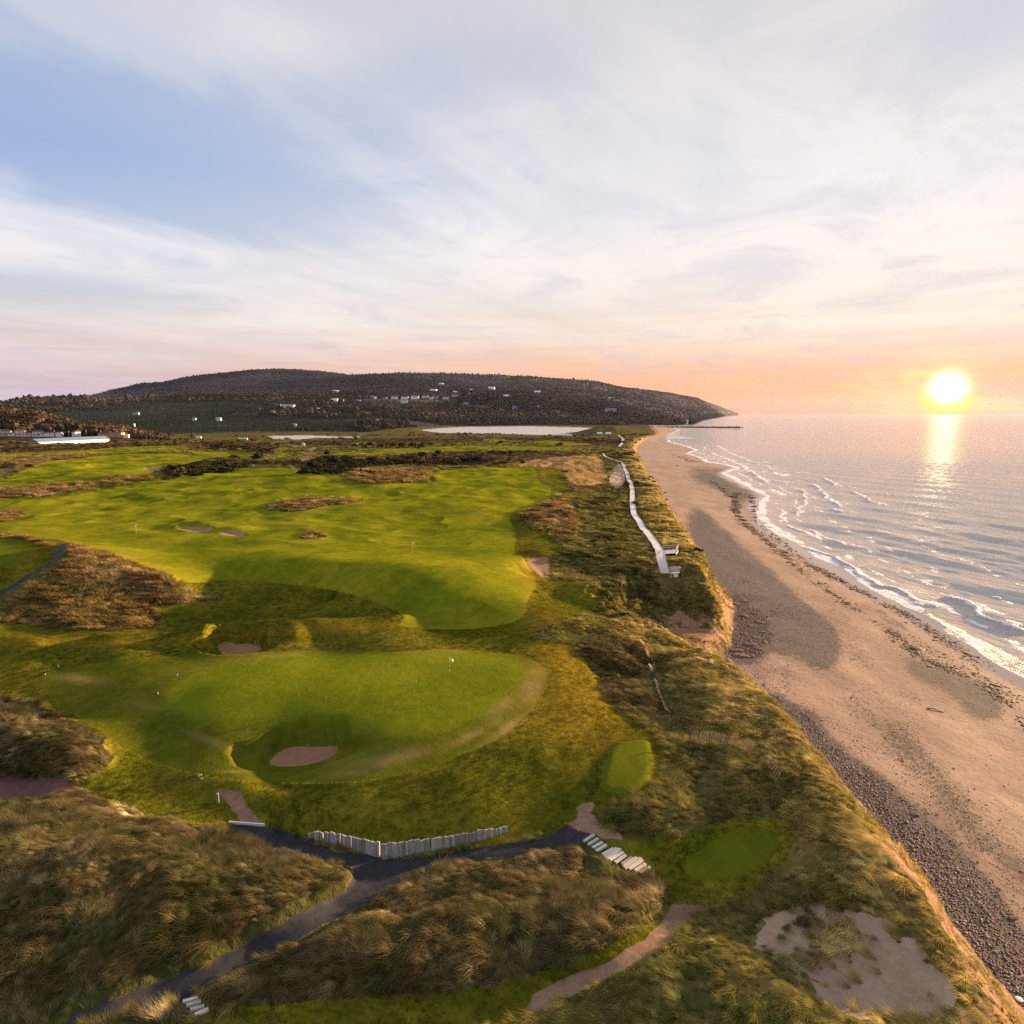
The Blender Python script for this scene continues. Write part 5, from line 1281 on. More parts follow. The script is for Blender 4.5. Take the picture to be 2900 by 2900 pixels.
# ------------------------------------------------------------------ built things
def solid(name, col, rough=.7, spec=.3, var=0.0, scale=3.0, dark=None):
    m, t, b = base_mat(name, rough, spec)
    if var:
        n_ = t.noise(wpos(t), scale, 5, .7, .4)
        dk = dark or tuple(c * (1 - var) for c in col[:3]) + (1,)
        t.put(b.inputs['Base Color'], t.ramp(n_, [(.32, dk), (.62, col)]))
        bump(t, b, n_, .6, .02)
    else: b.inputs['Base Color'].default_value = col
    return m
def wood_mat(name, a, c2, sc=(2.0, 2.0, 14.0)):
    m, t, b = base_mat(name, .8, .25)
    o_ = t.node('ShaderNodeTexCoord').outputs['Object']
    rnd = t.node('ShaderNodeObjectInfo').outputs['Random']
    v = t.vmath('MULTIPLY', t.vmath('ADD', o_, t.xyz(t.math('MULTIPLY', rnd, 37.0), t.math('MULTIPLY', rnd, 11.0), rnd)), sc)
    n_ = t.noise(v, 1.6, 5, .7, .3)
    c = t.ramp(t.math('ADD', t.math('MULTIPLY', n_, .75), t.math('MULTIPLY', rnd, .25)), [(.30, a), (.62, c2)])
    t.put(b.inputs['Base Color'], c); bump(t, b, n_, .8, .02)
    return m
M['sleeper'] = wood_mat('weathered_sleeper', (.13,.12,.12,1), (.42,.40,.39,1), (9.0, 9.0, 1.2))
M['tread'] = wood_mat('bleached_timber', (.30,.27,.23,1), (.66,.60,.52,1), (1.0, 8.0, 8.0))
M['deck'] = wood_mat('boardwalk_timber', (.42,.40,.41,1), (.66,.63,.64,1), (.5, .5, .5))
M['rail'] = solid('rail_timber', (.55,.50,.47,1), .8, .2, .4, 5)
M['white'] = solid('white_paint', (.75,.74,.72,1), .6, .3, .12, .6)
M['cream'] = solid('cream_wall', (.62,.52,.40,1), .7, .2, .15, .6)
M['tan'] = solid('tan_wall', (.46,.30,.16,1), .7, .2, .2, .6)
M['greyw'] = solid('grey_wall', (.28,.30,.34,1), .7, .2, .2, .6)
M['blueroof'] = solid('blue_grey_metal_roof', (.13,.20,.32,1), .8, .2, .15, .2)
M['darkroof'] = solid('dark_shingle_roof', (.070,.062,.065,1), .8, .2, .3, .5)
M['redroof'] = solid('red_brown_roof', (.22,.09,.06,1), .8, .2, .3, .5)
M['turq'] = solid('turquoise_paint', (.03,.36,.48,1), .5)
M['glass'] = solid('window_glass', (.03,.035,.045,1), .08, .6)
M['black'] = solid('dark_cloth', (.02,.02,.025,1), .9, .1)
M['blue'] = solid('pale_blue_plastic', (.18,.42,.65,1), .4)
M['pole'] = solid('old_pole', (.16,.115,.08,1), .85, .1, .3, 2)
M['skin'] = solid('skin', (.45,.27,.19,1), .6)
M['rock'] = solid('red_brown_rock', (.24,.13,.095,1), .85, .2, .6, 1.4, (.06,.04,.035,1))
M['darkrock'] = solid('armour_stone', (.12,.095,.085,1), .9, .1, .55, .12, (.035,.028,.026,1))
M['spruce'] = leaf_mat('spruce_needles', (.008,.014,.007,1), .08)
M['spruce'].node_tree.nodes  # uses its own colour below
m, t, b = base_mat('spruce_foliage', .95, .05)
o_ = t.node('ShaderNodeObjectInfo').outputs['Random']
t.put(b.inputs['Base Color'], t.mix(t.noise(wpos(t), .8, 4, .7), (.008,.013,.006,1), t.mix(o_, (.032,.048,.016,1), (.050,.044,.020,1)))); M['spruce'] = m
M['bark'] = solid('tree_bark', (.06,.045,.035,1), .95, .05, .4, 3)
M['drift'] = solid('bleached_driftwood', (.27,.20,.15,1), .9, .1, .5, 4)
M['slat'] = solid('fence_slat', (.46,.33,.20,1), .9, .1, .4, 3)
M['metal'] = solid('pale_metal', (.6, .6, .6, 1), .4, .5)

def mesh_of(name, fn, mats):
    bm = bmesh.new(); fn(bm); me = bpy.data.meshes.new(name); bm.normal_update(); bm.to_mesh(me); bm.free()
    for m_ in (mats if isinstance(mats, (list, tuple)) else [mats]): me.materials.append(m_)
    return me
def box(bm, c, s, rz=0.0, taper=1.0, mat=0, jit=0.0, rnd=random):
    hx, hy, hz = s[0] / 2, s[1] / 2, s[2] / 2; vs = []
    cr, sr = math.cos(rz), math.sin(rz)
    for k, (x, y, z) in enumerate([(-1,-1,-1),(1,-1,-1),(1,1,-1),(-1,1,-1),(-1,-1,1),(1,-1,1),(1,1,1),(-1,1,1)]):
        f = taper if z > 0 else 1.0
        X = x * hx * f + rnd.uniform(-jit, jit); Y = y * hy * f + rnd.uniform(-jit, jit); Z = z * hz + rnd.uniform(-jit, jit)
        vs.append(bm.verts.new((c[0] + X * cr - Y * sr, c[1] + X * sr + Y * cr, c[2] + Z)))
    for f in ((0,3,2,1),(4,5,6,7),(0,1,5,4),(1,2,6,5),(2,3,7,6),(3,0,4,7)):
        q = bm.faces.new([vs[i] for i in f]); q.material_index = mat
def tube(bm, pts, radii, seg=7, mat=0, cap=True):
    rings = []
    for i, p in enumerate(pts):
        p = Vector(p); a = Vector(pts[max(i - 1, 0)]); b_ = Vector(pts[min(i + 1, len(pts) - 1)])
        d = (b_ - a).normalized(); u = d.orthogonal().normalized() if abs(d.z) < .99 else Vector((1, 0, 0)); v = d.cross(u)
        rings.append([bm.verts.new(p + (u * math.cos(2 * math.pi * k / seg) + v * math.sin(2 * math.pi * k / seg)) * radii[i]) for k in range(seg)])
    for r0, r1 in zip(rings, rings[1:]):
        for k in range(seg):
            q = bm.faces.new((r0[k], r0[(k + 1) % seg], r1[(k + 1) % seg], r1[k])); q.material_index = mat
    if cap:
        bm.faces.new(list(reversed(rings[0]))).material_index = mat; bm.faces.new(rings[-1]).material_index = mat
def link(name, me, parent=None, loc=(0, 0, 0), rot=(0, 0, 0), scale=None):
    o = bpy.data.objects.new(name, me); COL.objects.link(o)
    if parent is not None: o.parent = parent
    o.location = loc; o.rotation_euler = rot
    if scale: o.scale = scale if hasattr(scale, '__len__') else (scale,) * 3
    return o
def thing(name, label, cat, loc=(0, 0, 0), rz=0.0, group=None, me=None):
    o = link(name, me, None, loc, (0, 0, rz)); o['label'] = label; o['category'] = cat
    if group: o['group'] = group
    return o
def dup(root, loc, rz=0.0, label=None, scale=None, group=None):
    r = root.copy(); COL.objects.link(r); r.location = loc; r.rotation_euler = (0, 0, rz)
    if scale: r.scale = (scale,) * 3
    if label: r['label'] = label
    if group: r['group'] = group
    for ch in root.children:
        c = ch.copy(); COL.objects.link(c); c.parent = r
        for g in ch.children:
            d = g.copy(); COL.objects.link(d); d.parent = c
    return r
def gz(x, y): return float(ground_z(x, y)[0])

# ---- the sleeper wall round the bank below the nearest green
wall_px = [(868,2372),(920,2386),(980,2402),(1040,2418),(1079,2428)]
wall_px2 = [(1083,2434),(1150,2422),(1230,2408),(1300,2394),(1370,2378),(1436,2358)]
wall = thing('retaining_wall', 'retaining wall of upright grey railway sleepers below the nearest green', 'wall', at(1080, 2428))
rw = random.Random(5)
SLP = [mesh_of('sleeper', lambda bm, k=k: (box(bm, (0, 0, .55), (.235, .13, 1.9), 0, 1.0, 0, .008, random.Random(k)), bmesh.ops.bevel(bm, geom=bm.edges[:], offset=.012, segments=1, affect='EDGES')), M['sleeper']) for k in range(5)]
for seg, (pl, top0, top1) in enumerate(((wall_px, .75, 1.25), (wall_px2, 1.30, .75))):
    W3 = [at(*q) for q in pl]; L = [0]
    for a_, b_ in zip(W3, W3[1:]): L.append(L[-1] + (b_.xy - a_.xy).length)
    s_ = .12
    while s_ < L[-1] - .05:
        i = max(k for k in range(len(L) - 1) if L[k] <= s_); f = (s_ - L[i]) / (L[i + 1] - L[i])
        p_ = W3[i].lerp(W3[i + 1], f); d_ = (W3[i + 1].xy - W3[i].xy).normalized()
        top = top0 + (top1 - top0) * s_ / L[-1] + rw.uniform(-.05, .05)
        if seg == 0 and s_ < .9: top = .35 + .4 * s_
        if seg == 1 and s_ > L[-1] - 1.2: top *= .75
        o = link('sleeper', SLP[rw.randrange(5)], wall, (p_.x - wall.location.x + rw.uniform(-.03, .03), p_.y - wall.location.y + rw.uniform(-.03, .03), gz(p_.x, p_.y - .15) - wall.location.z + top - 1.5),
                 (rw.uniform(-.10, -.03), rw.uniform(-.05, .05), math.atan2(d_.y, d_.x) + rw.uniform(-.06, .06)))
        s_ += .248 + rw.uniform(0, .02) + (.05 if rw.random() < .07 else 0)

# ---- timber steps from the path down to the oval tee
st = thing('wooden_steps', 'weathered pale timber steps with two plank landings leading down to the oval tee', 'steps', at(1740, 2428))
a_, b_ = at(1668, 2381), at(1828, 2472)
lng = (at(1682, 2370) - at(1656, 2388)); ang_ = math.atan2(lng.y, lng.x)
bd = mesh_of('tread', lambda bm: (box(bm, (0, 0, 0), (1.25, .26, .17), 0, 1, 0, .015, random.Random(3)), bmesh.ops.bevel(bm, geom=bm.edges[:], offset=.015, segments=1, affect='EDGES')), M['tread'])
bw = mesh_of('plank', lambda bm: (box(bm, (0, 0, 0), (1.75, .27, .12), 0, 1, 0, .015, random.Random(4)), bmesh.ops.bevel(bm, geom=bm.edges[:], offset=.012, segments=1, affect='EDGES')), M['tread'])
spots = [(1668,2379,'tread',1.0),(1680,2389,'tread',.95),(1692,2399,'tread',.9),(1702,2408,'tread',1.0),(1722,2417,'plank',.75),(1729,2420,'plank',.95),(1737,2424,'plank',1.05),(1745,2429,'plank',.9),(1757,2438,'tread',1.05),
         (1776,2443,'plank',.7),(1784,2446,'plank',.95),(1792,2450,'plank',1.1),(1800,2453,'plank',.95),(1813,2462,'tread',1.05),(1827,2470,'tread',.95)]
for k, (px, py, kind_, sc) in enumerate(spots):
    p_ = at(px, py); q_ = p_ - st.location
    link(kind_, bd if kind_ == 'tread' else bw, st, (q_.x, q_.y, q_.z + .16), (random.uniform(-.03, .03), random.uniform(-.03, .03), ang_ + random.uniform(-.06, .06)), (sc, 1, 1))
# ---- four timbers at the bottom left
st2 = thing('timber_steps', 'four pale timber risers climbing off the dark path at the bottom left', 'steps', at(552, 2856))
for (x0, y0, x1, y1) in ((518,2843,562,2830),(528,2854,570,2839),(539,2866,580,2852),(551,2877,591,2864)):
    p_, q_ = at(x0, y0), at(x1, y1); c_ = (p_ + q_) / 2 - st2.location; d_ = q_ - p_
    link('tread', bd, st2, (c_.x, c_.y, c_.z + .10), (0, 0, math.atan2(d_.y, d_.x)), (d_.length / 1.25, .8, 1))
# ---- white edging across the dirt track
p_, q_ = at(648, 2329), at(749, 2342); c_ = (p_ + q_) / 2; d_ = q_ - p_
ed = thing('timber_edging', 'long white timber laid across the path where the red dirt begins', 'timber', (c_.x, c_.y, c_.z + .10), math.atan2(d_.y, d_.x),
           me=mesh_of('timber_edging', lambda bm: (box(bm, (0, 0, 0), (d_.length, .12, .22), 0, 1, 0, .01), bmesh.ops.bevel(bm, geom=bm.edges[:], offset=.012, segments=1, affect='EDGES')), M['white']))
# ---- short grey post by the dirt track, stones, markers, the white lid
p_ = at(617, 2273)
thing('wooden_post', 'short square grey post beside the top of the red dirt track', 'post', p_, .3, me=mesh_of('wooden_post', lambda bm: (box(bm, (0, 0, .40), (.22, .22, 1.0)), bmesh.ops.bevel(bm, geom=bm.edges[:], offset=.02, segments=1, affect='EDGES')), M['sleeper']))
def rock_mesh(seed, sx_, sy_, sz_, mat):
    def f(bm):
        r = random.Random(seed); bmesh.ops.create_icosphere(bm, subdivisions=2, radius=1)
        for v in bm.verts:
            k = r.uniform(.70, 1.18); v.co = Vector((v.co.x, v.co.y + .25 * v.co.x * math.sin(seed), max(-.6, min(.5 + .2 * v.co.x, v.co.z)))) * k
            v.co.x *= sx_; v.co.y *= sy_; v.co.z *= sz_
    return mesh_of('rock', f, mat)
for px, py, s_, lb in ((566, 2196, .22, 'small grey stone on the mown bank, the upper of two'), (571, 2205, .16, 'small grey stone on the mown bank, the lower of two')):
    thing('stone', lb, 'stone', at(px, py), .5, me=rock_mesh(px, s_, s_ * .8, s_ * .6, M['sleeper']))
def marker(bm): tube(bm, [(0, 0, 0), (0, 0, .10), (0, 0, .22), (0, 0, .26)], [.05, .065, .05, .02], 10)
mk = mesh_of('tee_marker', marker, M['blue'])
for px, py, lb in ((128, 1912, 'pale blue marker on the far left rim of the mown apron'), (165, 1890, 'pale blue marker in the rough above the left rim of the apron'), (502, 1914, 'pale blue marker on the apron left of the green'), (447, 1966, 'pale blue marker lowest on the apron, left of the green')):
    thing('tee_marker', lb, 'marker', at(px, py), me=mk, group='pale blue markers round the nearest green')
p_ = at(2886, 2832)
thing('white_lid', 'round white lid lying on the orange sand at the bottom right', 'lid', (p_.x, p_.y, p_.z + .05), me=mesh_of('white_lid', lambda bm: tube(bm, [(0, 0, -.04), (0, 0, .02), (0, 0, .05), (0, 0, .07)], [.24, .27, .25, .12], 20), M['white']))
bpy.context.view_layer.update()

# ---- flagsticks
def flagstick(px, py, label, h=2.25, s=1.0):
    p_ = at(px, py); r_ = thing('flagstick', label, 'flag', p_, random.uniform(-.4, .4), group='flagsticks on the greens')
    link('pole', mesh_of('pole', lambda bm: tube(bm, [(0, 0, 0), (0, 0, h * .35), (0, 0, h * .7), (0, 0, h)], [.022 * s, .020 * s, .018 * s, .015 * s], 8), M['white']), r_)
    for z0 in (.15, .75, 1.3): link('stripe', mesh_of('stripe', lambda bm: tube(bm, [(0, 0, z0), (0, 0, z0 + .28)], [.026 * s] * 2, 8), M['black']), r_)
    def fl(bm):
        n_ = 7; g_ = [[bm.verts.new((.02 + .50 * i / n_, .05 * math.sin(i * 1.1), h - .03 - .36 * j / 3 - .22 * i / n_)) for i in range(n_ + 1)] for j in range(4)]
        for j in range(3):
            for i in range(n_): bm.faces.new((g_[j][i], g_[j][i + 1], g_[j + 1][i + 1], g_[j + 1][i]))
    f_me = mesh_of('flag', fl, M['white']); fo_ = link('flag', f_me, r_)
    md = fo_.modifiers.new('thickness', 'SOLIDIFY'); md.thickness = .012
    link('cup', mesh_of('cup', lambda bm: tube(bm, [(0, 0, .004), (0, 0, .012)], [.10, .10], 12), M['black']), r_)
flagstick(1273, 1911, 'white flag on a striped stick on the nearest green')
flagstick(1168, 1566, 'white flag on the far green, right of the low grassy mound', 2.6, 1.6)
flagstick(386, 1512, 'white flag on the far fairway, left of the pair of bunkers', 2.8, 1.8)

# ---- boardwalk
def walk(label, cpx, width, cat='boardwalk', h=.25):
    C3 = [at(*q) for q in cpx]; root = thing('boardwalk', label, cat, C3[0])
    pts = []
    for a, b2 in zip(C3, C3[1:]):
        n_ = max(1, int((b2.xy - a.xy).length / 1.0))
        for k in range(n_): pts.append(a.lerp(b2, k / n_))
    pts.append(C3[-1])
    # smoothed line and level
    for _ in range(4):
        pts = [pts[0]] + [(pts[i - 1] + pts[i] * 2 + pts[i + 1]) / 4 for i in range(1, len(pts) - 1)] + [pts[-1]]
    zs = [max(gz(p.x + a_, p.y) for a_ in (-1.2, 0, 1.2)) for p in pts]
    zs = [max(zs[max(0, i - 2):i + 3]) + h for i in range(len(zs))]
    for _ in range(6): zs = [zs[0]] + [(zs[i - 1] + zs[i] * 2 + zs[i + 1]) / 4 for i in range(1, len(zs) - 1)] + [zs[-1]]
    o0 = root.location
    def planks(bm):
        acc = 0
        for (a, za), (b2, zb) in zip(zip(pts, zs), zip(pts[1:], zs[1:])):
            d = (b2.xy - a.xy); L = d.length; d.normalize(); ang = math.atan2(d.y, d.x); n_ = max(1, int(L / .19))
            for k in range(n_):
                f = (k + .5) / n_; c = a.lerp(b2, f); z = za + (zb - za) * f
                box(bm, (c.x - o0.x, c.y - o0.y, z - o0.z), (L / n_ * .93, width + random.uniform(-.05, .05), .05), ang + random.uniform(-.01, .01))
    pk = link('planks', mesh_of('planks', planks, M['deck']), root); pk['kind'] = 'stuff'
    for sgn in (-1, 1):
        def beam(bm):
            P_ = []
            for i, p in enumerate(pts):
                a = pts[max(i - 1, 0)]; b2 = pts[min(i + 1, len(pts) - 1)]; d = (b2.xy - a.xy).normalized()
                P_.append((p.x - d.y * sgn * width * .49 - o0.x, p.y + d.x * sgn * width * .49 - o0.y, zs[i] + .035 - o0.z))
            tube(bm, P_, [.06] * len(P_), 4)
        link('kerb_rail', mesh_of('kerb_rail', beam, M['rail']), root)
    return root, pts, zs
bw1, wpts, wzs = walk('long pale grey boardwalk winding along the top of the bluff', [(1883,1650),(1877,1620),(1872,1594),(1866,1561),(1855,1543),(1834,1515),(1813,1485),(1796,1462),(1791,1433),(1791,1392),(1786,1370),(1777,1351),(1770,1330),(1763,1312)], 1.9)
walk('branch of pale boardwalk running inland past the gold field', [(1763,1311),(1738,1303),(1716,1297),(1708,1284)], 1.9)
walk('farthest stretch of pale boardwalk curving over the end dune', [(1756,1266),(1762,1253),(1765,1243),(1751,1233)], 3.0)
def platform(label, a, b2, c, hgt, skirt):
    """a deck spur a-b with rails on the far side and the end, reaching back to c"""
    A_, B_, C_ = at(*a), at(*b2), at(*c); A_.z = B_.z = C_.z = hgt
    root = thing('viewing_platform', label, 'platform', (A_.x, A_.y, hgt)); O = root.location
    D_ = A_ + (C_ - B_)
    def floor(bm):
        vs = [bm.verts.new(p - O + Vector((0, 0, dz))) for dz in (0, .08) for p in (A_, B_, C_, D_)]
        for f in ((3,2,1,0),(4,5,6,7),(0,1,5,4),(1,2,6,5),(2,3,7,6),(3,0,4,7)): bm.faces.new([vs[i] for i in f])
    link('deck', mesh_of('deck', floor, M['deck']), root)
    sides = [(A_, B_), (B_, C_)] + ([(C_, D_)] if skirt == 2 else [])
    for (p, q) in sides:
        n_ = max(1, round((q - p).length / 1.3))
        for k in range(n_ + 1):
            s3 = p.lerp(q, k / n_) - O
            link('post', mesh_of('post', lambda bm: box(bm, (0, 0, .1), (.12, .12, 2.1)), M['rail']), root, s3)
        for zz in (1.08, .62):
            c3 = (p + q) / 2 - O; L = (q - p).length; an = math.atan2(q.y - p.y, q.x - p.x)
            link('rail', mesh_of('rail', lambda bm: box(bm, (0, 0, 0), (L + .12, .10 if zz < 1 else .18, .12)), M['rail']), root, (c3.x, c3.y, zz + (.012 if zz > 1 else 0)), (0, 0, an))
    p, q = (B_, C_) if skirt == 1 else (C_, D_)
    c3 = (p + q) / 2 - O; L = (q - p).length; an = math.atan2(q.y - p.y, q.x - p.x)
    link('skirt_board', mesh_of('skirt_board', lambda bm: box(bm, (0, 0, -.4), (L * (.96 if skirt == 1 else .45), .05, .75)), M['white']), root, c3, (0, 0, an))
    return root
hA = max(gz(*at(1890, 1558).xy), gz(*at(1866, 1561).xy)) + .3
platform('railed wooden platform jutting seaward halfway along the boardwalk', (1877, 1562), (1920, 1564), (1914, 1574), hA, 1)
pB = at(1884, 1650); hB = wzs[0]
pf = platform('railed wooden viewing platform at the near end of the boardwalk', (1896, 1646), (1922, 1646), (1926, 1657), hB, 2)
link('bench', mesh_of('bench', lambda bm: (box(bm, (1.1, -.35, .45), (1.3, .35, .06)), box(bm, (.6, -.35, .26), (.08, .3, .34)), box(bm, (1.6, -.35, .26), (.08, .3, .34))), M['rail']), pf)
# beach stairs below the boardwalk
pt, pb = at(1792, 1313), at(1806, 1324)
sb = thing('beach_stairs', 'wooden stairs dropping from the bluff to the beach', 'stairs', pt)
L_ = (pb - pt)
for k in range(9):
    q = L_ * (k + .5) / 9
    link('tread', mesh_of('tread', lambda bm: box(bm, (0, 0, 0), (1.9, .9, .12)), M['deck']), sb, (q.x, q.y, max(L_.z * (k + .5) / 9, 0 * k + L_.z) + .3 + (0 if k < 8 else 0)), (0, 0, math.atan2(L_.y, L_.x) + math.pi / 2))
for sg in (-1, 1):
    dirn = Vector((L_.x, L_.y, 0)).normalized(); off = Vector((-dirn.y, dirn.x, 0)) * sg * .95
    link('handrail', mesh_of('handrail', lambda bm: tube(bm, [off + Vector((0, 0, 1.1)), off + L_ + Vector((0, 0, 1.1))], [.1, .1], 5), M['rail']), sb)
    link('stringer', mesh_of('stringer', lambda bm: tube(bm, [off + Vector((0, 0, .2)), off + L_ + Vector((0, 0, .15))], [.15, .15], 4), M['rail']), sb)
# ---- sand fences
def fence(label, pxs_, spacing, hgt, tilt, gaps=(), seed=1, w_=.045):
    r = random.Random(seed); W3 = [at(*q) for q in pxs_]; root = thing('sand_fence', label, 'fence', W3[0])
    sl_me = mesh_of('slat', lambda bm: box(bm, (0, 0, hgt / 2), (w_, .015, hgt)), M['slat']); L = 0; ln = []
    for a, b2 in zip(W3, W3[1:]):
        n_ = max(1, int((b2.xy - a.xy).length / spacing)); d = (b2.xy - a.xy).normalized(); an = math.atan2(d.y, d.x)
        for k in range(n_):
            L += spacing
            if any(g0 < L < g1 for g0, g1 in gaps): continue
            p = a.lerp(b2, k / n_); p.z = gz(p.x, p.y) + .10
            link('slat', sl_me, root, p - root.location, (tilt + r.gauss(0, .10), r.gauss(.12, .12), an + r.gauss(0, .1)), (1, 1, r.uniform(.85, 1.1)))
            ln.append(p + Vector((0, 0, hgt * .45)) - root.location)
    for z_ in (0, hgt * .4): link('wire', mesh_of('wire', lambda bm: tube(bm, [p + Vector((0, 0, z_ * math.cos(tilt))) for p in ln[::3]], [.012] * len(ln[::3]), 4), M['pole']), root)
    for p in (W3[0], W3[len(W3) // 2], W3[-1]):
        link('post', mesh_of('post', lambda bm: tube(bm, [(0, 0, -.3), (0, 0, hgt + .4)], [.05, .045], 6), M['pole']), root, p - root.location)
fence('low slatted sand fence leaning in the grass above the round tee', [(1952,2104),(1990,2106),(2025,2110),(2060,2116),(2090,2124),(2125,2138)], .17, 1.2, -.45, (), 3, .06)
fence('short run of slatted sand fence on the seaward slope, below the longer one', [(2165,2172),(2182,2192),(2203,2215)], .17, 1.1, -.5, (), 4, .06)
fence('broken sand fence lying in pieces down the brown hollow', [(1818,1812),(1828,1830),(1838,1846),(1846,1872),(1852,1900),(1866,1935),(1878,1970),(1888,1995),(1900,2024)], .15, .85, .9, ((3.5, 4.6), (7, 9.5), (12, 15)), 5, .07)
# ---- snag of driftwood by the boardwalk end
p_ = at(1760, 1664)
def snag(bm):
    r = random.Random(8)
    tube(bm, [(0, 0, -.3), (.05, 0, .5), (-.08, .05, 1.3), (-.15, .05, 2.0), (-.45, .1, 2.7)], [.30, .24, .20, .14, .03], 8)
    tube(bm, [(-.10, .05, 1.4), (.25, .1, 2.0), (.45, .1, 2.9)], [.13, .10, .03], 6)
    tube(bm, [(.3, .1, 2.2), (.75, .1, 2.6), (1.0, .1, 3.1)], [.06, .05, .015], 5)
    tube(bm, [(-.15, .05, 1.9), (-.6, .0, 2.2), (-.8, 0, 2.3)], [.07, .05, .02], 5)
    for v in bm.verts: v.co += Vector((r.uniform(-.02, .02), r.uniform(-.02, .02), 0))
thing('dead_tree', 'bleached broken snag standing in the grass left of the boardwalk end', 'dead tree', p_, me=mesh_of('dead_tree', snag, M['drift']))
# ---- rocks at the bluff foot and driftwood on the beach
rr_ = random.Random(12)
for k, (px, py) in enumerate([(2088,1712),(2108,1702),(2122,1722),(2140,1738),(2110,1745),(2150,1762),(2125,1772),(2160,1790),(2105,1795),(2140,1806),(2165,1818),(2120,1826),(2148,1838),(2085,1842),(2100,1858),(2062,1858),(2130,1858),(2052,1872)]):
    p_ = at(px, py); s_ = rr_.uniform(.5, 1.25)
    thing('rock', 'flat red-brown slab among the rocks at the foot of the bluff', 'rock', (p_.x, p_.y, p_.z + .05), rr_.uniform(0, 3.1), 'flat slabs of rock at the foot of the bluff', rock_mesh(100 + k, s_ * 1.3, s_ * .7, s_ * .32, M['rock']))
for k, (px, py, s_, lb) in enumerate([(2430,2475 - 50,.5,'broad red stone among the shingle at the bottom right'),(2592,2307,.55,'flat orange stone on the shingle below the bluff'),(2376,2123,.4,'dark flat stone in the shingle band'),(2500,2352,.6,'dark slab at the inner edge of the shingle'),(2868,2600,.4,'small red stone near the right edge')]):
    p_ = at(px, py)
    thing('rock', lb, 'rock', (p_.x, p_.y, p_.z + .05), rr_.uniform(-.4, .8), None, rock_mesh(150 + k, s_, s_ * .6, s_ * .35, M['rock']))
def log_(label, x0, y0, x1, y1, r_):
    p_, q_ = at(x0, y0), at(x1, y1); d_ = q_ - p_
    thing('driftwood', label, 'driftwood', p_ + Vector((0, 0, r_ * .6)), me=mesh_of('driftwood', lambda bm: tube(bm, [(0, 0, 0), tuple(d_ * .33 + Vector((0, r_, r_))), tuple(d_ * .7 + Vector((0, -r_, 0))), tuple(d_)], [r_, r_ * .9, r_ * .7, r_ * .3], 7), M['drift']))
log_('thin pale driftwood log on the open sand by the dark shingle bank', 2626, 2006, 2676, 2018, .09)
log_('long driftwood log on the far sand under the bluff', 1867, 1398, 1877, 1398, .25)
log_('dark driftwood log on the far sand, right of the long one', 1881, 1396, 1890, 1397, .3)
log_('forked driftwood lump on the far sand, nearest to the bluff edge', 1888, 1416, 1894, 1414, .45)
# ---- people
def person_mesh(seed, arms=.25, stride=.18):
    J = [(0,0,.95),(0,0,1.18),(0,0,1.42),(0,0,1.50),(0,.015,1.60),(0,.01,1.70),(.10,0,.90),(.11,stride,.50),(.11,stride*.7,.07),(.11,stride*.7+.16,.03),(-.10,0,.90),(-.11,-stride*.3,.50),(-.11,-stride,.07),(-.11,-stride+.16,.03),(.19,0,1.40),(.26,-.06,1.13),(.27,.06,.88),(-.19,0,1.40),(-.26,.06,1.13),(-.27,.14,.90)]
    E = [(0,1),(1,2),(2,3),(3,4),(4,5),(0,6),(6,7),(7,8),(8,9),(0,10),(10,11),(11,12),(12,13),(2,14),(14,15),(15,16),(2,17),(17,18),(18,19)]
    R = [.15,.14,.15,.055,.095,.09,.095,.07,.05,.04,.095,.07,.05,.04,.06,.05,.035,.06,.05,.035]
    me = bpy.data.meshes.new('person'); me.from_pydata(J, E, []); o = bpy.data.objects.new('person_base', me); COL.objects.link(o)
    o.modifiers.new('skin', 'SKIN'); o.modifiers.new('sub', 'SUBSURF').levels = 1
    for v, r_ in zip(me.skin_vertices[0].data, R): v.radius = (r_, r_ * .8)
    me.skin_vertices[0].data[0].use_root = True
    dg = bpy.context.evaluated_depsgraph_get(); dg.update(); out = bpy.data.meshes.new_from_object(o.evaluated_get(dg))
    bpy.data.objects.remove(o)
    return out
pm = person_mesh(1)
def dress(coat, legs, label, px, py, rz, cat='person', group=None, z=None, walk_on=None):
    me = pm.copy(); me.materials.clear()
    for m_ in (M['skin'], coat, legs, M['bark']): me.materials.append(m_)
    for f in me.polygons:
        z_ = f.center.z
        f.material_index = 3 if z_ > 1.66 else 0 if z_ > 1.5 else 0 if (z_ < .93 and abs(f.center.x) > .21) else 1 if z_ > .86 else 2 if z_ > .09 else 3
    p_ = at(px, py)
    if walk_on: p_ = Vector((walk_on[0], walk_on[1], walk_on[2]))
    return thing('person', label, cat, p_, rz, group, me)
red_c = solid('faded_red_cloth', (.16,.05,.05,1), .9); navy = solid('navy_cloth', (.03,.05,.12,1), .9); grey_c = solid('grey_cloth', (.12,.12,.13,1), .9); blue_c = solid('blue_cloth', (.05,.12,.28,1), .9)
dress(M['black'], navy, 'walker in dark clothes, leftmost of the trio on the wet beach', 1913, 1321, .2, group='people walking on the beach')
dress(grey_c, M['black'], 'walker in grey, middle of the trio on the beach', 1916, 1322, .1, group='people walking on the beach')
dress(M['black'], M['black'], 'walker in black, nearest of the trio on the beach', 1919, 1323, .4, group='people walking on the beach')
dress(blue_c, navy, 'lone walker in a blue jacket on the open sand', 1952, 1340, -.4, group='people walking on the beach')
dress(red_c, M['black'], 'lone person in dark red standing near the water on the dark shingle', 2052, 1347, .9, group='people walking on the beach')
dress(M['black'], grey_c, 'left one of a pair walking beyond the stream', 1899, 1278.5, .1, group='people walking on the beach')
dress(navy, M['black'], 'right one of a pair walking beyond the stream', 1902.5, 1279.5, .3, group='people walking on the beach')
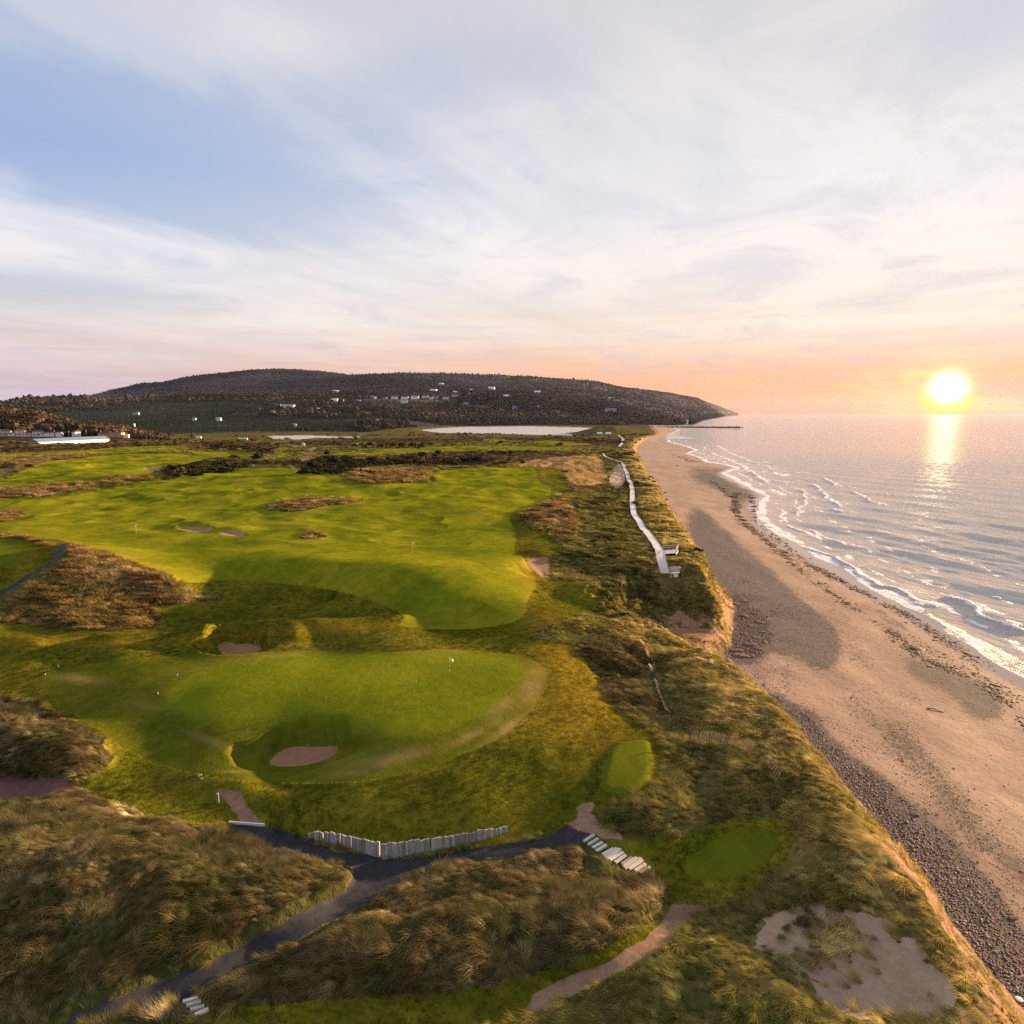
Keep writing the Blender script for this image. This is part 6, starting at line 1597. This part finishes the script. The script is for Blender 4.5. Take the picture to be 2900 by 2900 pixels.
for px, py in ((1916,1264),(1920,1264.5),(1925,1264),(1962,1264.5)): dress(M['black'], M['black'], 'tiny dark figure at the water edge of the far beach', px, py, .5, group='distant people by the water')
for px, py in ((1867,1246),(1882,1249),(1890,1250),(1895,1251),(1900,1252)): dress(M['black'], grey_c, 'tiny dark figure strolling on the farthest beach', px, py, 0, group='farthest people on the beach')
for (i, lb, co_, le_) in ((-3, 'person in dark clothes walking at the far end of the boardwalk', M['black'], navy), (-12, 'person in grey on the boardwalk, nearer of a pair', grey_c, navy), (-10, 'person in dark red on the boardwalk, farther of a pair', red_c, M['black'])):
    dress(co_, le_, lb, 1770, 1330, .2, walk_on=(wpts[i].x, wpts[i].y, wzs[i] + .03))
# ---- trees that can be told apart
tv = [mesh_of('crown', lambda bm: None, M['spruce'])]
def tree_me(seed, bushy):
    if bushy: vs, fs, hs = clump(seed, 260, .62, 1.0, .10)
    else: vs, fs, hs = spruce_parts(seed, 1.0, .40, 11, 11)
    me = bpy.data.meshes.new('crown'); me.from_pydata(vs, [], fs); me.materials.append(M['spruce']); return me
CR = [tree_me(70 + k, k % 3 == 2) for k in range(6)]
TK = mesh_of('trunk', lambda bm: tube(bm, [(0, 0, -.05), (0.005, 0, .3), (0, .005, .8)], [.035, .025, .008], 6), M['bark'])
def tree(px, py, hpx, label, group=None, k=0):
    p_ = at(px, py); H = max(1.5, hpx / FPX * p_.y)
    r_ = thing('spruce_tree', label, 'tree', p_, random.uniform(0, 6), group)
    link('crown', CR[k % 6], r_, (0, 0, 0), (0, 0, 0), (H * random.uniform(.9, 1.25), H * random.uniform(.9, 1.25), H)); link('trunk', TK, r_, (0, 0, 0), (0, 0, 0), H)
Z5 = lambda x, y: (900 + x / 3.22, 1220 + y / 3.22)
for i, (x, y, h) in enumerate([(410,150,55),(435,152,45),(475,150,50),(510,153,36),(545,152,45),(580,155,36),(625,155,45),(655,157,36),(690,155,42),(715,158,40),(740,158,42),(765,155,50),(800,157,40),(825,157,38),(855,157,40),(890,155,55),(915,158,42),(940,158,42)]):
    tree(*Z5(x, y), h / 3.22, 'dark spruce in the long row beyond the thin far fairway', 'row of spruces beyond the thin far fairway', i)
for i, (x, y, h, lb) in enumerate([(313,145,22,'small dark conifer left of the long spruce row'),(1340,133,32,'lone round conifer on the far rough beyond the fairway'),(85,230,45,'dark conifer at the left of the far pond track'),(30,320,92,'tall dark spruce at the left of the hollow behind the big fairway'),(62,330,78,'spreading spruce second from the left in the hollow'),
    (147,305,84,'pointed spruce standing alone third from the left in the hollow'),(250,305,80,'dark pointed spruce fourth from the left in the hollow'),(345,320,88,'slim spruce fifth from the left in the hollow'),(395,375,66,'low bushy conifer on the straw grass edge'),(830,287,62,'broad round conifer alone on the green heath'),
    (893,243,42,'small pointed spruce left of the close trio'),(945,247,58,'tallest spruce of the close trio on the heath'),(990,247,52,'right spruce of the close trio on the heath'),(1045,250,34,'low brownish conifer just right of the trio'),(1103,230,52,'pointed spruce on the brown heath right of the trio'),(1150,235,42,'wide spruce touching the pointed one on the brown heath'),
    (1303,243,46,'rounded conifer on the brown heath, second from the right'),(1365,275,32,'small pointed conifer low on the green heath'),(1470,270,34,'left half of the widest dark thicket on the heath'),(1512,272,46,'wide dark thicket farthest right on the heath'),(580,275,32,'left dark bush in the low thicket'),(640,270,34,'middle dark bush in the low thicket'),(715,262,34,'brown bush in the low thicket'),(480,378,40,'low dark bush beside the straw grass')]):
    tree(*Z5(x, y), h / 3.22, lb, 'conifers scattered behind the big fairway', i + (2 if 'bush' in lb or 'round' in lb or 'thicket' in lb else 0))
Z2 = lambda x, y: (340 + x / 4.2, 1150 + y / 4.2)
for i, (x, y, h, lb) in enumerate([(1165,712,108,'tall dark spruce rising from the bushes beside the left fairway'),(1120,712,70,'shorter spruce leaning on the tall one by the left fairway'),(1643,660,100,'dark spruce on its own right of the little bright green'),(1590,668,55,'squat bush at the foot of that lone spruce'),(640,812,70,'dark bush at the right end of the far bunker'),(590,735,44,'small spruce at the left end of the bush belt'),(845,720,50,'dark bush in the middle of the bush belt'),
    (1090,505,52,'dark bush below the brown hedge'),(1740,672,30,'small dark bush right of the lone spruce'),(855,375,60,'orange autumn tree beside the small white hut')]):
    tree(*Z2(x, y), h / 4.2, lb, 'bushes and spruces by the left fairway', i)

# ---- houses
def house(label, loc, rz, w_, d_, h_, rh, wm, rm, hip=False, chim=False, porch=False, nwin=3, name='house', cat='house', group=None):
    r_ = thing(name, label, cat, loc, rz, group)
    wl = link('wall', mesh_of('wall', lambda bm: box(bm, (0, 0, h_ / 2 - 1.0), (w_, d_, h_ + 2.0)), wm), r_)
    def roof(bm):
        e = .35; X, Y = w_ / 2 + e, d_ / 2 + e; ix = (X - min(X * .95, Y * .9)) if hip else X
        b_ = [bm.verts.new(v) for v in ((-X, -Y, h_), (X, -Y, h_), (X, Y, h_), (-X, Y, h_))]
        t_ = [bm.verts.new(v) for v in ((-ix, 0, h_ + rh), (ix, 0, h_ + rh))]
        u_ = [bm.verts.new(v) for v in ((-X, -Y, h_ - .25), (X, -Y, h_ - .25), (X, Y, h_ - .25), (-X, Y, h_ - .25))]
        bm.faces.new((b_[0], b_[1], t_[1], t_[0])); bm.faces.new((b_[2], b_[3], t_[0], t_[1])); bm.faces.new((b_[1], b_[2], t_[1])); bm.faces.new((b_[3], b_[0], t_[0]))
        for i in range(4): bm.faces.new((u_[i], u_[(i + 1) % 4], b_[(i + 1) % 4], b_[i]))
        bm.faces.new(list(reversed(u_)))
    rf = link('roof', mesh_of('roof', roof, rm), r_)
    if chim: link('chimney', mesh_of('chimney', lambda bm: box(bm, (w_ * .18, 0, h_ + rh * .9), (.8, .8, 1.8)), M['redroof']), rf)
    if nwin:
        wm_ = mesh_of('window', lambda bm: (box(bm, (0, 0, 0), (1.2, .10, 1.4))), M['white']); gm2 = mesh_of('pane', lambda bm: (box(bm, (-.27, -.07, 0), (.46, .06, 1.15)), box(bm, (.27, -.07, 0), (.46, .06, 1.15))), M['glass'])
        st_ = 2 if h_ > 4.6 else 1
        for s_ in range(st_):
            for k in range(nwin):
                wi = link('window', wm_, r_, (w_ * ((k + .5) / nwin - .5), -d_ / 2 - .03, 1.6 + s_ * 2.8)); link('pane', gm2, wi)
            wi = link('window', wm_, r_, (w_ / 2 + .03, 0, 1.6 + s_ * 2.8), (0, 0, math.pi / 2)); link('pane', gm2, wi)
        dr = link('door', mesh_of('door', lambda bm: box(bm, (w_ * .02, -d_ / 2 - .05, 1.05), (1.0, .12, 2.1)), M['redroof'] if rm is M['darkroof'] else M['greyw']), r_)
    if porch:
        pr = link('porch', mesh_of('porch', lambda bm: (box(bm, (-w_ * .15, -d_ / 2 - 1.1, 2.6), (w_ * .6, 2.1, .2)), box(bm, (-w_ * .42, -d_ / 2 - 2.0, 1.25), (.2, .2, 2.5)), box(bm, (w_ * .10, -d_ / 2 - 2.0, 1.25), (.2, .2, 2.5))), rm), r_)
    return r_
def near_house(label, px, py, wpx, hm, **k):
    p_ = at(px, py); D_ = p_.y
    if px < 440:
        q = ray(px, py); D_ = 985.0; p_ = Vector((q[0] / q[1] * D_, D_, 0)); p_.z = slope_z(p_.x, D_) + 2.0
    wm_ = wpx / FPX * p_.y
    return house(label, p_, k.pop('rz', .25), wm_, k.pop('d', 8.5), hm, k.pop('rh', 2.6), **k)
near_house('cream two-storey house with a dark hip roof, second from the left edge', 19, 1241, 24, 6.2, wm=M['cream'], rm=M['darkroof'], hip=True, porch=True, rz=.5)
near_house('white house cut by the left edge of the picture', -4, 1247, 14, 5.5, wm=M['cream'], rm=M['darkroof'], rz=.3)
near_house('white house with a red-brown hip roof, third from the left', 57, 1242, 24, 6.2, wm=M['white'], rm=M['redroof'], hip=True, porch=True, chim=True, rz=.5)
near_house('low flat-roofed annex right of the red-roofed house', 79, 1242, 20, 3.6, wm=M['cream'], rm=M['redroof'], rh=.4, d=7, rz=.2)
near_house('white house with a dark roof and dormer above the long shed', 110, 1244, 26, 6.0, wm=M['white'], rm=M['darkroof'], hip=True, porch=True, chim=True, rz=.5)
near_house('small garage in front of the dark-roofed white house', 125, 1246, 15, 2.8, wm=M['white'], rm=M['redroof'], rh=1.6, d=6, nwin=1, name='garage', cat='garage', rz=.2)
near_house('long low white bungalow right of the garage', 146, 1242, 24, 3.6, wm=M['white'], rm=M['redroof'], rh=1.2, rz=.15)
near_house('little white shed below the first cream house', 35, 1248, 15, 3.0, wm=M['white'], rm=M['redroof'], rh=1.0, d=5, nwin=1, name='shed', cat='shed')
near_house('brown hip-roofed house right of the long shed', 303, 1244, 34, 3.8, wm=M['tan'], rm=M['darkroof'], rh=3.2, hip=True, d=14, rz=.1)
near_house('two-tiered tan building with flat roofs right of the long shed', 333, 1243, 32, 4.6, wm=M['tan'], rm=M['darkroof'], rh=.5, d=12, nwin=5, rz=.1, name='building', cat='building')
near_house('upper tier of the tan building', 333, 1232, 20, 3.2, wm=M['cream'], rm=M['darkroof'], rh=.4, d=8, nwin=3, rz=.1, name='building', cat='building')
near_house('white shed at the right of the tan building', 358, 1243, 14, 2.6, wm=M['white'], rm=M['white'], rh=.5, nwin=0, d=6, name='shed', cat='shed')
near_house('small white hut beside the orange tree', 563, 1241, 13, 2.6, wm=M['white'], rm=M['white'], rh=.5, nwin=0, d=6, name='hut', cat='hut')
near_house('low sunlit white building half hidden by the brown hedge', 688, 1246, 24, 2.8, wm=M['cream'], rm=M['white'], rh=.4, nwin=0, d=6, name='building', cat='building')
near_house('round-topped white hut by the far track', 859, 1262, 8, 2.2, wm=M['white'], rm=M['white'], rh=1.2, nwin=0, d=4, hip=True, name='hut', cat='hut')
near_house('grey roof showing above the russet trees', 216, 1225, 14, 5.0, wm=M['white'], rm=M['darkroof'], rh=3, nwin=1, rz=-.4)
near_house('white boathouse behind the long shed', 170, 1245, 14, 4.5, wm=M['white'], rm=M['blueroof'], rh=.8, nwin=0, name='shed', cat='shed')
# the long shed
pa, pb2 = at(109, 1263), at(310, 1254)
pa = Vector((unproj(109, 1262, 9)[0] * 1, unproj(109, 1262, 9)[1], 8.0)); q = ray(310, 1254); Dp = pa.y * 1.13
pb2 = Vector((q[0] / q[1] * Dp, Dp, 0)); L_ = (pb2.xy - pa.xy); an = math.atan2(L_.y, L_.x); Ls = L_.length
pa.z = gz(pa.x, pa.y)
sh = thing('long_shed', 'very long low white shed with a blue-grey metal roof', 'shed', pa, an)
link('wall', mesh_of('wall', lambda bm: box(bm, (Ls / 2, 7, .9), (Ls, 14, 6.0)), M['white']), sh)
link('eaves_band', mesh_of('eaves_band', lambda bm: box(bm, (Ls / 2, 7, 3.65), (Ls + .1, 14.1, .5)), M['redroof']), sh)
def lroof(bm):
    b_ = [bm.verts.new(v) for v in ((-.6, -.9, 3.9), (Ls + .6, -.9, 3.9), (Ls + .6, 14.9, 3.9), (-.6, 14.9, 3.9))]; t_ = [bm.verts.new((-.6, 7, 7.4)), bm.verts.new((Ls + .6, 7, 7.4))]
    bm.faces.new((b_[0], b_[1], t_[1], t_[0])); bm.faces.new((b_[2], b_[3], t_[0], t_[1])); bm.faces.new((b_[1], b_[2], t_[1])); bm.faces.new((b_[3], b_[0], t_[0])); bm.faces.new(list(reversed(b_)))
link('roof', mesh_of('roof', lroof, M['blueroof']), sh)
link('door', mesh_of('door', lambda bm: box(bm, (Ls * .93, -.06, 1.6), (3.2, .12, 3.0)), M['greyw']), sh)
link('end_gable', mesh_of('end_gable', lambda bm: box(bm, (-.06, 7, 1.5), (.12, 13.8, 3.6)), M['greyw']), sh)
# far houses on the hill: pixel, width in pixels, wall, roof, label
FH = [(948,1139,18,'white','white','white house with a pale roof in the left group on the hill'),(931,1145,8,'turq','turq','little turquoise shed beside the white hill house'),(968,1138,13,'greyw','darkroof','grey house half behind a dark tree, right of the turquoise shed'),
(1015,1140,11,'greyw','blueroof','narrow tall grey house in front of the dark pines'),(1055,1127,10,'white','blueroof','small white house at the left end of the meadow row'),(1061,1131,8,'cream','white','tiny cream house under the left end of the meadow row'),(1090,1131,12,'greyw','darkroof','dark-roofed house in the meadow row'),
(1117,1131,17,'white','blueroof','first white house of the meadow row'),(1146,1131,19,'white','darkroof','white house with a tall gable, second in the meadow row'),(1175,1131,22,'white','blueroof','widest white house in the meadow row'),(1204,1130,17,'white','blueroof','fourth white house of the meadow row'),
(1221,1131,10,'white','blueroof','small white house wedged in the meadow row'),(1235,1130,14,'greyw','blueroof','grey house in the meadow row'),(1263,1131,18,'cream','darkroof','cream house with chimney in the meadow row'),(1288,1128,16,'greyw','greyw','grey house at the right end of the meadow row'),
(1145,1143,19,'white','greyw','long pale house alone below the meadow'),(1228,1112,19,'greyw','white','long pale roof above the upper meadow'),(1289,1115,11,'white','white','left white house of the upper pair'),(1304,1117,15,'white','darkroof','right white house of the upper pair'),
(1320,1149,15,'greyw','blueroof','square blue-grey house right of the meadow'),(1065,1197,12,'greyw','greyw','purple-grey roof low in the woods'),(901,1163,9,'white','white','bright little house at the edge of the clearing'),(1249,1092,12,'greyw','white','faint pale roof high on the ridge slope'),(1334,1108,8,'cream','white','tiny cream house high right of the upper pair'),
(1392,1105,18,'white','white','long white building highest on the right'),(1372,1116,5,'white','white','tiny white shed below the highest building'),(1434,1127,15,'cream','white','sunlit house on the dark wooded shelf'),(1522,1116,17,'white','white','bright white house alone on the upper slope'),
(1457,1161,12,'white','blueroof','pointed A-frame house in the right woods'),(1525,1157,13,'white','blueroof','small white house right of the pointed one'),(1596,1184,23,'greyw','darkroof','grey hip-roofed house low in the right woods'),(1729,1171,31,'greyw','blueroof','large blue-grey house on the shelf above the river mouth'),
(1727,1131,7,'white','white','faint pale house far up the right slope'),(380,1175,6,'white','blueroof','left of two tiny houses in the dark left wood'),(390,1175,9,'white','blueroof','right of two tiny houses in the dark left wood'),(550,1192,11,'white','blueroof','small white house in the brown wood, left one'),(620,1192,14,'white','greyw','small white house in the brown wood, right one'),
(790,1153,11,'white','blueroof','small pale roof at the left of the clearing'),(798,1131,13,'greyw','blueroof','pale roof high among the brown woods'),(818,1161,34,'white','greyw','long low pale building in the woods left of the clearing'),(835,1209,8,'cream','cream','tiny cream cabin just above the pond woods'),(380,1208,3,'white','white','white speck of a shed in the left woods')]
for i, (px, py, wpx, wc, rc, lb) in enumerate(FH):
    p_ = at_hill(px, py); wm_ = wpx / FPX * p_.y
    afr = 'A-frame' in lb
    house(lb, (p_.x, p_.y, p_.z + 2.0), random.uniform(-.25, .25), wm_, max(6, wm_ * .55), wm_ * .18 + 3.5 if not afr else 3, wm_ * .14 + 1.5 if not afr else 12, M[wc], M[rc], nwin=3 if wpx > 9 else 0, chim='chimney' in lb, hip='hip' in lb, group='houses across the river')
p_ = at_hill(951, 1115)
tk = thing('water_tank', 'white round-topped tank above the trees on the hill', 'tank', p_)
link('tank_top', mesh_of('tank_top', lambda bm: tube(bm, [(0, 0, 12), (0, 0, 14), (0, 0, 16.5), (0, 0, 18)], [14, 23, 17, 3], 20), M['white']), tk); link('tank_wall', mesh_of('tank_wall', lambda bm: tube(bm, [(0, 0, -4), (0, 0, 12)], [13, 14], 20), M['greyw']), tk)
# huts by the river mouth
hp = {}
for px, py, wpx, rm_, lb, hh_, dd_ in ((1680,1231,58,'darkroof','long dark-roofed pavilion by the river mouth',3.2,9),(1698,1232,14,'white','white gable in front of the dark pavilion, left one',2.6,8),(1723,1232,14,'white','white gable in front of the dark pavilion, right one',2.6,8)):
    near_house(lb, px, py, wpx, hh_, wm=M['greyw'], rm=M[rm_], rh=3.0, d=dd_, nwin=0, name='beach_pavilion', cat='pavilion', rz=0.0 if rm_ == 'darkroof' else 1.2 * 0)
# ---- utility poles
def pole(px, py, hpx, label, arm=True):
    p_ = at(px, py)
    if px < 440:
        q = ray(px, py); D_ = 975.0; p_ = Vector((q[0] / q[1] * D_, D_, CAMZ + q[2] / q[1] * D_))
    H = hpx / FPX * p_.y * 1.02
    r_ = thing('utility_pole', label, 'utility pole', p_, .4, 'utility poles along the far road')
    link('pole', mesh_of('pole', lambda bm: tube(bm, [(0, 0, -1), (0, 0, H)], [.28, .20], 7), M['pole']), r_)
    if arm:
        link('crossarm', mesh_of('crossarm', lambda bm: box(bm, (0, 0, H - .9), (2.6, .2, .22)), M['pole']), r_); link('transformer', mesh_of('transformer', lambda bm: tube(bm, [(.5, 0, H - 3.2), (.5, 0, H - 2.0)], [.32, .32], 8), M['metal']), r_)
Z1 = lambda x, y: (x / 5.367, 1150 + y / 5.367)
for (x, y, h, lb) in ((235,492,132,'utility pole between the two left houses'),(415,492,180,'tallest utility pole, beside the flat annex'),(830,492,135,'utility pole at the end of the white bungalow'),(1050,494,124,'utility pole behind the left part of the long shed'),(1310,480,125,'utility pole behind the middle of the long shed'),(1530,448,92,'utility pole behind the right end of the long shed'),(1868,472,122,'utility pole beside the tan building')):
    pole(*Z1(x, y), h / 5.367, lb)
pole(416, 1243, 24, 'left mast of the pair right of the tan building', False); pole(426, 1243, 24, 'right mast of the pair right of the tan building', False)
pole(1519, 1224, 15, 'pole standing against the bright river, left one', False); pole(1566, 1228, 11, 'short pole against the bright river, middle one', False); pole(1619, 1231, 21, 'tall pole against the bright river, right one', False)
# ---- parked vehicles by the river mouth
def car(px, py, label, mat, big=1.0, rz=0.2):
    p_ = at(px, py)
    r_ = thing('parked_car', label, 'car', p_, rz, 'vehicles parked near the river mouth')
    def body(bm):
        prof_ = [(-2.2, .35), (-2.2, .85), (-1.9, .95), (-1.2, 1.0), (-.8, 1.48), (1.0, 1.5), (1.5, 1.02), (2.15, .85), (2.2, .35)]
        l_ = [bm.verts.new((x, -.85, z)) for x, z in prof_]; r2 = [bm.verts.new((x, .85, z)) for x, z in prof_]
        bm.faces.new(l_); bm.faces.new(list(reversed(r2)))
        for i in range(len(prof_)): j = (i + 1) % len(prof_); bm.faces.new((l_[j], l_[i], r2[i], r2[j]))
    link('body', mesh_of('body', body, mat), r_, scale=big)
    link('side_window', mesh_of('side_window', lambda bm: (box(bm, (.1, -.86, 1.22), (1.7, .03, .34)), box(bm, (.1, .86, 1.22), (1.7, .03, .34))), M['glass']), r_, scale=big)
    for x in (-1.35, 1.35):
        for y in (-.8, .8): link('wheel', mesh_of('wheel', lambda bm: tube(bm, [(0, -.11, 0), (0, .11, 0)], [.33, .33], 12), M['black']), r_, (x * big, y * big, .33 * big), scale=big)
car(1591, 1231, 'dark van parked at the left of the river-mouth car park', M['black'], 1.5); car(1623, 1231, 'dark car parked beside the tall pole', M['darkroof'], 1.1); car(1632, 1231, 'grey car parked right of the dark one', M['greyw'], 1.1); car(1638, 1234, 'red car parked nearest, by the orange grass', solid('red_paint', (.25,.03,.03,1), .4), 1.1)
car(1514, 1226, 'dark car parked on the left of the river flat', M['black'], 1.2)
# ---- breakwater
def bwater(bm):
    r = random.Random(3); n_ = 150
    for i in range(n_ * 5):
        t_ = r.random(); x0, y0 = 400, 2230; x1, y1 = 745, 2170
        cx = x0 + (x1 - x0) * t_ + r.uniform(-2, 2); w_ = 7.5; off = r.uniform(-w_, w_); cyy = y0 + (y1 - y0) * t_ + off
        s_ = r.uniform(1.2, 2.6); zt = 4.6 * (1 - abs(off) / w_ * .85) * r.uniform(.8, 1.05) * (1 if t_ < .97 else .7)
        box(bm, (cx, cyy, zt / 2 - .6), (s_ * 1.4, s_ * 1.3, zt + 1.6), r.uniform(0, 3), r.uniform(.4, .8), 0, s_ * .12, r)
thing('breakwater', 'long dark breakwater of piled boulders reaching into the sea', 'breakwater', me=mesh_of('breakwater', bwater, M['darkrock']))
thing('beacon', 'small beacon post near the outer end of the breakwater', 'beacon', (725, 2173, 3.5), me=mesh_of('beacon', lambda bm: (tube(bm, [(0, 0, 0), (0, 0, 6)], [.5, .35], 8), tube(bm, [(0, 0, 6), (0, 0, 7)], [.8, .8], 8)), M['pole']))
# ---- haze over sea and hills
hz = bpy.data.meshes.new('haze'); bmh = bmesh.new(); bmesh.ops.create_cube(bmh, size=1)
HTOP = float(HZ.max()) + 40
for v in bmh.verts:
    v.co = Vector((v.co.x * 70000, v.co.y * 28000 + 12500, (v.co.z + .5) * (HTOP + 12) - 12))
bmh.to_mesh(hz); bmh.free()
hm = bpy.data.materials.new('haze_air'); hm.use_nodes = True; hm.node_tree.nodes.clear(); t = NT(hm.node_tree)
pv = t.node('ShaderNodeVolumePrincipled'); pv.inputs['Color'].default_value = (.66, .70, 1.0, 1); pv.inputs['Density'].default_value = HAZE_D; pv.inputs['Anisotropy'].default_value = .35
ou = t.node('ShaderNodeOutputMaterial'); t.l.new(pv.outputs[0], ou.inputs['Volume']); hz.materials.append(hm)
if HAZE_D > 0:
    ho = bpy.data.objects.new('haze', hz); COL.objects.link(ho); ho['kind'] = 'stuff'; ho['label'] = 'thin pale evening haze over land and sea'
